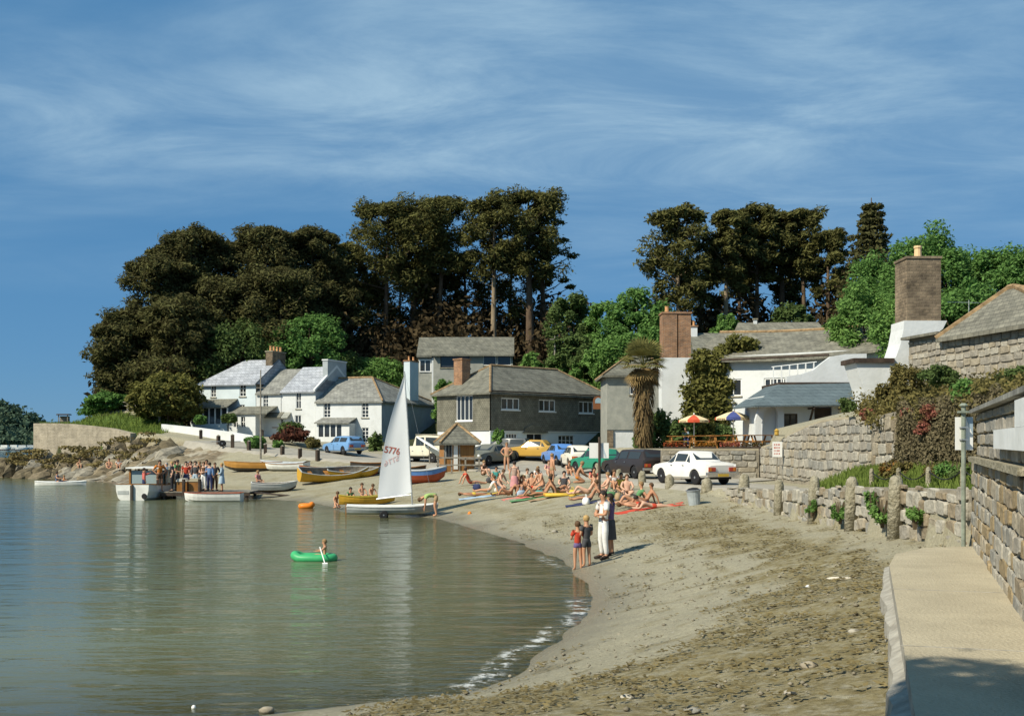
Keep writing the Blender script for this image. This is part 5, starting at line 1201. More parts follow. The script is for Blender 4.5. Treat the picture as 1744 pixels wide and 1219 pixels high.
# creeper on the inn, shrubs on its terrace
def mass(name, label, cat, cs, rr, lm, seed, per=70, size=.15, loc=None, group=None, up=.35):
    cs = np.array([tuple(c) for c in cs], float); loc = Vector(loc) if loc is not None else Vector((cs[:, 0].mean(), cs[:, 1].mean(), cs[:, 2].min()))
    o = put(name, quads_mesh(name, leaves(cs - np.array(loc), np.array(rr, float), per, size, np.random.default_rng(seed), up=up), lm), loc=loc); return tag(o, label, cat, group)
def creeper():
    rnd = random.Random(8); cs, rr = [], []
    for _ in range(120):
        py = rnd.uniform(605, 752); half = np.interp(py, [605, 640, 690, 752], [22, 34, 36, 40]); px = 1208 + rnd.uniform(-1, 1) * half; d = 73.2 - rnd.random() * .8
        cs.append(W(px, py, d)); s = rnd.uniform(.4, .75); rr.append((s, .4, s * .9))
    mass('wall_creeper', 'thick green creeper climbing the inn wall beside the brick stack', 'creeper', cs, rr, L_CREEPER, 8, per=110, size=.17)
    cs, rr = [], []
    for _ in range(34):
        t = rnd.random(); px = 1180 + t * 105 + rnd.gauss(0, 8); py = 622 - t * 42 + rnd.gauss(0, 6); h = 75.3 + t * 1.3 - (py - 600) * .03
        cs.append(W(px, py, 74.6 - t * 2.2)); rr.append((.5, .5, .35))
    mass('roof_creeper', 'creeper spreading over the inn slates', 'creeper', cs, rr, L_CREEPER, 9, per=70, size=.16)
    for i, (px, py, w, h, d, lm, lab) in enumerate([(1120, 756, 60, 2.6, 70, L_DULL, 'dark shrub at the foot of the palm'), (1160, 757, 60, 2.2, 69, L_DULL, 'dark shrub behind the red parasol'), (1195, 757, 50, 2.0, 70, L_CREEPER, 'green shrub between the parasols'), (1228, 757, 44, 1.8, 71, L_DULL, 'shrub behind the blue parasol'), (1098, 757, 36, 1.4, 69, L_GREEN, 'small bright shrub beside the palm trunk')]):
        shrub((X(px, d), d, 2.85), w / 2 / F * d, h, lab, 240 + i, lm, 'terrace_shrub', clumps=26, per=90, size=.15, group='shrubs on the inn terrace')
creeper()
def palm():
    d = 68; px = 1096; x = X(px, d); o = tree_base('palm_tree', 'tall shaggy palm with brown skirt in front of the grey wing', (x, d, 2.85), 'palm'); rnd = random.Random(2); rs = np.random.default_rng(2)
    Ht = Z(628, d) - 2.85; t = MB(); n = 10; t.tube([(.05 * math.sin(k), 0, Ht * k / n) for k in range(n + 1)], [.36 + .06 * math.sin(k * 1.9) + .14 * k / n for k in range(n + 1)], 10); t.build('trunk', mat('palm_fibre', (.17, .12, .06), .95, col2=(.07, .05, .03), scale=7, bump=1.0), o, smooth=True)
    q = []
    for k in range(900):                                      # hanging dead leaf bases
        a = rnd.uniform(0, 6.28); z = rnd.uniform(.3, Ht); r = .40 + .16 * z / Ht + rnd.uniform(-.05, .1); p = np.array((math.cos(a) * r, math.sin(a) * r, z)); e = p + np.array((math.cos(a) * .16, math.sin(a) * .16, -rnd.uniform(.25, .6))); w = np.array((-math.sin(a), math.cos(a), 0)) * .05
        q.append([p - w, p + w, e + w * .4, e - w * .4])
    put('dead_skirt', quads_mesh('dead_skirt', np.array(q), leafmat('palm_skirt', (.24, .17, .08), (.09, .065, .035), .15)), o)
    for kind, cnt, m in (('fronds', 46, leafmat('palm_green', (.27, .25, .085), (.14, .14, .05), .3)), ('dry_fronds', 22, leafmat('palm_dry', (.38, .27, .12), (.2, .15, .07), .3))):
        q = []
        for k in range(cnt):
            a = rnd.uniform(0, 6.28); el = rnd.uniform(-.15, 1.4) if kind == 'fronds' else rnd.uniform(-1.2, .2); ln = rnd.uniform(1.0, 1.35) * (1 if kind == 'fronds' else .8); dirv = np.array((math.cos(a) * math.cos(el), math.sin(a) * math.cos(el), math.sin(el))); c = np.array((0, 0, Ht)) + dirv * ln * .75 + np.array((0, 0, .2))
            side = np.array((-math.sin(a), math.cos(a), 0)); upv = np.cross(dirv, side)
            for j in range(13):
                f = -1.35 + 2.7 * j / 12; v = dirv * math.cos(f) + side * math.sin(f); tip = c + v * ln * .85 + np.array((0, 0, -.22)) + upv * .05; b = np.cross(v, upv) * .055; mid_ = c + v * ln * .45
                q.append([c, mid_ - b, tip, mid_ + b])
            b = side * .02; q.append([np.array((0, 0, Ht)) - b, np.array((0, 0, Ht)) + b, c + b, c - b])
        put(kind, quads_mesh(kind, np.array(q), m), o)
palm()
# ivy, brambles and flowers on the garden wall and slope
def garden_slope():
    rnd = random.Random(12); cs, rr = [], []
    for _ in range(150): y = rnd.uniform(24.5, 33.3); cs.append((11.72 + rnd.uniform(-.1, .1), y, rnd.uniform(2.3, 4.3))); rr.append((.16, .4, .35))
    mass('ivy', 'matted grey brown ivy covering the garden wall', 'ivy', cs, rr, L_IVY, 31, per=330, size=.05, up=.1)
    cs, rr = [], []
    for _ in range(130): x = rnd.uniform(11.7, 15.4); y = rnd.uniform(26, 43) if x > 13 else rnd.uniform(25, 37); cs.append((x, y, 3.95 + np.clip((x - 12) * .24, 0, 1.4) + rnd.uniform(.0, .5))); s = rnd.uniform(.4, .7); rr.append((s, s, s * .75))
    mass('bramble_bank', 'tangled olive brambles on the slope below the stone wing', 'brambles', cs, rr, L_BRAMBLE, 32, per=300, size=.06)
    for i, (px, py, d, r, lm, lab) in enumerate([(1590, 700, 30.5, .42, L_PINK, 'clump of pink valerian trailing over the ivy wall'), (1575, 728, 30.8, .28, L_PINK, 'pink valerian hanging low on the ivy wall'), (1548, 705, 32.5, .25, L_PINK, 'small tuft of pink valerian by the ivy'), (1480, 706, 36.2, .3, L_PINK, 'pink flowers at the top of the slanting buttress'),
            (1655, 668, 29, .55, L_GREEN, 'green bush above the garden wall sign'), (1545, 640, 36, .7, L_BRAMBLE, 'feathery brown shrub against the white chimney base'), (1600, 640, 34, .6, L_DULL, 'olive shrub below the stone wing'), (1720, 648, 30, .7, L_DULL, 'dark shrub by the gate pier'), (1520, 665, 36.5, .55, L_BRAMBLE, 'straggling shrub beside the white base'), (1440, 690, 38, .35, L_DULL, 'small weed on the sweeping wall')]):
        c = W(px, py, d); shrub((c.x, c.y, c.z - r * .6), r, r * 1.3, lab, 260 + i, lm, 'flower_clump' if lm is L_PINK else 'garden_shrub', clumps=16, per=170, size=.04 if lm is L_PINK else .055, cat='flowers' if lm is L_PINK else 'shrub', group='plants on the garden bank', stems=False)
    # buttress of rubble with pink flowers
    cs, rr = [], []
    for i, (px, py, d, r, lm, lab) in enumerate([(1492, 806, 27.5, .32, L_GREEN, 'blue green bush on the grass bank'), (1400, 800, 31, .4, L_BRAMBLE, 'dry brown bracken at the start of the grass bank'), (1430, 790, 31.5, .38, L_ORANGE, 'rusty bracken clump against the wall foot'), (1470, 782, 31.5, .35, L_BRAMBLE, 'brown weeds below the ivy wall'), (1610, 795, 26.5, .33, L_DULL, 'dark weeds by the sign post'), (1560, 790, 28.5, .3, L_BRAMBLE, 'brown weeds behind the chain')]):
        c = W(px, py, d); x = max(10.9, min(c.x, 11.55)); shrub((x, d, 2.25), r, .55, lab, 280 + i, lm, 'bank_weed', clumps=12, per=90, size=.055, group='weeds on the grass bank', cat='weed')
    for i, (d, z, r, lab) in enumerate([(24.6, 1.55, .2, 'green weed growing from the foot of the sea wall'), (21.3, 1.72, .22, 'tall green weed beside the largest granite post'), (27.6, 1.5, .16, 'weed in the sea wall by the stepped post'), (19.3, 1.85, .14, 'small weed in the sea wall near the gate wall'), (21.9, 1.95, .17, 'weed halfway up the sea wall')]):
        i0 = int(np.argmin(np.abs(RE[:, 1] - d))); shrub((RE[i0, 0] - .22, d, z), r, r * 2.2, lab, 300 + i, L_BRIGHT, 'wall_weed', clumps=10, per=50, size=.045, group='weeds in the sea wall', cat='weed')
garden_slope()
# grass of the lawn and of the bank
def grass():
    rs = np.random.default_rng(17); q = []
    def blades(P, h):
        n = len(P); a = rs.uniform(0, 6.28, n); w = np.stack([np.cos(a), np.sin(a), 0 * a], 1) * (h * .12)[:, None]; l = np.stack([rs.normal(0, .3, n), rs.normal(0, .3, n), 0 * a + 1], 1) * h[:, None]
        return np.stack([P - w, P + w, P + l + w * .2, P + l - w * .2], 1)
    n = 30000; x = rs.uniform(-57, -30, n); y = rs.uniform(97, 122, n); P = np.stack([x, y], 1)
    m = inside(P, np.array([(-48, 122), (-47, 108), (-45, 104), (-36, 98.5), (-31, 97), (-31, 104), (-40, 109), (-42, 122)])); P = P[m]; z = land(P)[0]
    q.append(blades(np.column_stack([P, z + .0]), rs.uniform(.15, .4, len(P))))
    n = 9000; x = rs.uniform(10.15, 11.75, n); y = rs.uniform(22.3, 37.2, n); P = np.stack([x, y], 1); z = land(P)[0] + np.clip((x - 10.1) * .42, 0, .6)
    q.append(blades(np.column_stack([P, z]), rs.uniform(.08, .26, n)))
    tag(put('grass', quads_mesh('grass', np.concatenate(q), L_GRASS)), 'rough grass on the headland lawn and the roadside bank', 'grass', kind='stuff')
grass()
# tree behind the viewer whose crown shades the end of the path
def shade_tree():
    tgt = Vector((3.5, 5.7, 1.7)); c = tgt + sdir * 9.5
    o = tree_base('overhanging_tree', 'leafy tree overhanging the near end of the concrete path', (c.x - .5, c.y - .6, 1.0)); rs = np.random.default_rng(44); rnd = random.Random(44)
    l = c - Vector(o.location); MB().tube([(0, 0, -1), (.1, .1, l.z * .5), tuple(l)], [.25, .2, .08], 8).build('trunk', M_BARK, o, smooth=True)
    cs, rr = [], []
    for _ in range(60): v = Vector((rnd.gauss(0, 1), rnd.gauss(0, 1), rnd.gauss(0, .8))); v = v.normalized() * rnd.random() ** .4; cs.append((l.x + v.x * 2.3, l.y + v.y * 2.1, l.z + v.z * 1.7)); rr.append((.7, .7, .55))
    put('crown', quads_mesh('crown', leaves(np.array(cs), np.array(rr), 160, .11, rs), L_GREEN), o)
shade_tree()
# ------------------------------------------------------------------ far shore
def far_shore():
    rs = np.random.default_rng(3)
    xs = np.linspace(-520, -60, 60); ys = np.linspace(430, 500, 20); gx, gy = np.meshgrid(xs, ys, indexing='ij')
    def hz(x, y):
        px = CX + x / 480 * F; prof = np.interp(px, [-900, -200, -60, 20, 60, 110, 260, 900], [34, 28, 21, 14, 5.5, 2.4, 1.0, .6]); return prof * np.clip((y - 440) / 55, -.05, 1) ** .8
    z = hz(gx, np.maximum(gy, 440)) - (gy < 438) * 1.5
    tag(put('far_hill', grid_mesh('far_hill', xs, ys, z, mat('far_woodland', (.03, .05, .025), 1.0, var=.3, scale=.1))), 'wooded far shore across the creek', 'hill', kind='structure')
    cs, rr = [], []
    for _ in range(1500):
        x = rs.uniform(-330, -120); y = rs.uniform(442, 503); h = float(hz(np.array(x), np.array(y))); 
        if h < 1.2: continue
        s = rs.uniform(2.0, 3.8); cs.append((x, y, h + s * .35)); rr.append((s, s, s * .8))
    tag(put('far_wood', quads_mesh('far_wood', leaves(np.array(cs), np.array(rr), 26, 1.0, rs, up=.4), leafmat('far_leaves', (.11, .16, .10), (.06, .10, .07), .2))), 'distant green wood covering the far shore', 'wood', kind='stuff')
far_shore()
# strata and boulders of the headland shore
M_ROCKS = [mat('shore_rock_%s' % n, c, .95, col2=tuple(v * .5 for v in c), scale=1.6, bump=.9, bscale=6, stretch=(1, 1, 2.5)) for n, c in (('brown', (.27, .22, .14)), ('grey', (.34, .31, .24)), ('dark', (.17, .14, .085)))]
def rocks():
    rnd = random.Random(6); n = 0
    spots = []
    for k in range(120):
        t = rnd.random(); e = np.array([(-30, 94.5), (-36, 98.5), (-44, 102.3), (-50, 104)]); a = along(e, 1.0); p = a[int(t * (len(a) - 1))]; off = rnd.random() ** .7 * 11.5
        spots.append((p[0] + off * .42, p[1] - off * .90, off))
    for (x, y, off) in spots:
        z, ts, te = land([(x, y)]); 
        if ts[0] < -.2: continue
        z = float(z[0]); bh = max(.25, (1.9 - off * .16)); L_ = rnd.uniform(1.4, 4.2); w = rnd.uniform(.5, 1.2); mb = MB(); rows = []
        for i in range(7):
            u = i / 6 - .5; k = math.sqrt(max(.05, 1 - (2 * u) ** 2)); row = []
            for j in range(7):
                a = math.pi * j / 6; row.append((u * L_ + rnd.uniform(-.08, .08), math.cos(a) * w * k * rnd.uniform(.85, 1.1), math.sin(a) * bh * k * rnd.uniform(.75, 1.15) - .25))
            rows.append(row)
        mb.grid(rows); o = mb.build('shore_rock', rnd.choice(M_ROCKS), loc=(x, y, z), rz=rnd.uniform(.75, 1.15)); o.rotation_euler.y = rnd.uniform(-.32, -.05)
        tag(o, 'slanting brown rock on the shore below the headland wall', 'rock', 'slanting shore rocks below the headland wall')
rocks()
def scrub():
    rnd = random.Random(21); cs, rr = [], []
    for _ in range(48):
        t = rnd.random(); p = np.array((-31, 94)) * (1 - t) + np.array((-47, 103)) * t; off = rnd.uniform(.3, 6) * (1 - .5 * t); x, y = p[0] + off * .42, p[1] - off * .9; cs.append((x, y, H(x, y) + max(.2, 2.1 - off * .3))); rr.append((.7, .7, .16))
    mass('shore_scrub', 'brown green scrub hanging over the slanting shore rocks', 'scrub', cs, rr, leafmat('shore_scrub', (.26, .21, .09), (.13, .11, .05), .2), 22, per=70, size=.14)
scrub()

# ------------------------------------------------------------------ beach litter
def near_beach():
    rs = np.random.default_rng(31); n = 120000; x = rs.uniform(-2, 8, n); y = rs.uniform(9, 42, n); P = np.stack([x, y], 1)
    zz, ts, te = [np.concatenate(v) for v in zip(*[land(P[k:k + 20000]) for k in range(0, n, 20000)])]
    wm = weed_mask(x, y, ts, te); ok = (ts > .25) & (te < -.08)
    keep = ok & (rs.random(n) < (wm ** 1.5) * .62 + .008) & (vnoise(x, y, .32, 41) > .46); X_, Y_, Z_ = x[keep], y[keep], zz[keep]; m = len(X_)
    a = rs.uniform(0, 6.28, m); s = rs.uniform(.010, .034, m); t = np.stack([np.cos(a), np.sin(a), rs.uniform(-.25, .25, m)], 1) * (s * 1.7)[:, None]; b = np.stack([-np.sin(a), np.cos(a), rs.uniform(-.5, .5, m)], 1) * (s * .7)[:, None]
    c = np.stack([X_, Y_, Z_ + .03 + rs.uniform(0, .03, m)], 1); V = np.stack([c - t - b * .3, c + b * -1, c + t, c + b], 1)
    tag(put('seaweed', quads_mesh('seaweed', V, leafmat('dry_seaweed', (.25, .20, .095), (.115, .095, .046), .15))), 'dry brown seaweed scattered over the shingle', 'seaweed', kind='stuff')
    # pebbles
    keep = ok & (rs.random(n) < .035 + .012 * wm); X_, Y_, Z_ = x[keep], y[keep], zz[keep]; m = len(X_)
    oct_ = np.array([(1, 0, 0), (0, 1, 0), (-1, 0, 0), (0, -1, 0), (0, 0, 1.0), (0, 0, -1)]); fc = [(0, 1, 4), (1, 2, 4), (2, 3, 4), (3, 0, 4), (1, 0, 5), (2, 1, 5), (3, 2, 5), (0, 3, 5)]
    v, f = [], []
    s = .010 + .036 * rs.random(m) ** 4; rot = rs.uniform(0, 6.28, m); asp = rs.uniform(.6, 1.3, m)
    ca, sa = np.cos(rot), np.sin(rot); sx = oct_[None, :, 0] * (s * asp)[:, None]; sy = oct_[None, :, 1] * s[:, None]; sz = oct_[None, :, 2] * (s * .6)[:, None]
    vv = np.stack([sx * ca[:, None] - sy * sa[:, None] + X_[:, None], sx * sa[:, None] + sy * ca[:, None] + Y_[:, None], sz + Z_[:, None] + .015], -1).reshape(-1, 3)
    ff = (np.array(fc)[None] + (np.arange(m) * 6)[:, None, None]).reshape(-1, 3)
    me = bpy.data.meshes.new('pebbles'); me.vertices.add(len(vv)); me.vertices.foreach_set('co', vv.astype(np.float32).ravel()); k = len(ff); me.loops.add(k * 3); me.loops.foreach_set('vertex_index', ff.astype(np.int32).ravel()); me.polygons.add(k); me.polygons.foreach_set('loop_start', np.arange(0, k * 3, 3, dtype=np.int32)); me.polygons.foreach_set('loop_total', np.full(k, 3, dtype=np.int32)); me.polygons.foreach_set('use_smooth', [True] * k); me.update(calc_edges=True)
    me.materials.append(leafmat('pebble_stone', (.31, .28, .21), (.16, .14, .10), 0.0)); tag(put('pebbles', me), 'small grey pebbles of the beach', 'pebbles', kind='stuff')
    for (px, py, l, w, h, m_, nm, lab, cat) in [(1378, 1136, .09, .06, .045, STONES[1], 'beach_stone', 'rounded buff stone lying among the seaweed', 'stone'), (1432, 986, .24, .055, .03, mat('bleached_wood', (.58, .53, .43), .9, var=.3, scale=9, bump=.6), 'driftwood_plank', 'bleached driftwood plank on the seaweed', 'driftwood'), (1526, 1130, .06, .03, .02, M_PAINT, 'white_shell', 'small white shell by the path edge', 'shell'), (1068, 1192, .075, .05, .035, STONES[2], 'beach_stone', 'pale flat stone near the water end of the weed', 'stone'), (1345, 1182, .06, .045, .03, STONES[0], 'beach_stone', 'grey stone in the thick weed', 'stone'), (1376, 1000, .035, .03, .03, M_PAINT, 'white_shell', 'round white shell left of the driftwood', 'shell'), (1455, 1078, .07, .05, .035, STONES[2], 'beach_stone', 'small pale stone below the driftwood plank', 'stone'), (945, 906, .12, .08, .06, STONES[2], 'beach_stone', 'pale boulder at the waterline behind the children', 'stone'), (1180, 1215, .08, .045, .03, STONES[5], 'beach_stone', 'blue grey stone at the lower edge of the weed', 'stone'), (455, 1214, .10, .07, .05, STONES[1], 'beach_stone', 'buff stone breaking the shallow water', 'stone')]:
        p = G(px, py); mb = MB(); rnd = random.Random(px); rows = []
        for i in range(6):
            a = math.pi * i / 5 - math.pi / 2; r = max(.08, math.cos(a)); rows.append([(math.cos(b) * l * r * rnd.uniform(.75, 1.15), math.sin(b) * w * r * rnd.uniform(.75, 1.15), math.sin(a) * h) for b in [2 * math.pi * j / 9 for j in range(9)]])
        mb.grid(rows, closed=True); mb.face(rows[0]); mb.face(rows[-1]); tag(mb.build(nm, m_, loc=(p.x, p.y, p.z + h * .35), rz=rnd.uniform(-.3, .3), smooth=True), lab, cat)
near_beach()

# ------------------------------------------------------------------ cars
def carpaint(name, c): return mat('paint_' + name, c, .28, spec=.5, var=.05, scale=2)
M_CHROME = mat('chrome', (.6, .6, .6), .25, metal=.9); M_TAIL = mat('tail_light', (.45, .06, .03), .35); M_PLATE = mat('yellow_plate', (.62, .40, .05), .5); M_AMBER = mat('amber_lens', (.6, .2, .03), .35); M_HEAD = mat('headlamp_glass', (.7, .72, .72), .15)
M_CARGLASS = mat('car_glass', (.035, .045, .05), .12, spec=.3); M_UNDER = mat('underbody', (.02, .02, .02), .9)
STYLES = {  # station x, bottom, belt z, top z, half width belt, half width top   (front at +x)
 'saloon': dict(L=4.2, Wd=1.62, st=[(-2.1, .42, .78, .80, .68, .62), (-2.02, .34, .86, .90, .76, .66), (-1.12, .26, .90, .97, .80, .68), (-.66, .24, .90, 1.36, .81, .58), (.25, .24, .89, 1.38, .81, .59), (.95, .24, .87, .93, .80, .66), (1.75, .27, .80, .84, .77, .64), (2.08, .36, .70, .74, .70, .6)], cab=(2, 3, 4, 5), wb=(-1.25, 1.28)),
 'estate': dict(L=4.2, Wd=1.62, st=[(-2.1, .42, .80, .86, .70, .62), (-2.05, .34, .88, .98, .77, .64), (-1.78, .26, .90, 1.37, .80, .58), (-.62, .24, .90, 1.41, .81, .60), (.25, .24, .89, 1.38, .81, .59), (.95, .24, .87, .93, .80, .66), (1.75, .27, .80, .84, .77, .64), (2.08, .36, .70, .74, .70, .6)], cab=(1, 2, 3, 4, 5), wb=(-1.25, 1.28)),
 'hatch': dict(L=3.5, Wd=1.52, st=[(-1.75, .40, .78, .84, .66, .6), (-1.70, .32, .86, .93, .73, .62), (-1.22, .24, .88, 1.33, .76, .55), (-.4, .23, .88, 1.38, .77, .57), (.15, .23, .87, 1.35, .77, .56), (.75, .23, .85, .91, .76, .63), (1.4, .26, .79, .83, .73, .6), (1.72, .36, .68, .72, .66, .56)], cab=(1, 2, 3, 4, 5), wb=(-1.05, 1.08)),
 'utility': dict(L=4.0, Wd=1.66, st=[(-2.0, .5, 1.05, 1.15, .78, .74), (-1.97, .42, 1.08, 1.86, .81, .74), (-.6, .40, 1.08, 1.92, .82, .75), (.2, .40, 1.08, 1.88, .82, .74), (.45, .40, 1.06, 1.14, .82, .74), (1.7, .42, 1.02, 1.10, .80, .72), (1.98, .5, .98, 1.04, .76, .70)], cab=(1, 2, 3, 4), wb=(-1.25, 1.15)),
}
WHEEL = {}
def wheel_meshes():
    t = MB(); t.lathe([(.22, -.085), (.29, -.085), (.31, -.06), (.31, .06), (.29, .085), (.22, .085)], 20); tm = t.mesh('tyre', M_BLACK); tm.polygons.foreach_set('use_smooth', [True] * len(tm.polygons))
    r = MB(); r.lathe([(.215, -.06), (.215, .06), (.17, .045), (.09, .07), (.05, .085), (.02, .088)], 16); rm = r.mesh('rim', M_STEEL)
    return tm, rm
TYRE, RIM = wheel_meshes()
def car(label, loc, heading, style, paint, group='cars parked along the sea front', plate=M_PLATE, name='parked_car', roofm=None, chrome=True):
    S = STYLES[style]; o = empty(name, loc, heading, label, 'car', group); st = S['st']; hw = S['Wd'] / 2
    rings = []
    for (x, zb, zbelt, zt, wb, wt) in st:
        zm = (zb + zbelt) / 2
        half = [(wb * .90, zb), (wb * .985, zb + .08), (wb * 1.0, zm), (wb * .975, zbelt), (wt, zt - .045), (wt * .88, zt), (wt * .45, zt + .018)]
        rings.append([(x, y, z) for y, z in half] + [(x, -y, z) for y, z in half[::-1]])
    mb = MB(); mb.grid(rings, closed=True); mb.face(rings[0]); mb.face(rings[-1]); me = mb.mesh('body', paint)
    bm = bmesh.new(); bm.from_mesh(me); bmesh.ops.recalc_face_normals(bm, faces=bm.faces); bm.to_mesh(me); bm.free()
    body = put('body', me, o); cut = []
    for wx in S['wb']:
        c = MB(); c.lathe([(.355, -1.5), (.355, 1.5)], 22); cm = c.mesh('arch', M_UNDER); cm.transform(Matrix.Rotation(R(90), 4, 'X')); cm.transform(Matrix.Translation((wx, 0, .31)))
        co = bpy.data.objects.new('arch', cm); COL.objects.link(co); co.parent = o; cut.append(co); md = body.modifiers.new('arch', 'BOOLEAN'); md.object = co; md.operation = 'DIFFERENCE'; md.solver = 'EXACT'
    dg = bpy.context.evaluated_depsgraph_get(); nm = bpy.data.meshes.new_from_object(body.evaluated_get(dg)); body.modifiers.clear(); body.data = nm
    for co in cut: bpy.data.objects.remove(co)
    sm = np.ones(len(nm.polygons), bool); nm.polygons.foreach_set('use_smooth', sm)
    try: nm.set_sharp_from_angle(angle=R(32))
    except Exception: pass
    # dark inside of the arches and floor
    MB().box(st[1][0] + .1, st[-2][0] + .1, -hw * .72, hw * .72, .24, .62).build('underbody', M_UNDER, o)
    cab = S['cab']; e = .012
    def pt(i, k, sgn):
        x, zb, zbelt, zt, wb, wt = st[i]; return Vector((x, sgn * wb * .975, zbelt)) if k == 0 else Vector((x, sgn * wt, zt - .045))
    def pane(name, a, b, c, d, mu, mv, n):
        q = []
        for (u, v) in ((mu, mv), (1 - mu, mv), (1 - mu, 1 - mv), (mu, 1 - mv)): q.append(a.lerp(b, u).lerp(d.lerp(c, u), v) + n * e)
        MB().face(q).build(name, M_CARGLASS, o, fix=False)
    for sgn in (1, -1):
        for i, j in zip(cab, cab[1:]):
            first = i == cab[0]; last = j == cab[-1]
            a, b = pt(i, 0, sgn), pt(j, 0, sgn); c, d = pt(j, 1, sgn), pt(i, 1, sgn)
            if st[i][3] - st[i][2] < .2: d = pt(i, 1, sgn).lerp(c, .0); a = a.lerp(b, .35); d = a.lerp(c, .05) if style != 'utility' else d
            if st[j][3] - st[j][2] < .2: c = b.lerp(d, .05); b = b.lerp(a, .30); c = b.lerp(d, .05)
            nn = (b - a).cross(d - a).normalized(); nn = nn if nn.y * sgn > 0 else -nn
            if min((b - a).length, (d - c).length + (d - a).length) > .2: pane('side_window', a, b, c, d, .07, .13, nn)
    i, j = cab[-2], cab[-1]; a, b = pt(j, 0, 1), pt(j, 0, -1); a.z = b.z = st[j][3] + .01; a.y *= .86; b.y *= .86; c, d = pt(i, 1, -1), pt(i, 1, 1); nn = (b - a).cross(d - a).normalized(); nn = nn if nn.x > 0 else -nn; pane('windscreen', a, b, c + Vector((0, 0, .03)), d + Vector((0, 0, .03)), .06, .10, nn)
    i, j = cab[1], cab[0]; a, b = pt(j, 0, 1), pt(j, 0, -1); a.z = b.z = st[j][3] + .01; a.y *= .86; b.y *= .86; c, d = pt(i, 1, -1), pt(i, 1, 1); nn = (b - a).cross(d - a).normalized(); nn = nn if nn.x < 0 else -nn; pane('rear_window', a, b, c + Vector((0, 0, .03)), d + Vector((0, 0, .03)), .07, .13, nn)
    for wx in S['wb']:
        for sgn in (1, -1):
            w = put('wheel', TYRE, o); w.location = (wx, sgn * (hw - .13), .31); w.rotation_euler = (R(-90) * sgn, 0, 0); put('rim', RIM, w)
    xr, xf = st[0][0], st[-1][0]; bm_ = M_CHROME if chrome else M_BLACK
    MB().box(xr - .09, xr + .02, -hw * .97, hw * .97, .42, .53).build('rear_bumper', bm_, o); MB().box(xf - .02, xf + .09, -hw * .95, hw * .95, .42, .52).build('front_bumper', bm_, o)
    for sgn in (1, -1):
        y = sgn * st[0][4] * .74; t = MB().box(xr - .03, xr + .02, y - .17, y + .17, .57, .73).build('tail_light', M_TAIL, o); MB().box(xr - .036, xr - .0305, y + sgn * .08 - .05, y + sgn * .08 + .05, .58, .72).build('indicator', M_AMBER, t)
        y = sgn * st[-1][4] * .72; MB().lathe([(.1, 0), (.1, .03), (.04, .05)], 10).build('headlight', M_HEAD, o, (xf - .005, y, .62)).rotation_euler = (0, R(90), 0)
    MB().box(xr - .105, xr - .092, -.26, .26, .36, .47).build('number_plate', plate, o); MB().box(xf + .092, xf + .105, -.26, .26, .34, .44).build('number_plate', M_PAINT, o)
    for sgn in (1, -1):
        for x in ((-.45, .42) if style != 'hatch' else (-.25,)): MB().box(x - .06, x + .06, sgn * (hw - .002), sgn * (hw + .02), .78, .81).build('door_handle', M_CHROME, o)
    if style == 'utility': MB().box(-1.95, .25, -.7, .7, 1.945, 1.97).build('roof_panel', roofm or paint, o)
    return o
def at(px, py, dmin=8): return G(px, py, dmin)
def hd(x, y): return math.atan2(y, x)
def place(px, d): x = X(px, d); return (x, d, H(x, d) + .03)
car('white saloon car seen from behind at the end of the parked row', (X(1180, 46.6), 46.6, 1.50), hd(-.42, .91), 'saloon', carpaint('white', (.78, .76, .70)))
car('black estate car beside the white saloon', (X(1080, 54.6), 54.6, H(X(1080, 54.6), 54.6) + .04), hd(-.42, .91), 'estate', carpaint('black', (.035, .028, .025)))
car('green car half hidden behind the white notice board', place(1016, 62), hd(-.5, .87), 'hatch', carpaint('green', (.03, .22, .13)))
car('small white car next to the green one', place(982, 67), hd(-.15, .99), 'hatch', carpaint('cream_white', (.72, .68, .58)))
car('bright blue car behind the small white car', place(955, 73.5), hd(-.3, .95), 'saloon', carpaint('blue', (.10, .24, .55)))
car('mustard yellow car in front of the slate-hung house', place(912, 76), hd(-.93, .36), 'saloon', carpaint('mustard', (.50, .30, .06)))
car('dark grey estate car beside the yellow one', place(858, 80), hd(-.95, .3), 'estate', carpaint('grey', (.09, .10, .10)))
car('olive car with shining bonnet beside the kiosk', place(835, 74.5), hd(-.55, -.83), 'saloon', carpaint('olive', (.16, .16, .12)))
car('sky blue estate car parked below the hipped cottage', (X(585, 86), 86, H(X(585, 86), 86) + .03), hd(-.62, .78), 'estate', carpaint('sky', (.15, .30, .52)))
UT = car('cream utility vehicle behind the sail and the kiosk', (X(722, 79), 79, H(X(722, 79), 79) + .03), hd(-.85, .5), 'utility', carpaint('ivory', (.68, .64, .50)))
def surfboard():
    a, b = W(711, 744, 77.6), W(749, 768, 76.4); o = empty('white_board', a); tag(o, 'long white board propped sloping against the utility vehicle', 'board'); v = b - a; L_ = v.length; rows = []
    q = v.to_track_quat('X', 'Z')
    for i in range(9):
        t = i / 8; w = .26 * math.sin(math.pi * min(1, .12 + t * .8)) ** .6; h = .06 * math.sin(math.pi * min(1, .12 + t * .8)) ** .5; rows.append([tuple(q @ Vector((t * L_, math.cos(k * math.pi / 3) * w, math.sin(k * math.pi / 3) * h))) for k in range(6)])
    MB().grid(rows, closed=True).face(rows[0]).face(rows[-1]).build('board', M_PAINT, o, smooth=True); MB().tube([tuple(q @ Vector((L_ * .55, -.02, -.02))), (v.x * .55, v.y * .55, -2.3)], .04, 5).build('prop', M_GREYWOOD, o)
surfboard()

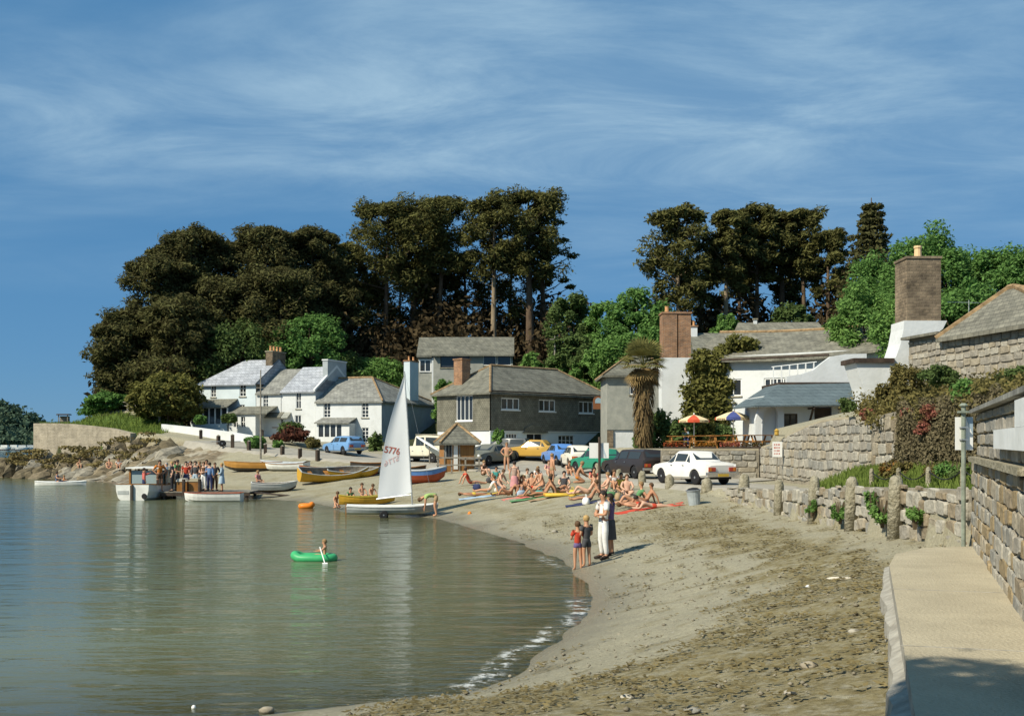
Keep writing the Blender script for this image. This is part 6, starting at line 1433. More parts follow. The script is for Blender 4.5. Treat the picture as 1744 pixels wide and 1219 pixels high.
# ------------------------------------------------------------------ boats
def hull_pts(L_, B, D, sheer, tw, rake, full=.5, n=13, inset=0.0, floor=0.0):
    rows = []
    for i in range(n):
        t = i / (n - 1); x = -L_ / 2 + L_ * t
        w = (tw + (1 - tw) * math.sin(min(1, t / full) * math.pi / 2)) if t < full else math.cos(((t - full) / (1 - full)) ** 1.6 * math.pi / 2) ** .8
        w = max(.012, w * B / 2 - inset * (1 if t < .98 else .2)); zt = D + sheer * (abs(t - .42) / .58) ** 2; zk = rake * max(0, (t - .72) / .28) ** 2 * D + inset + floor
        row = []
        for (f, h) in ((0, 0), (.55, .06), (.86, .32), (.97, .66), (1, 1)): row.append((x + (rake * .35 * h * D if t > .9 else 0) * (t - .9) * 10, w * f * (1 - .0), zk + (zt - zk) * h))
        rows.append(row)
    return rows
def boat(name, label, loc, rz, L_, B, D, top, bottom=None, inner=None, gun=None, sheer=.16, tw=.7, rake=.55, thwarts=3, roll=0.0, pitch=0.0, group='small boats drawn up on the beach', cat='boat', deck=None, strip=2):
    o = empty(name, loc, rz, label, cat, group); o.rotation_euler = (roll, pitch, rz); bottom = bottom or top; inner = inner or M_GREYWOOD; gun = gun or M_OAK
    out = hull_pts(L_, B, D, sheer, tw, rake); inn = hull_pts(L_ - .08, B, D, sheer, tw, rake, inset=.035, floor=.03); h = MB()
    full = [[(x, -y, z) for (x, y, z) in r[::-1]] + r[1:] for r in out]; fi = [[(x, -y, z) for (x, y, z) in r[::-1]] + r[1:] for r in inn]
    i0 = len(h.v); nc = len(full[0])
    for r in full: h.v += r
    for a in range(len(full) - 1):
        for b in range(nc - 1):
            k = min(abs(b - 4 + (0 if b >= 4 else 1)), 9); kk = b - 4 if b >= 4 else 3 - b
            h.f.append((a * nc + b, a * nc + b + 1, (a + 1) * nc + b + 1, (a + 1) * nc + b)); h.m.append(0 if kk >= strip else 1)
    h.face(full[0], 0); hull = h.build('hull', [top, bottom], o, smooth=False)
    g = MB(); g.grid(fi); g.face(fi[0]); g.build('lining', inner, o)
    rim = MB()
    for s in (0, -1):
        rr = [[Vector(a[s]) + Vector((0, .02 * (-1 if s == 0 else 1), 0)), Vector(a[s]) + Vector((0, .02 * (-1 if s == 0 else 1), .03)), Vector(b[s]) + Vector((0, 0, .03)), Vector(b[s])] for a, b in zip(full, fi)]
        rim.grid(rr, closed=True); rim.face(rr[0]); rim.face(rr[-1])
    rim.box(full[0][0][0] - .02, full[0][0][0] + .05, full[0][0][1], full[0][-1][1], full[0][0][2], full[0][0][2] + .03); rim.build('gunwale', gun, o)
    for k in range(thwarts):
        i = int((k + 1) * (len(inn) - 2) / (thwarts + 1)); r = inn[i]; w = r[3][1]; MB().box(r[0][0] - .12, r[0][0] + .12, -w, w, r[0][2] + (r[4][2] - r[0][2]) * .62, r[0][2] + (r[4][2] - r[0][2]) * .62 + .03).build('thwart', M_OAK, o)
    if deck:
        dm = MB(); dm.grid([[(r[0][0], r[0][1], r[0][2] + .035), (r[0][0], 0, r[0][2] + .09), (r[-1][0], r[-1][1], r[-1][2] + .035)] for r in full]); dm.build('cover', deck, o)
    return o
def bp(n, c, r=.45): return mat('boat_' + n, c, r, var=.12, scale=2)
B_W, B_Y, B_R, B_B, B_G, B_K = bp('white', (.72, .72, .67)), bp('yellow', (.52, .30, .03)), bp('red', (.36, .075, .03)), bp('blue', (.10, .22, .48)), bp('grey', (.40, .42, .40)), bp('dark', (.06, .05, .04))
B_VAR = bp('varnish', (.38, .19, .04)); B_COVER = mat('canvas_cover', (.44, .46, .45), .8, var=.2, scale=3); B_GREEN = bp('green', (.05, .38, .14)); B_ORANGE = bp('orange', (.75, .22, .02))
def bput(px, py, lift=0.0): p = G(px, py); return (p.x, p.y, p.z + lift)
boat('varnished_boat', 'varnished wooden rowing boat on the upper beach below the lane', bput(433, 803), R(172), 4.3, 1.5, .55, B_VAR, B_K, roll=.12)
boat('covered_dinghy', 'pale covered dinghy beside the varnished boat', bput(484, 801), R(160), 3.6, 1.4, .5, B_W, B_G, deck=B_COVER, thwarts=0, roll=-.1)
boat('yellow_boat', 'long yellow boat tipped bow up on the beach', bput(566, 818), R(28), 4.4, 1.4, .6, B_Y, B_Y, gun=B_G, roll=.35, sheer=.3, deck=None)
boat('red_boat', 'red bottomed boat lying against the yellow boat', bput(600, 813), R(14), 3.2, 1.3, .5, B_Y, B_R, gun=B_G, roll=.25)
boat('mustard_dinghy', 'small mustard dinghy with red side behind the crossed boats', bput(545, 808), R(178), 2.6, 1.2, .45, B_R, B_Y)
boat('grey_dinghy', 'grey dinghy between the blue car and the sail', bput(625, 808), R(15), 3.0, 1.2, .45, B_G, B_K)
boat('dark_boat', 'low dark boat behind the sail', bput(640, 800), R(8), 3.4, 1.3, .45, B_K, B_B)
boat('blue_red_boat', 'blue topped boat with rust red bottom behind the sail', bput(713, 823), R(8), 3.0, 1.35, .72, B_B, B_R, gun=B_G, sheer=.22, deck=B_COVER, thwarts=0, strip=3)
boat('beached_dinghy', 'pale grey dinghy with its seated owner at the water edge', bput(466, 838), R(12), 2.6, 1.15, .5, B_G, B_K, gun=B_W, roll=.05)
boat('dark_punt', 'low dark punt pulled up beside the kiosk', bput(690, 832 - 26), R(5), 2.6, 1.1, .35, B_K, B_K)
p = W(368, 853, 61.0); boat('white_punt', 'long white punt moored at the landing stage', (p.x, 60.5, -.12), R(181), 3.1, 1.2, .55, B_W, B_K, gun=B_R, sheer=.04, tw=.85, rake=.3, group=None, strip=1)
# trippers' launch
def launch():
    d = 61.5; o = boat('passenger_launch', 'white passenger launch with wheelhouse moored stern on at the stage', (X(236, d), d + 2.6, -.22), R(84), 5.6, 2.25, 1.0, B_W, B_K, inner=M_DARKWOOD, gun=M_OAK, sheer=.2, tw=.86, thwarts=2, group=None, strip=1)
    b = MB(); x0, x1, w, z0, z1 = -1.3, .9, .82, .95, 1.95
    c = MB()
    for x in (x0, -.2, x1):
        for y in (-w, w): c.box(x - .05, x + .05, y - .05, y + .05, z0 - .4, z1)
    c.box(x0 - .05, x1 + .05, -w - .05, w + .05, z0 - .45, z0 + .12); c.build('wheelhouse', M_OAK, o)
    MB().box(x0 - .25, x1 + .15, -w - .16, w + .16, z1 + .002, z1 + .08).build('wheelhouse_roof', B_W, o)
    for y in (-w, w): MB().box(x0 + .06, x1 - .06, y - .01, y + .01, z0 + .14, z1 - .1).build('side_window', M_PALEGLASS, o)
    for (a, c_) in ((-w + .08, -.06), (.06, w - .08)): MB().box(x0 - .0, x0 + .02, a, c_, z0 + .14, z1 - .12).build('rear_window', M_PALEGLASS, o)
    MB().box(-2.92, -2.80, -.07, .07, -.2, 1.05).build('rudder', B_K, o); MB().box(-2.90, -2.6, -.03, .03, 1.05, 1.12).build('tiller', M_OAK, o)
    MB().lathe([(.14, -.03), (.16, 0), (.14, .03)], 12).build('fender', M_BLACK, o, (-2.85, -.72, .45)).rotation_euler = (0, R(90), 0)
    MB().box(-2.815, -2.80, .2, .85, .55, .75).build('name_board', B_G, o)
M_PALEGLASS = mat('cabin_glass', (.30, .38, .38), .1, spec=.6)
launch()
# landing stage
def stage():
    x0, x1 = X(270, 62), X(424, 62); o = empty('landing_stage', (x0, 62.2, 0)); tag(o, 'low wooden landing stage crowded with trippers', 'jetty')
    n = 20
    for k in range(n): MB().box(k * (x1 - x0) / n, (k + .93) * (x1 - x0) / n, 0, 2.4, .38, .44).build('plank', M_GREYWOOD, o)
    MB().box(0, x1 - x0, .02, .12, .2, .377).build('beam', M_DARKWOOD, o); MB().box(0, x1 - x0, 2.2, 2.3, .2, .377).build('beam', M_DARKWOOD, o)
    for k in range(4):
        for y in (.15, 2.1): MB().tube([(.2 + k * (x1 - x0 - .4) / 3, y, -1), (.2 + k * (x1 - x0 - .4) / 3, y, .377)], .09, 7).build('pile', M_DARKWOOD, o)
    for (a, y) in ((1.35, .06), (2.25, .06)): MB().tube([(a, y, .2), (a, y, 1.15)], .10, 7).build('mooring_post', M_DARKWOOD, o)
    g = empty('gangplank', (x1 - .1, 63, .0)); tag(g, 'dark narrow gangplank lying from the stage to the shingle', 'gangplank'); a = MB(); a.prism([(0, .32), (2.5, .1), (2.5, .16), (0, .38)], lambda u, v, w: (u, w, v), 0, .5); a.build('plank', M_DARKWOOD, g)
    for i, (px, col, lab) in enumerate([(308, (.62, .6, .52), 'canvas topped crate on the landing stage'), (330, (.45, .40, .28), 'wooden box beside the canvas crate')]):
        c = empty('stage_crate', (X(px, 62.4), 62.5, .445)); tag(c, lab, 'crate'); MB().box(-.3, .3, 0, .6, 0, .55).build('box', M_OAK, c); MB().prism([(-.33, .553), (.33, .553), (.22, .75), (-.22, .72)], lambda u, v, w: (u, w, v), -.03, .63).build('lid', mat('crate_lid%d' % i, col, .8), c)
stage()
# green inflatable, orange raft, canoe, yellow canoe
def torus_boat(name, label, loc, rz, L_, Wd, r, m, floor):
    o = empty(name, loc, rz, label, 'inflatable'); n = 28; pts = []
    for k in range(n + 1):
        a = 2 * math.pi * k / n; ca, sa = math.cos(a), math.sin(a); pts.append((math.copysign(abs(ca) ** .75, ca) * (L_ / 2 - r), math.copysign(abs(sa) ** .85, sa) * (Wd / 2 - r), r * .7 + (.10 if ca > .6 else 0) * (ca - .6) * 2))
    MB().tube(pts, r, 10, cap=False).build('tube', m, o, smooth=True)
    MB().grid([[(x * f, y * f, .03) for (x, y, z) in pts] for f in (1.0, .02)]).build('floor', floor, o); return o
d = 30.4; torus_boat('inflatable_dinghy', 'bright green inflatable dinghy paddled by a child', (X(535, d), d, -.02), R(176), 1.32, .72, .125, B_GREEN, B_GREEN)
def oar(loc, a, b, label, m):
    o = empty('oar', loc); tag(o, label, 'oar'); v = Vector(b) - Vector(a); MB().tube([a, b], .015, 6).build('shaft', m, o); q = v.to_track_quat('X', 'Z'); e = Vector(b)
    MB().box(0, .28, -.07, .07, -.01, .01).build('blade', m, o, tuple(e)).rotation_euler = q.to_euler()
oar((X(548, d), d - .3, .3), (0, 0, .1), (.22, -.5, -.28), 'white oar of the green inflatable dipping in the water', M_PAINT)
d = 54.3; torus_boat('orange_raft', 'small orange inflatable raft floating by the shingle', (X(522, d), d, -.02), R(3), .82, .6, .15, B_ORANGE, B_ORANGE)
d = 82; boat('white_canoe', 'slim white canoe paddled out from the headland', (X(103, d), d, -.08), R(2), 3.8, .62, .3, B_W, B_W, gun=B_W, sheer=.08, tw=.05, rake=.2, thwarts=0, deck=B_W, group=None, cat='canoe')
p = G(625, 862); boat('yellow_canoe', 'long yellow canoe beached beside the sailing dinghy', (p.x, p.y, p.z + .1), R(20), 2.75, .7, .36, B_Y, B_Y, gun=bp('lemon', (.62, .50, .06)), sheer=.2, tw=.1, rake=.4, thwarts=1, group=None, cat='canoe')
MB().lathe([(.02, -.09), (.08, -.05), (.09, 0), (.06, .06), (.02, .09)], 10).build('orange_buoy', B_ORANGE, loc=G(800, 877) + Vector((0, 0, .06)), smooth=True); tag(bpy.data.objects['orange_buoy'], 'small orange buoy on the wet shingle', 'buoy')
for i, (px, d, l) in enumerate([(8, 400, 4.5), (24, 415, 4), (38, 390, 4.5), (52, 410, 4)]):
    o = boat('moored_boat', 'tiny moored boat off the wooded far shore', (X(px, d), d, -.1), R(8 * i), l, 2.2, 1.1, B_W, B_R, gun=B_W, deck=B_W, thwarts=0, group='boats moored off the far shore'); MB().box(-1.2, 1.2, -.7, .7, 1.2, 2.0).build('cabin', B_W, o)
# sailing dinghy on its trolley
def sailing_dinghy():
    d = 46.5; base = G(668, 880); bx = X(668, base.y); z0 = H(bx, base.y); o = boat('sailing_dinghy', 'grey sailing dinghy with hoisted white sail at the water edge', (bx, base.y, max(z0, 0) + .1), R(5), 3.9, 1.35, .34, B_G, B_W, gun=B_W, sheer=.08, tw=.6, rake=.5, thwarts=0, deck=B_W, group=None, cat='sailing dinghy')
    D = base.y; loc = Vector(o.location); rot = Matrix.Rotation(R(5), 3, 'Z').inverted(); loc_ = lambda p: rot @ (Vector(p) - loc)
    mt, mb_ = W(689, 632, D), W(703, 874, D); MB().tube([loc_(mb_), loc_(W(699, 800, D)), loc_(mt)], [.035, .032, .02], 8).build('mast', M_STEEL, o)
    tack, head = W(701, 838, D - .05), W(688, 640, D - .02); clew = Vector((X(643, D + .3), D + .3, Z(848, D + .3)))
    MB().tube([loc_(W(702, 842, D)), loc_(clew + Vector((-.05, 0, -.04)))], .028, 7).build('boom', M_STEEL, o)
    def sail(s, t):    # s 0 luff..1 leech, t 0 foot..1 head
        luff = tack.lerp(head, t); w = (1 - t) ** .95 + .16 * math.sin(math.pi * t) * (1 - t * .3); foot = (clew - tack)
        p = luff + foot * s * w; bel = math.sin(math.pi * s) * .22 * (1 - t * .7); n = Vector((foot.y, -foot.x, 0)).normalized()
        return p + n * (bel + .05 * math.sin(s * 7 + t * 3) * (1 - t)) + Vector((0, 0, -.10 * math.sin(math.pi * s) * (1 - t) ** 3))
    rows = [[loc_(sail(i / 14, j / 26)) for i in range(15)] for j in range(27)]
    msail = bpy.data.materials.new('sailcloth'); msail.use_nodes = True; b = msail.node_tree.nodes['Principled BSDF']; b.inputs['Base Color'].default_value = (.74, .76, .77, 1); b.inputs['Roughness'].default_value = .7
    tl = msail.node_tree.nodes.new('ShaderNodeBsdfTranslucent'); tl.inputs[0].default_value = (.75, .77, .78, 1); ms = msail.node_tree.nodes.new('ShaderNodeMixShader'); ms.inputs[0].default_value = .3; msail.node_tree.links.new(b.outputs[0], ms.inputs[1]); msail.node_tree.links.new(tl.outputs[0], ms.inputs[2]); msail.node_tree.links.new(ms.outputs[0], msail.node_tree.nodes['Material Output'].inputs[0])
    so = MB().grid(rows).build('sail', msail, o, smooth=True, fix=False)
    for j in (6, 12, 18): pass
    # painted numbers following the cloth
    def number(txt, t0, size, colr, side, mirror, s0):
        cu = bpy.data.curves.new('sail_number', 'FONT'); cu.body = txt; cu.size = 1; cu.offset = .018; to = bpy.data.objects.new('tmp', cu); COL.objects.link(to); dg = bpy.context.evaluated_depsgraph_get(); me = bpy.data.meshes.new_from_object(to.evaluated_get(dg)); bpy.data.objects.remove(to)
        bm = bmesh.new(); bm.from_mesh(me); bmesh.ops.subdivide_edges(bm, edges=[e for e in bm.edges if e.calc_length() > .2], cuts=2); bm.to_mesh(me); bm.free()
        wmax = max(v.co.x for v in me.vertices); foot = (clew - tack).normalized(); n = Vector((foot.y, -foot.x, 0)).normalized()
        for v in me.vertices:
            t = t0 + (v.co.y - v.co.x * .28) * size / (head - tack).length; w = ((1 - t) ** .95 + .16 * math.sin(math.pi * t)) * (clew - tack).length
            along_ = s0 * w - v.co.x * size * (1 if not mirror else -1) - (0 if not mirror else wmax * size); s = along_ / w; p = sail(s, t + .0)
            v.co = loc_(p + n * side)
        me.materials.append(mat('sail_paint_%d' % int(size * 100), colr, .7)); put('sail_number', me, so)
    side = -.012
    nrm = (rows[5][7] - rows[5][6]).cross(rows[6][6] - rows[5][6]).normalized()
    number('5776', .385, .38, (.34, .10, .07), SIDE, False, .97); number('5776', .30, .34, (.56, .42, .41), SIDE, True, .90)
    # trolley
    for (x, y) in ((-.35, -.62), (-.35, .62)):
        w = put('trolley_wheel', TYRE, o); w.location = (x, y, .02); w.rotation_euler = (R(90), 0, 0); w.scale = (.62, .62, .8); r = put('rim', RIM, w)
    MB().tube([(-.35, -.6, .02), (-.35, .6, .02)], .03, 6).build('axle', M_STEEL, o); MB().tube([(-.35, 0, .02), (2.2, 0, -.02)], .03, 6).build('trolley_bar', M_STEEL, o)
    MB().box(-2.02, -1.98, -.03, .03, -.15, .5).build('rudder', M_OAK, o)
    t = MB(); t.tube([loc_(mt), loc_(W(742, 872, D + .3))], .006, 4); t.build('forestay', M_STEEL, o)
SIDE = -.015
sailing_dinghy()
# ------------------------------------------------------------------ people
M_SKIN = mat('skin_tan', (.50, .265, .155), .6, spec=.3); M_SKIN2 = mat('skin_pale', (.58, .35, .24), .6, spec=.3); M_SKIN3 = mat('skin_brown', (.40, .20, .11), .6, spec=.3)
def cloth(n, c): return mat('cloth_' + n, c, .9, var=.12, scale=6)
C = {k: cloth(k, v) for k, v in dict(red=(.50, .06, .03), coral=(.62, .15, .12), orange=(.55, .19, .03), white=(.75, .74, .70), cream=(.60, .54, .42), navy=(.03, .04, .10), blue=(.14, .24, .42), sky=(.34, .44, .52), black=(.025, .025, .03), charcoal=(.07, .07, .075), brown=(.13, .07, .04), green=(.10, .24, .10), lime=(.30, .42, .14), pink=(.52, .25, .25), yellow=(.60, .42, .06), purple=(.14, .10, .22), teal=(.05, .25, .22), tan=(.36, .25, .14), denim=(.10, .14, .22), floral=(.42, .30, .24)).items()}
HAIR = {k: mat('hair_' + k, v, .7, var=.25, scale=20) for k, v in dict(dark=(.03, .02, .015), brown=(.10, .055, .025), blond=(.40, .26, .10), fair=(.26, .16, .07), grey=(.3, .29, .27)).items()}

def pose(kind, v=0):
    """joint positions for a 1.75 m adult, facing -y"""
    J = {}
    def put_(n, l, r=None):
        if r is None: r = (-l[0], l[1], l[2])
        J[n + 'L'] = Vector(l); J[n + 'R'] = Vector(r)
    if kind in ('stand', 'fold', 'hips', 'reach', 'front', 'carry'):
        J['pel'] = Vector((0, 0, .95)); J['wai'] = Vector((0, -.01, 1.10)); J['che'] = Vector((0, .0, 1.31)); J['nec'] = Vector((0, .0, 1.48)); J['hea'] = Vector((0, -.025, 1.60)); J['top'] = Vector((0, -.02, 1.70))
        put_('sho', (.175, .0, 1.41)); put_('hip', (.09, 0, .90)); put_('kne', (.10, -.02 - .05 * v, .50), (-.11, -.02 + .03 * v, .50)); put_('ank', (.11, .03, .09), (-.12, .03 + .10 * v, .09)); put_('toe', (.14, -.13, .035), (-.15, -.13 + .1 * v, .035))
        if kind == 'stand': put_('elb', (.24, .03, 1.13)); put_('wri', (.25, -.05, .89)); put_('han', (.245, -.09, .80))
        if kind == 'fold': put_('elb', (.25, -.08, 1.14)); put_('wri', (.04, -.24, 1.14), (-.04, -.22, 1.10)); put_('han', (-.08, -.22, 1.15), (.08, -.25, 1.12))
        if kind == 'hips': put_('elb', (.36, .08, 1.17)); put_('wri', (.19, -.03, .99)); put_('han', (.14, -.07, .96))
        if kind == 'reach': put_('elb', (.30, -.22, 1.30), (-.25, .03, 1.13)); put_('wri', (.36, -.46, 1.40), (-.25, -.05, .89)); put_('han', (.38, -.55, 1.43), (-.245, -.09, .80))
        if kind == 'front': put_('elb', (.23, -.02, 1.12)); put_('wri', (.12, -.26, 1.06)); put_('han', (.07, -.34, 1.08))
        if kind == 'carry': put_('elb', (.24, -.04, 1.12), (-.24, .03, 1.13)); put_('wri', (.14, -.26, 1.2), (-.25, -.05, .89)); put_('han', (.10, -.33, 1.26), (-.245, -.09, .80))
    elif kind in ('sit', 'hug', 'prop', 'bench', 'paddle'):
        lean = {'prop': .26, 'sit': .08, 'hug': -.08, 'bench': .03, 'paddle': .02}[kind]; b = .13
        J['pel'] = Vector((0, 0, b)); J['wai'] = Vector((0, lean * .35, b + .16)); J['che'] = Vector((0, lean * .8, b + .37)); J['nec'] = Vector((0, lean * 1.0, b + .54)); J['hea'] = Vector((0, lean * 1.02 - .04, b + .66)); J['top'] = Vector((0, lean - .03, b + .76))
        put_('sho', (.175, lean * .9, b + .47)); put_('hip', (.09, -.04, b))
        if kind == 'hug': put_('kne', (.12, -.40, .46)); put_('ank', (.11, -.52, .08)); put_('toe', (.12, -.68, .04)); put_('elb', (.25, -.16, .42)); put_('wri', (.11, -.44, .36)); put_('han', (.04, -.5, .36))
        elif kind == 'sit': put_('kne', (.24, -.36, .22)); put_('ank', (.02, -.42, .07), (-.06, -.50, .07)); put_('toe', (-.12, -.46, .06), (.10, -.54, .06)); put_('elb', (.26, -.08, .38)); put_('wri', (.16, -.32, .30)); put_('han', (.12, -.40, .29))
        elif kind == 'prop': put_('kne', (.11, -.46, .16 + .24 * v), (-.11, -.46, .15)); put_('ank', (.11, -.78 + .12 * v, .07), (-.12, -.88, .07)); put_('toe', (.13, -.88 + .1 * v, .15), (-.16, -.95, .18)); put_('elb', (.27, .40, .36)); put_('wri', (.28, .48, .10)); put_('han', (.29, .55, .04))
        elif kind == 'bench': put_('kne', (.11, -.44, b + .01)); put_('ank', (.11, -.46, b - .38)); put_('toe', (.12, -.62, b - .43)); put_('elb', (.24, -.06, b + .20)); put_('wri', (.16, -.30, b + .14)); put_('han', (.12, -.38, b + .12))
        else: put_('kne', (.12, -.40, .22)); put_('ank', (.10, -.76, .1)); put_('toe', (.11, -.86, .16)); put_('elb', (.30, -.12, .44)); put_('wri', (.30, -.36, .42)); put_('han', (.28, -.44, .43))
    elif kind in ('supine', 'prone', 'side'):
        b = .12; J['pel'] = Vector((0, 0, b)); J['wai'] = Vector((0, .15, b)); J['che'] = Vector((0, .36, b + (.02 if kind != 'prone' else .09))); J['nec'] = Vector((0, .54, b + (.02 if kind != 'prone' else .22))); J['hea'] = Vector((0, .67, b + (.03 if kind != 'prone' else .30))); J['top'] = Vector((0, .78, b + (.03 if kind != 'prone' else .36)))
        put_('sho', (.175, .47, b + (0 if kind != 'prone' else .13))); put_('hip', (.09, -.05, b)); put_('kne', (.10, -.46 + .14 * v, .12 + .36 * v), (-.11, -.48, .12)); put_('ank', (.10, -.87 + .22 * v, .07), (-.13, -.90, .07)); put_('toe', (.12, -.95 + .12 * v, .16 - .1 * v) if kind != 'prone' else (.10, -1.02, .04))
        if kind == 'prone': put_('elb', (.24, .62, .05)); put_('wri', (.10, .80, .05)); put_('han', (.03, .86, .06))
        else: put_('elb', (.29, .22, .09)); put_('wri', (.28, -.03, .07)); put_('han', (.27, -.12, .06))
    elif kind == 'bend':
        J['pel'] = Vector((0, .06, .92)); J['wai'] = Vector((0, -.10, .97)); J['che'] = Vector((0, -.32, .93)); J['nec'] = Vector((0, -.50, .86)); J['hea'] = Vector((0, -.62, .77)); J['top'] = Vector((0, -.70, .71))
        put_('sho', (.17, -.42, .88)); put_('hip', (.09, .06, .88)); put_('kne', (.11, -.02, .48)); put_('ank', (.12, .06, .09)); put_('toe', (.13, -.10, .035)); put_('elb', (.20, -.42, .62)); put_('wri', (.16, -.46, .38)); put_('han', (.14, -.48, .29))
    elif kind == 'kneel':
        J['pel'] = Vector((0, .10, .32)); J['wai'] = Vector((0, .04, .47)); J['che'] = Vector((0, -.06, .66)); J['nec'] = Vector((0, -.13, .82)); J['hea'] = Vector((0, -.20, .92)); J['top'] = Vector((0, -.22, 1.02))
        put_('sho', (.175, -.10, .76)); put_('hip', (.09, .08, .30)); put_('kne', (.14, -.30, .10)); put_('ank', (.12, .12, .07)); put_('toe', (.12, .24, .05)); put_('elb', (.24, -.20, .50)); put_('wri', (.16, -.40, .36)); put_('han', (.13, -.47, .30))
    return J
RAD = dict(pel=(.150, .115), wai=(.125, .098), che=(.160, .118), nec=(.060, .062), hea=(.082, .100), top=(.066, .082), sho=(.068, .066), elb=(.047, .047), wri=(.033, .034), han=(.036, .022), hip=(.096, .10), kne=(.066, .068), ank=(.046, .048), toe=(.042, .028))
BODY = [('pel', 'wai'), ('wai', 'che'), ('che', 'nec'), ('nec', 'hea'), ('hea', 'top')] + [(a + s, b + s) for s in 'LR' for a, b in (('sho', 'elb'), ('elb', 'wri'), ('wri', 'han'), ('hip', 'kne'), ('kne', 'ank'), ('ank', 'toe'))] + [('che', 'shoL'), ('che', 'shoR'), ('pel', 'hipL'), ('pel', 'hipR')]
def skin_obj(name, verts, edges, rads, root, material, parent, sub=1):
    me = bpy.data.meshes.new(name); me.from_pydata([tuple(v) for v in verts], edges, []); me.materials.append(material)
    o = put(name, me, parent); sk = o.modifiers.new('Skin', 'SKIN'); sk.use_smooth_shade = True; sk.branch_smoothing = .6
    if not me.skin_vertices: me.skin_vertices.new(name='')
    for i, r in enumerate(rads):
        d = me.skin_vertices[0].data[i]; d.radius = r; d.use_root = i in (root if isinstance(root, (set, list)) else {root})
    if sub: ss = o.modifiers.new('Subsurf', 'SUBSURF'); ss.levels = sub; ss.render_levels = sub
    return o
def chain(J, pairs, grow, k, name, material, parent, cut={}, root='pel'):
    ids, V, E, Rr = {}, [], [], []
    def vid(n, p=None):
        if n not in ids: ids[n] = len(V); V.append(p if p is not None else J[n]); r = RAD[n[:3]]; Rr.append((r[0] * k + grow, r[1] * k + grow))
        return ids[n]
    for a, b in pairs:
        f = cut.get(b)
        if f is not None:
            ia = vid(a); p = J[a].lerp(J[b], f); n = b + '_cut'; ids[n] = len(V); V.append(p); ra, rb = RAD[a[:3]], RAD[b[:3]]; Rr.append(tuple((ra[q] * (1 - f) + rb[q] * f) * k + grow * 1.15 for q in (0, 1))); E.append((ia, ids[n]))
        else: E.append((vid(a), vid(b)))
    return skin_obj(name, V, E, Rr, ids[root], material, parent)
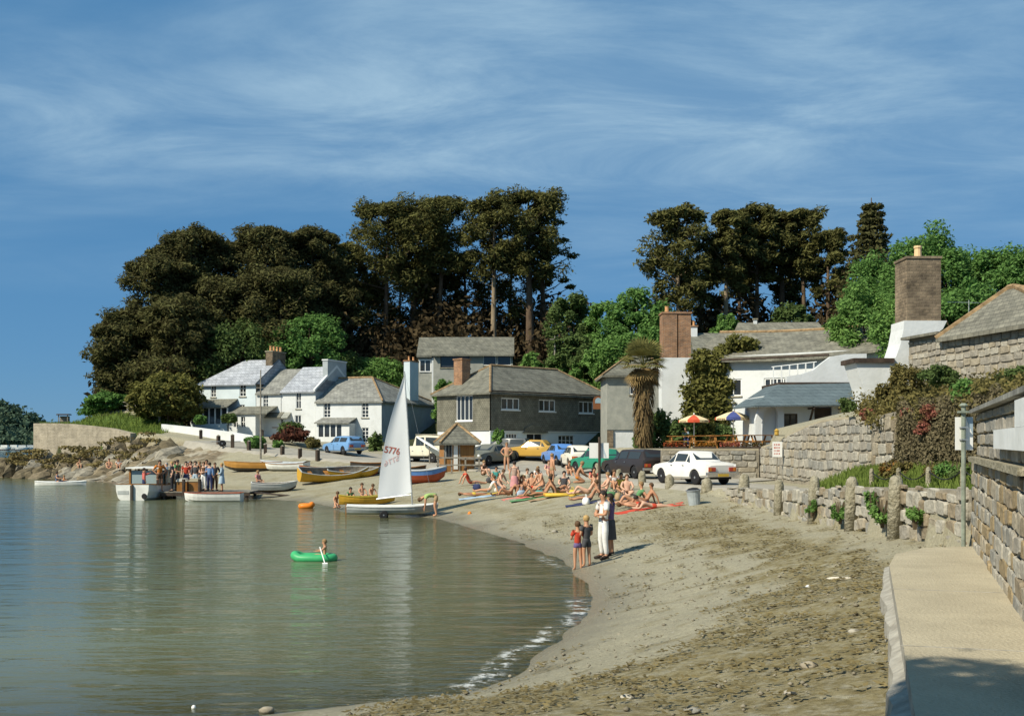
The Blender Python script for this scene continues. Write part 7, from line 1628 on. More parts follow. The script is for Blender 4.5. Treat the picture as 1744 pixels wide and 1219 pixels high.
def person(label, loc, face, kind, Ht=1.72, skin=None, top=None, bottom=None, hair='brown', v=0, legs='long', sleeves=.6, group=None, child=False, fingers=False, name='person', girl=False, tilt=0.0, bun=False, pitch=0.0):
    """face: direction the person looks, as a plan angle (0 = +x)"""
    skin = skin or M_SKIN; k = Ht / 1.75; J = {n: p * k for n, p in pose(kind, v).items()}
    if child:
        b = J['nec'].copy(); J['hea'] = b + (J['hea'] - b) * 1.12; J['top'] = b + (J['top'] - b) * 1.25
    if tilt: 
        for n in ('hea', 'top'): J[n] = J[n] + Vector((tilt * .08, 0, 0))
    o = empty(name, loc, face + R(90), label, 'person', group); o.rotation_euler.x = pitch; hk = k * (1.18 if child else 1.0)
    V, E, Rr, ids = [], [], [], {}
    for n, p in J.items(): ids[n] = len(V); V.append(p); r = RAD[n[:3]]; q = hk if n in ('hea', 'top') else k * (.96 if child else 1.04); Rr.append((r[0] * q, r[1] * q))
    E = [(ids[a], ids[b]) for a, b in BODY]; roots = {ids['pel']}
    # nose
    fw = Vector((0, -1, 0)) if kind not in ('supine', 'prone') else (Vector((0, 0, 1)) if kind == 'supine' else Vector((0, .8, -.6)))
    if kind == 'bend': fw = Vector((0, -.45, -.9))
    if fingers:
        for s in 'LR':
            a, h = J['wri' + s], J['han' + s]; dv = (h - a).normalized(); sd = dv.cross(Vector((0, 1, 0)) if abs(dv.y) < .8 else Vector((0, 0, 1))).normalized(); cu = sd.cross(dv)
            for fi in range(5):
                off = (fi - 1.7) * .018 * k; base = h + sd * off if fi < 4 else a.lerp(h, .45) + sd * .03 * k; ln = (.062, .075, .07, .055, .05)[fi] * k; dr = dv if fi < 4 else (dv + sd * .9).normalized()
                i = len(V); V += [base, base + dr * ln * .55, base + dr * ln + cu * .018 * k]; Rr += [(.009 * k, .009 * k), (.0085 * k, .0085 * k), (.006 * k, .006 * k)]; E += [(i, i + 1), (i + 1, i + 2)]; roots.add(i)
    body = skin_obj('body', V, E, Rr, roots, skin, o)
    hc = J['hea'].lerp(J['top'], .35); ax = (J['top'] - J['nec']).normalized(); fwp = (fw - ax * fw.dot(ax)).normalized(); sdv = ax.cross(fwp)
    def ball(nm, c, r, m, seg=8, sq=(1, 1, 1), parent=o):
        mb = MB(); rows = []
        for i in range(seg // 2 + 1):
            a = math.pi * i / (seg // 2); rows.append([tuple(c + sdv * (math.sin(a) * math.cos(b) * r * sq[0]) + fwp * (math.sin(a) * math.sin(b) * r * sq[1]) + ax * (math.cos(a) * r * sq[2])) for b in [2 * math.pi * j / seg for j in range(seg)]])
        mb.grid(rows, closed=True); return mb.build(nm, m, parent, smooth=True)
    # hair as a cap over crown and back of the head
    mb = MB(); rows = []; r = .106 * hk
    for i in range(7):
        a = (math.pi * .72) * i / 6; row = []
        for j in range(12):
            b = 2 * math.pi * j / 12; fr = max(0, math.sin(b)); aa = a * (1 - .56 * fr); row.append(tuple(hc + sdv * (math.sin(aa) * math.cos(b) * r * .90) + fwp * (math.sin(aa) * math.sin(b) * r * 1.06 - .012 * hk) + ax * (math.cos(aa) * r * 1.02 + .012 * hk)))
        rows.append(row)
    if girl: rows.append([tuple(Vector(p) - ax * .10 * hk - fwp * .03 * hk * 1) if Vector(p).dot(fwp) - hc.dot(fwp) < .02 else p for p in rows[-1]])
    mb.grid(rows, closed=True); mb.build('hair', HAIR[hair], o, smooth=True)
    if fingers or kind in ('stand', 'fold', 'hips', 'reach', 'front', 'carry'):
        mb = MB(); c = hc + fwp * .098 * hk - ax * .025 * hk; mb.face([c + ax * .03 * hk, c - ax * .012 * hk + sdv * .013 * hk, c - ax * .012 * hk + fwp * .018 * hk]); mb.face([c + ax * .03 * hk, c - ax * .012 * hk - sdv * .013 * hk, c - ax * .012 * hk + fwp * .018 * hk]); mb.face([c - ax * .012 * hk + sdv * .013 * hk, c - ax * .012 * hk - sdv * .013 * hk, c - ax * .012 * hk + fwp * .018 * hk]); mb.build('nose', skin, o)
        for s in (-1, 1):
            ball('eye', hc + fwp * .088 * hk + sdv * s * .034 * hk - ax * .002 * hk, .010 * hk, HAIR['dark'], 6); ball('ear', hc + sdv * s * .086 * hk - ax * .02 * hk, .026 * hk, skin, 6, (.5, .8, 1.2))
        ball('mouth', hc + fwp * .09 * hk - ax * .062 * hk, .016 * hk, C['pink'], 6, (1.3, .4, .4))
    if bottom and legs in ('long', 'skirt', 'dress'):
        for s in 'LR':
            a, t = J['ank' + s], J['toe' + s]; dv = (t - a).normalized(); m_ = (a + t) / 2; mb = MB(); mb.tube([a - Vector((0, -.03, .04)) * k, m_ + Vector((0, 0, -.01)), t + dv * .06 * k], [.052 * k, .052 * k, .034 * k], 7); mb.build('shoe', HAIR['dark'], o, smooth=True)
    if top:
        tp = [('pel', 'wai'), ('wai', 'che'), ('che', 'nec')] + [('che', 'shoL'), ('che', 'shoR')]
        if sleeves > 0: tp += [('shoL', 'elbL'), ('shoR', 'elbR')] + ([('elbL', 'wriL'), ('elbR', 'wriR')] if sleeves > 1 else [])
        cut = {'nec': .45}
        if sleeves <= 1: cut.update({'elbL': sleeves, 'elbR': sleeves})
        else: cut.update({'wriL': .85, 'wriR': .85})
        JS = dict(J); JS['pel'] = J['pel'] + (J['pel'] - J['wai']) * .30; chain(JS, tp, .020 * k, k * (1.0 if child else 1.04), 'shirt', C[top], o, cut, root='che')
    if bottom:
        if legs == 'skirt' or legs == 'dress':
            z1, zk = J['pel'], (J['kneL'] + J['kneR']) / 2; dv = (zk - z1); mb = MB(); rows = []
            st = ((-.12, .135), (0.0, .165), (.45, .20), (1.12, .245)) if legs == 'skirt' else ((-.85, .15), (-.3, .145), (0.0, .175), (.45, .215), (1.05, .25))
            for (t, r_) in st: rows.append([tuple(z1 + dv * t + Vector((math.cos(a) * r_ * k, math.sin(a) * r_ * k * .78 * (1 + .06 * math.sin(5 * a) * t), 0))) for a in [2 * math.pi * j / 16 for j in range(16)]])
            mb.grid(rows, closed=True); mb.build('skirt' if legs == 'skirt' else 'dress', C[bottom], o, smooth=True)
        else:
            f = {'long': None, 'shorts': .62, 'trunks': .28}[legs]; tp = [('wai', 'pel'), ('pel', 'hipL'), ('pel', 'hipR'), ('hipL', 'kneL'), ('hipR', 'kneR')]; cut = {}
            if f is None: tp += [('kneL', 'ankL'), ('kneR', 'ankR')]
            else: cut = {'kneL': f, 'kneR': f}
            JJ = dict(J); JJ['wai'] = J['pel'].lerp(J['wai'], .85); chain(JJ, tp, .016 * k, k * (.95 if child else 1), 'trousers' if f is None else 'shorts', C[bottom], o, cut)
    return o
def there(px, py, d=None):
    if d is None: return tuple(G(px, py))
    return (X(px, d), d, Z(py, d))
A0 = lambda deg: R(deg)
# the four at the water's edge
GW = None
p = G(1028, 951); person('man in white trousers and print shirt with folded arms by the water', tuple(p), A0(205), 'fold', 1.80, top='white', bottom='white', hair='dark', fingers=True, sleeves=.7)
p2 = Vector((p.x + .22, p.y + .42, H(p.x + .22, p.y + .42))); person('woman in dark skirt and lilac top just behind the man in white', tuple(p2), A0(160), 'front', 1.66, top='purple', bottom='charcoal', legs='skirt', hair='dark', fingers=True, girl=True)
p = G(999, 966); person('blond child in dark T-shirt and grey shorts paddling', tuple(p), A0(120), 'front', 1.30, top='charcoal', bottom='charcoal', legs='shorts', hair='blond', child=True, fingers=True)
p = G(984, 970); person('child in red T-shirt and purple trunks at the water edge', (p.x, p.y, p.z - .03), A0(100), 'carry', 1.24, top='red', bottom='purple', legs='trunks', hair='brown', child=True, fingers=True)
# child in the inflatable
d = 30.4; person('bare-shouldered fair child rowing the green inflatable', (X(553, d), d, .03), A0(182), 'paddle', 1.0, top=None, bottom='navy', legs='trunks', hair='fair', child=True, fingers=True)
# man at the dinghy
p = G(741, 880); person('bending figure in pale green top beside the sailing dinghy', (p.x, p.y, p.z), A0(185), 'bend', 1.72, top='lime', bottom='tan', legs='shorts', hair='brown', fingers=True)
# canoeists and rock sitters
d = 82; person('paddler in blue top sitting in the white canoe', (X(97, d), d, .1), A0(5), 'paddle', 1.75, top='denim', bottom='navy', hair='dark'); person('small passenger in orange at the front of the canoe', (X(109, d), d, .1), A0(5), 'paddle', 1.2, top='orange', bottom='navy', hair='fair', child=True)
for i, (px, py, kd, t, lab) in enumerate([(136, 806, 'hug', None, 'sunbather hugging knees on the rocks'), (186, 808, 'sit', None, 'pair member sitting on the rocks in sun'), (202, 808, 'hug', 'white', 'figure in white sitting at the foot of the rocks')]):
    p = G(px, py); person(lab, (p.x, p.y, p.z + .45 if i else p.z + .35), A0(-70), kd, 1.7, top=t, bottom='navy', legs='trunks', hair='brown', group='bathers on the shore rocks')
# trippers on the stage
LS = [(272, 62.6, 'hips', 'orange', 'brown', 'shorts', 'dark', 'tripper in orange shirt and dark shorts beside the launch', -60), (284, 63.6, 'stand', 'sky', 'cream', 'long', 'grey', 'tripper in pale blue shirt behind the dark coated woman', 200), (293, 62.5, 'stand', 'black', 'black', 'long', 'blond', 'fair haired tripper in black on the stage', -160), (302, 63.4, 'front', 'green', 'charcoal', 'long', 'dark', 'tripper in green behind the crate', -20), (317, 63.0, 'stand', 'red', 'navy', 'long', 'dark', 'tripper in red jumper and navy trousers at the mooring post', -80),
      (325, 63.6, 'front', 'coral', 'white', 'shorts', 'brown', 'tripper in coral top and white shorts', -110), (333, 62.9, 'stand', 'charcoal', 'sky', 'long', 'dark', 'tripper in charcoal jacket and pale jeans', -100), (340, 63.8, 'stand', 'orange', 'charcoal', 'long', 'fair', 'tripper in orange anorak at the back', -140), (347, 62.7, 'fold', 'brown', 'white', 'long', 'brown', 'tripper in brown jacket and white trousers', -100), (357, 62.6, 'stand', 'blue', 'navy', 'long', 'dark', 'dark haired tripper in blue shirt', 80),
      (366, 63.3, 'hips', 'charcoal', 'brown', 'long', 'brown', 'tripper in dark clothes beside the blue shirt', -60), (378, 62.6, 'front', 'sky', 'sky', 'dress', 'blond', 'fair haired tripper in pale blue dress at the end of the stage', -170), (321, 64.1, 'stand', 'cream', 'denim', 'long', 'grey', 'tripper in cream at the back of the crowd', -90), (352, 64.2, 'stand', 'white', 'denim', 'long', 'dark', 'tripper in white shirt hidden at the back of the stage', -90), (297, 64.2, 'stand', 'navy', 'tan', 'long', 'brown', 'tripper in navy behind the others near the launch', -90)]
for (px, d, kd, t, b, lg, hr, lab, ang) in LS: person(lab, (X(px, d), d, .445), A0(ang), kd, random.Random(px).uniform(1.62, 1.8), top=t, bottom=b, legs=lg, hair=hr, group='trippers on the landing stage', skin=(M_SKIN, M_SKIN2)[px % 2], sleeves=.6 if px % 3 else 1.5)
person('boatman in coral jersey standing in the launch', (X(245, 62.0), 62.0, .25), A0(30), 'reach', 1.55, top='coral', bottom='navy', hair='dark', sleeves=1.5)
p = G(440, 836); person('seated figure in pale pink top on the beached dinghy', (p.x, p.y - .1, p.z + .36), A0(-20), 'bench', 1.68, top='pink', bottom='charcoal', legs='shorts', hair='fair')
# children at the yellow canoe
for (px, py, kd, t, lab, dz) in [(573, 866, 'kneel', None, 'child kneeling in the water at the tail of the yellow canoe', 0), (596, 858, 'hug', 'green', 'dark haired child in green leaning on the yellow canoe', .1), (617, 856, 'sit', None, 'bare-backed child sitting on the yellow canoe', .25), (633, 854, 'kneel', None, 'tanned child kneeling behind the yellow canoe', .05)]:
    p = G(px, py); person(lab, (p.x, p.y, max(0, p.z) + dz), A0(-60), kd, 1.35, top=t, bottom='navy', legs='trunks', hair='brown' if px % 2 else 'dark', child=True)
# sunbathers
SB = [(800, 826, 'prop', 'red', 'red', 0, 20, 'sunbather in red reclining by the kiosk'), (806, 846, 'supine', None, 'yellow', 0, 10, 'sunbather in yellow stretched flat below the kiosk'), (822, 812, 'hug', 'brown', 'brown', 0, -40, 'figure in brown sitting by the kiosk counter'), (834, 840, 'prop', 'white', 'sky', 0, 170, 'figure in white top reclining near the kiosk'), (845, 822, 'sit', 'teal', 'navy', 0, -100, 'figure in teal sitting among the bags'), (852, 835, 'kneel', None, 'white', 0, -30, 'kneeling bather in white shorts'),
      (863, 803, 'hips', None, 'tan', 0, -90, 'bare-chested man standing at the head of the beach'), (868, 846, 'prop', None, 'orange', 1, 200, 'bather with raised knee beside the standing woman'), (876, 845, 'stand', 'floral', 'pink', 0, 80, 'woman in floral wrap standing among the sunbathers'), (884, 832, 'sit', 'brown', 'navy', 0, -60, 'figure in brown sitting behind the floral wrap'), (893, 842, 'hug', None, 'green', 0, -120, 'tanned bather hugging knees by a green towel'), (899, 828, 'sit', 'cream', 'tan', 0, -60, 'figure in cream sitting at the back of the beach'),
      (906, 836, 'sit', None, 'red', 0, -90, 'bather in red trunks in the thick of the crowd'), (912, 848, 'supine', None, 'teal', 1, 190, 'bather lying on the green towel'), (915, 822, 'hug', 'white', 'navy', 0, -70, 'figure in white hugging knees near the yellow car'), (922, 838, 'kneel', None, 'navy', 0, -150, 'tanned bather kneeling with back turned'), (929, 846, 'prop', None, 'black', 0, 190, 'dark haired bather propped on hands'), (934, 812, 'hug', 'pink', 'white', 0, -80, 'figure in pink by the beach head'), (940, 828, 'reach', None, 'tan', 0, 30, 'tanned youth standing and stretching an arm'),
      (947, 842, 'prop', None, 'yellow', 1, 10, 'bather in yellow beside the lilo'), (961, 838, 'sit', 'charcoal', 'charcoal', 0, -90, 'figure in charcoal sitting near the orange lilo'), (968, 812, 'hug', None, 'sky', 0, -60, 'bather in pale blue near the small white car'), (985, 824, 'kneel', None, 'orange', 0, 10, 'tanned bather kneeling by the bollard'), (1003, 845, 'prop', None, 'tan', 1, 175, 'long legged bather with raised knee left of the sign post'), (1011, 830, 'hug', 'coral', 'tan', 0, -80, 'bather in coral top sitting at the sign post'), (1006, 855, 'prop', None, 'navy', 0, 180, 'tanned bather in navy trunks stretched by the sign post'),
      (1033, 842, 'sit', None, 'navy', 0, 190, 'dark haired bather right of the sign post'), (1045, 836, 'hug', 'white', 'navy', 0, -80, 'figure in white under the bollards'), (1058, 840, 'sit', 'yellow', 'tan', 0, -90, 'figure in yellow sitting below the black car'), (1068, 846, 'sit', None, 'brown', 0, -90, 'tanned bather below the black estate'), (1082, 862, 'prop', 'green', 'green', 1, 187, 'bather in green bikini with raised knee on the towel'), (1100, 862, 'prop', None, 'blue', 1, 190, 'bather in blue costume lying next to the green bikini'), (1112, 868, 'prone', None, 'red', 0, 12, 'bather lying on the front along the red towel'), (1085, 866, 'supine', None, 'red', 0, 14, 'bather flat on the towel end')]
for i, (px, py, kd, t, b, v, ang, lab) in enumerate(SB):
    p = G(px, py); person(lab, (p.x, p.y, p.z + .03), A0(ang), kd, random.Random(i).uniform(1.55, 1.78), top=t, bottom=b, legs='skirt' if lab.startswith('woman in floral') else 'trunks', hair=('dark', 'brown', 'fair', 'brown')[i % 4], v=v, skin=(M_SKIN, M_SKIN3, M_SKIN2)[i % 3], group='sunbathers on the shingle', sleeves=.5)
person('figure in white and blue under the red parasol', (X(1167, 68.5), 68.5, 2.9 + .38), A0(-90), 'bench', 1.7, top='sky', bottom='navy', hair='fair')
# towels, bags, lilo
def towel(px, py, L_, w, rz, col, label, name='beach_towel'):
    p = G(px, py); rows = []; 
    for i in range(9):
        row = []
        for j in range(4):
            u, v = (i / 8 - .5) * L_, (j / 3 - .5) * w; x = p.x + u * math.cos(rz) - v * math.sin(rz); y = p.y + u * math.sin(rz) + v * math.cos(rz); row.append((x - p.x, y - p.y, H(x, y) - p.z + .045 + .012 * math.sin(i * 2.1 + j)))
        rows.append(row)
    mb = MB(); mb.grid(rows); mb.grid([[(x, y, z - .015) for x, y, z in r] for r in rows]); tag(mb.build(name, C[col], loc=p, smooth=True), label, 'towel')
for a in [(812, 848, 1.7, .8, .1, 'sky', 'pale blue towel below the kiosk'), (838, 842, 1.5, .7, 0, 'yellow', 'yellow towel near the kiosk'), (905, 850, 1.9, .8, .1, 'green', 'green towel among the sunbathers'), (878, 850, 1.2, .8, .2, 'coral', 'coral towel at the standing woman'), (1108, 868, 2.6, .8, .14, 'red', 'long red towel under the row of bathers'), (1006, 858, 2.0, .8, 0, 'navy', 'navy towel left of the sign post'), (930, 850, 1.5, .7, .1, 'tan', 'sand coloured towel among the sunbathers'), (1050, 846, 1.3, .7, .1, 'brown', 'brown rug below the bollards')]: towel(*a)
def lilo():
    p = G(958, 846); o = empty('lilo', p, .12); tag(o, 'orange and yellow lilo air bed at the edge of the crowd', 'lilo')
    for k in range(5): MB().tube([(-.8, (k - 2) * .13, .09), (.8, (k - 2) * .13, .09)], .075, 7).build('tube', C['orange'] if k % 2 else C['yellow'], o, smooth=True)
lilo()
rnd = random.Random(77)
for i, (px, py, col, lab) in enumerate([(812, 834, 'navy', 'navy beach bag by the kiosk'), (848, 838, 'white', 'white beach bag in the crowd'), (888, 846, 'sky', 'pale bag beside the coral towel'), (919, 846, 'teal', 'teal beach bag near the green towel'), (1040, 850, 'green', 'green holdall beside the sign post'), (1053, 852, 'tan', 'straw basket below the black car'), (998, 860, 'white', 'white bag at the long legs'), (1062, 856, 'charcoal', 'dark rucksack near the basket'), (835, 822, 'charcoal', 'dark bag at the kiosk counter'), (975, 846, 'yellow', 'small yellow bag by the lilo')]):
    p = G(px, py); o = empty('beach_bag', p, rnd.uniform(0, 3)); tag(o, lab, 'bag', 'bags on the beach'); mb = MB(); mb.lathe([(.20, 0), (.24, .08), (.22, .22), (.14, .30)], 9); b = mb.build('bag', C[col], o, smooth=True); b.scale = (1.1, .65, 1); MB().tube([(-.13, 0, .28), (-.08, 0, .42), (.08, 0, .42), (.13, 0, .28)], .015, 5).build('handle', C[col], o)
# ------------------------------------------------------------------ street furniture and small things
def strokes(parent, rect, rows, seed, m, P, name='lettering'):
    """illegible small lettering as short dashes"""
    rnd = random.Random(seed); u0, u1, v0, v1 = rect; mb = MB(); h = (v1 - v0) / rows
    for r in range(rows):
        u = u0 + rnd.uniform(0, .1) * (u1 - u0); v = v1 - (r + .5) * h
        while u < u1 - .04:
            w = rnd.uniform(.05, .14) * (u1 - u0); mb.boxP(P, u, min(u + w, u1), v - h * .24, v + h * .24, -.004, 0); u += w + rnd.uniform(.05, .13) * (u1 - u0)
    return mb.build(name, m, parent)
def notice_board():
    p = G(1021, 848); d = p.y; s = F / d; o = empty('notice_board', p); tag(o, 'large blank white notice board on a dark post above the bathers', 'sign'); zt = Z(744, d) - p.z
    MB().tube([(0, 0, -.2), (0, 0, zt)], .055, 8).build('post', M_DARKWOOD, o)
    b = MB().box(-17 / s, 16 / s, .06, .10, Z(780, d) - p.z, Z(754, d) - p.z).build('board', M_PAINT, o)
    q = MB(); P = lambda u, v, w: (u, .058 - w * 0 - w, v); q.prism([(3 / s, Z(756, d) - p.z), (5 / s, Z(756, d) - p.z), (12 / s, Z(778, d) - p.z), (9 / s, Z(778, d) - p.z)], lambda u, v, w: (u, w, v), .054, .059); q.build('faded_stripe', mat('faded_blue', (.45, .55, .60), .7), b)
notice_board()
def path_sign():
    d = 17.0; x = X(1641, d) ; base = Vector((x, d, 1.6)); o = empty('path_sign', base); tag(o, 'white sign with blue diagonal stripe on a grey green post by the gate wall', 'sign'); mp = mat('grey_green_paint', (.22, .25, .20), .6, var=.3, scale=6); zt = Z(692, d) - 1.6
    MB().tube([(0, 0, 0), (0, 0, zt)], .036, 8).build('post', mp, o); MB().lathe([(.06, 0), (.07, .02), (.03, .05)], 8, (0, 0, zt)).build('post_cap', mp, o)
    MB().box(-.07, .07, -.07, .07, zt - .10, zt - .07).build('bracket', mp, o)
    s = F / d; x0, x1, z0, z1 = -12 / s, 18 / s, Z(766, d) - 1.6, Z(710, d) - 1.6; b = MB().box(x0, x1, .04, .055, z0, z1).build('board', M_PAINT, o)
    MB().prism([(x0 + .16, z1 - .003), (x1 - .003, z1 - .003), (x1 - .003, z1 - .28)], lambda u, v, w: (u, w, v), .034, .039).build('blue_stripe', mat('sign_blue_grey', (.33, .42, .48), .6), b)
    MB().box(-.05, .05, -.05, .04, z0 + .15, z0 + .17).build('clamp', M_STEEL, o); MB().box(-.05, .05, -.05, .04, z1 - .17, z1 - .15).build('clamp', M_STEEL, o)
path_sign()
def wall_notice():
    y = 47.0; d = 47.0; o = empty('wall_notice', (11.66, 47.4, Z(778, 47.4))); tag(o, 'small white notice with red lettering on the sweeping wall', 'sign'); zt = Z(752, 47.4) - Z(778, 47.4)
    P = lambda u, v, w: (w - .06, -u, v)
    # faces the road, turned towards the beach
    o.rotation_euler = (0, 0, R(0)); o.location = (11.45, 47.4, Z(778, 47.4)); b = MB().box(-.21, .21, -.02, 0, 0, zt).build('board', M_PAINT, o); strokes(b, (-.17, .17, .08, zt - .06), 4, 5, mat('red_letters', (.5, .08, .05), .6), lambda u, v, w: (u, -.021 + w, v))
    MB().box(-.02, .02, 0, .04, -1.4, zt).build('post', M_GREYWOOD, o)
    f = empty('wall_lamp', (11.5, 47.7, Z(742, 47.4))); tag(f, 'small yellow lantern above the wall notice', 'lamp'); MB().lathe([(.05, 0), (.10, .05), (.09, .2), (.12, .22), (.03, .32)], 8).build('lantern', mat('lamp_amber', (.45, .28, .05), .4), f); MB().box(-.02, .35, -.02, .02, .0, .03).build('arm', M_BLACK, f)
wall_notice()
def bin_():
    p = G(1183, 862); o = empty('litter_bin', p, .1); tag(o, 'grey galvanised litter bin leaning below the stout bollard', 'bin'); o.rotation_euler = (.03, -.10, .1)
    MB().lathe([(.19, -.05), (.20, 0), (.245, .52), (.26, .53), (.26, .56)], 16).build('bin', mat('bin_grey', (.36, .40, .41), .6, var=.15, scale=4), o, smooth=False); MB().lathe([(.235, .50), (.235, .575), (.22, .60), (.16, .64), (.05, .66)], 14).build('rubbish', M_BLACK, o); MB().lathe([(.265, .555), (.275, .56), (.275, .585), (.262, .59)], 16).build('rim', M_STEEL, o)
bin_()
# timber posts along the lane
for (px, top, bot, lab) in [(342, 733, 747, 'dark wooden lane post at the foot of the white wall'), (372, 742, 757, 'lane post beside the trailer wheel'), (396, 741, 763, 'stout lane post near the gate post'), (424, 752, 768, 'lane post below the shop front'), (452, 757, 774, 'lane post beside the flag pole'), (481, 760, 777, 'lane post below the hedge'), (511, 764, 781, 'lane post between the hedge and the blue car'), (541, 766, 785, 'lane post just left of the sky blue estate')]:
    p = G(px, bot); s = F / p.y; o = empty('lane_post', p, rnd.uniform(0, 1)); tag(o, lab, 'post', 'wooden posts along the lane'); h = (bot - top) / s
    MB().box(-.12, .12, -.12, .12, -.3, h).build('post', M_DARKWOOD, o); MB().lathe([(.17, 0), (.1, .06), (.02, .10)], 4, (0, 0, h)).build('cap', M_GREYWOOD, o)
def trailer():
    p = G(379, 762); o = empty('boat_trailer', p, .2); tag(o, 'empty boat trailer parked beside a lane post', 'trailer')
    for y in (-.5, .5): w = put('wheel', TYRE, o); w.location = (0, y, .26); w.rotation_euler = (R(90), 0, 0); w.scale = (.85, .85, 1); put('rim', RIM, w)
    MB().tube([(0, -.5, .26), (0, .5, .26)], .03, 6).build('axle', M_STEEL, o); MB().tube([(-.9, -.3, .4), (1.4, 0, .42)], .035, 6).build('frame', M_STEEL, o); MB().tube([(-.9, .3, .4), (1.4, 0, .42)], .035, 6).build('frame', M_STEEL, o)
trailer()
def pole(name, px, top, bot, r, label, m, cat, d=None, arms=False):
    p = G(px, bot) if d is None else Vector((X(px, d), d, Z(bot, d))); o = empty(name, p); tag(o, label, cat); h = Z(top, p.y) - p.z; MB().tube([(0, 0, -.3), (0, 0, h * .5), (0, 0, h)], [r, r * .85, r * .55], 7).build('pole', m, o)
    if arms: MB().box(-.5, .5, -.04, .04, h - .35, h - .27).build('cross_arm', m, o)
    else: MB().tube([(-.35, 0, h * .8), (.35, 0, h * .8)], .03, 5).build('yard', m, o)
pole('flag_pole', 444, 630, 782, .075, 'thin grey flag pole on the edge of the lane', M_GREYWOOD, 'pole'); pole('telegraph_pole', 945, 572, 640, .11, 'telegraph pole standing in the bushes beside the bungalow', M_GREYWOOD, 'pole', d=104, arms=True)
# fence and hut on the headland lawn
def lawn_fence():
    pts = [(X(p_, d), d) for p_, d in ((148, 113), (165, 112), (182, 111), (200, 110), (218, 108.5), (236, 107), (254, 105.5), (272, 104))]; o = empty('lawn_fence', (*pts[0], 0)); tag(o, 'low grey post and rail fence along the headland lawn', 'fence'); b = Vector((*pts[0], 0)); zs = [H(*q) for q in pts]
    for q, z in zip(pts, zs): MB().box(-.09, .09, -.09, .09, -.2, 1.0).build('post', M_GREYWOOD, o, (q[0] - b.x, q[1] - b.y, z))
    for k in range(len(pts) - 1):
        for h in (.5, .85): MB().tube([(pts[k][0] - b.x, pts[k][1] - b.y - .1, zs[k] + h), (pts[k + 1][0] - b.x, pts[k + 1][1] - b.y - .1, zs[k + 1] + h)], .045, 4).build('rail', M_GREYWOOD, o)
    z = H(X(110, 113), 113); t = empty('lookout_seat', (X(110, 112), 112, H(X(110, 112), 112))); tag(t, 'small roofed wooden lookout seat at the lawn end', 'shelter'); MB().box(-.5, .5, 0, .08, 0, 1.0).build('back', M_GREYWOOD, t); MB().box(-.5, .5, -.4, -.003, .4, .46).build('seat', M_GREYWOOD, t); MB().prism([(-.65, 1.1), (.65, 1.1), (.6, 1.22), (-.6, 1.22)], lambda u, v, w: (u, w, v), -.55, .2).build('roof', M_DARKWOOD, t)
    for x in (-.46, .46): MB().box(x - .04, x + .04, -.42, -.36, 0, 1.1).build('post', M_GREYWOOD, t)
lawn_fence()
# chain fence on the grass bank
def chain_fence():
    o = empty('chain_fence', (10.3, 30, 2.0)); tag(o, 'low stone posts joined by a sagging chain along the grass bank', 'fence'); b = Vector((10.3, 30, 2.0)); tops = []
    for y in (31.6, 29.4, 27.3, 25.2, 23.2):
        x = 10.35; z = H(x, y) + .08; MB().lathe([(.07, -.2), (.065, .5), (.055, .56), (.02, .6)], 8).build('post', M_GRANITE, o, (x - b.x, y - b.y, z - b.z)); tops.append(Vector((x, y, z + .5)) - b)
    for a, c in zip(tops, tops[1:]):
        pts = [a.lerp(c, t / 12) + Vector((0, 0, -.22 * math.sin(math.pi * t / 12))) for t in range(13)]; MB().tube(pts, .016, 5).build('chain', M_BLACK, o)
chain_fence()
# parasols and terrace furniture
M_PR, M_PC, M_PB = cloth('parasol_red', (.58, .09, .04)), cloth('parasol_cream', (.70, .58, .34)), cloth('parasol_blue', (.06, .08, .24))
def parasol(px, d, r, ztop, seq, label):
    z0 = 2.88; o = empty('parasol', (X(px, d), d, z0), .2); tag(o, label, 'parasol', 'parasols on the inn terrace'); h = ztop - z0; n = 8
    MB().tube([(0, 0, 0), (0, 0, h)], .03, 7).build('pole', M_PAINT, o); MB().lathe([(.25, 0), (.25, .06), (.05, .12)], 10).build('base', M_GRANITE, o)
    for k in range(n):
        a0, a1 = 2 * math.pi * k / n, 2 * math.pi * (k + 1) / n; rows = []
        for t in (0.02, .4, .75, 1.0, 1.03): zz = h - (.55 * t ** 1.35) * r * .62 - (.13 if t > 1 else 0); q = min(t, 1.0) * r; rows.append([(q * math.cos(a0), q * math.sin(a0), zz), (q * .985 * math.cos((a0 + a1) / 2), q * .985 * math.sin((a0 + a1) / 2), zz - .01), (q * math.cos(a1), q * math.sin(a1), zz)])
        pn = MB().grid(rows).build('canopy_panel', seq[k % len(seq)], o, fix=False)
        if seq[k % len(seq)] is M_PC:
            am = (a0 + a1) / 2; zz = h - .55 * r * .62 - .09; st = MB(); rr = random.Random(k)
            for j in range(5): a = a0 + (a1 - a0) * (.18 + .15 * j); st.tube([(r * 1.002 * math.cos(a), r * 1.002 * math.sin(a), zz), (r * 1.002 * math.cos(a + .07), r * 1.002 * math.sin(a + .07), zz)], .022, 4)
            st.build('border_print', C['brown'], pn)
    MB().lathe([(.03, 0), (.05, .04), (.01, .12)], 7, (0, 0, h)).build('finial', M_PAINT, o)
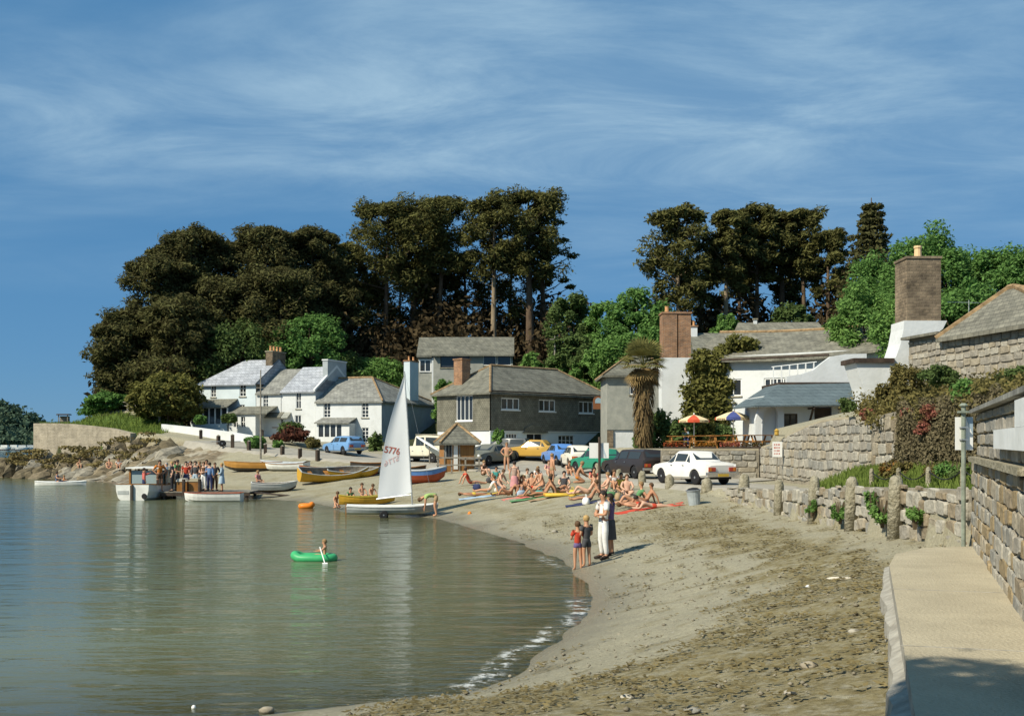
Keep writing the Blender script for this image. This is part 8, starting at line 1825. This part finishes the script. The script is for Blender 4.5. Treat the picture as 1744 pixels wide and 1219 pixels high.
parasol(1182, 66, .94, Z(706, 66), [M_PC, M_PR], 'red and cream parasol beside the creeper'); parasol(1249, 60, 1.0, Z(700, 60), [M_PC, M_PB, M_PC, M_PR], 'blue, cream and red parasol before the white tap room')
def table(px, d, label, rz):
    o = empty('picnic_table', (X(px, d), d, 2.87), rz); tag(o, label, 'table', 'picnic tables on the inn terrace')
    for k in range(4): MB().box(-.8, .8, -.36 + k * .18, -.20 + k * .18, .70, .74).build('top_board', M_OAK, o)
    for y in (-.72, .72): MB().box(-.8, .8, y - .13, y + .13, .42, .46).build('bench', M_OAK, o)
    for x in (-.6, .6):
        MB().box(x - .04, x + .04, -.72, .72, .36, .417).build('stretcher', M_OAK, o)
        for s in (-1, 1): MB().tube([(x, s * .65, 0), (x, s * .25, .70)], .045, 4).build('leg', M_OAK, o)
for i, (px, d, lab) in enumerate([(1160, 64, 'picnic table under the red parasol'), (1198, 60, 'picnic table between the parasols'), (1232, 57, 'picnic table near the blue parasol'), (1262, 54.5, 'picnic table by the terrace corner'), (1292, 54.3, 'picnic table below the verandah')]): table(px, d, lab, .1 * i)
for i, (px, col, lab) in enumerate([(1150, 'red', 'red flower trough on the terrace wall'), (1200, 'orange', 'orange flower trough on the terrace wall'), (1245, 'coral', 'mixed flower trough near the sweeping wall'), (1285, 'brown', 'brown leafed trough at the wall corner')]):
    d = 52.6; o = empty('flower_trough', (X(px, d), d, 2.86)); tag(o, lab, 'planter', 'flower troughs along the terrace wall'); MB().box(-.55, .55, -.12, .12, 0, .18).build('trough', M_DARKWOOD, o)
    cs = np.array([(-.45 + .1 * k, 0, .28) for k in range(10)]); put('flowers', quads_mesh('flowers', leaves(cs, np.full((10, 3), .12), 40, .045, np.random.default_rng(i)), leafmat('trough_%s' % col, tuple(x for x in C[col].node_tree.nodes['Principled BSDF'].inputs['Base Color'].default_value[:3]), (.07, .08, .025), .2)), o)
# gulls and a float on the water
for (px, py, lab) in ((330, 1206, 'small white float on the dark water'),):
    p = G(px, py); o = MB().lathe([(.01, -.03), (.028, -.015), (.03, .012), (.018, .03), (.006, .036)], 10).build('white_float', M_PAINT, loc=(p.x, p.y, 0), smooth=True); tag(o, lab, 'float')
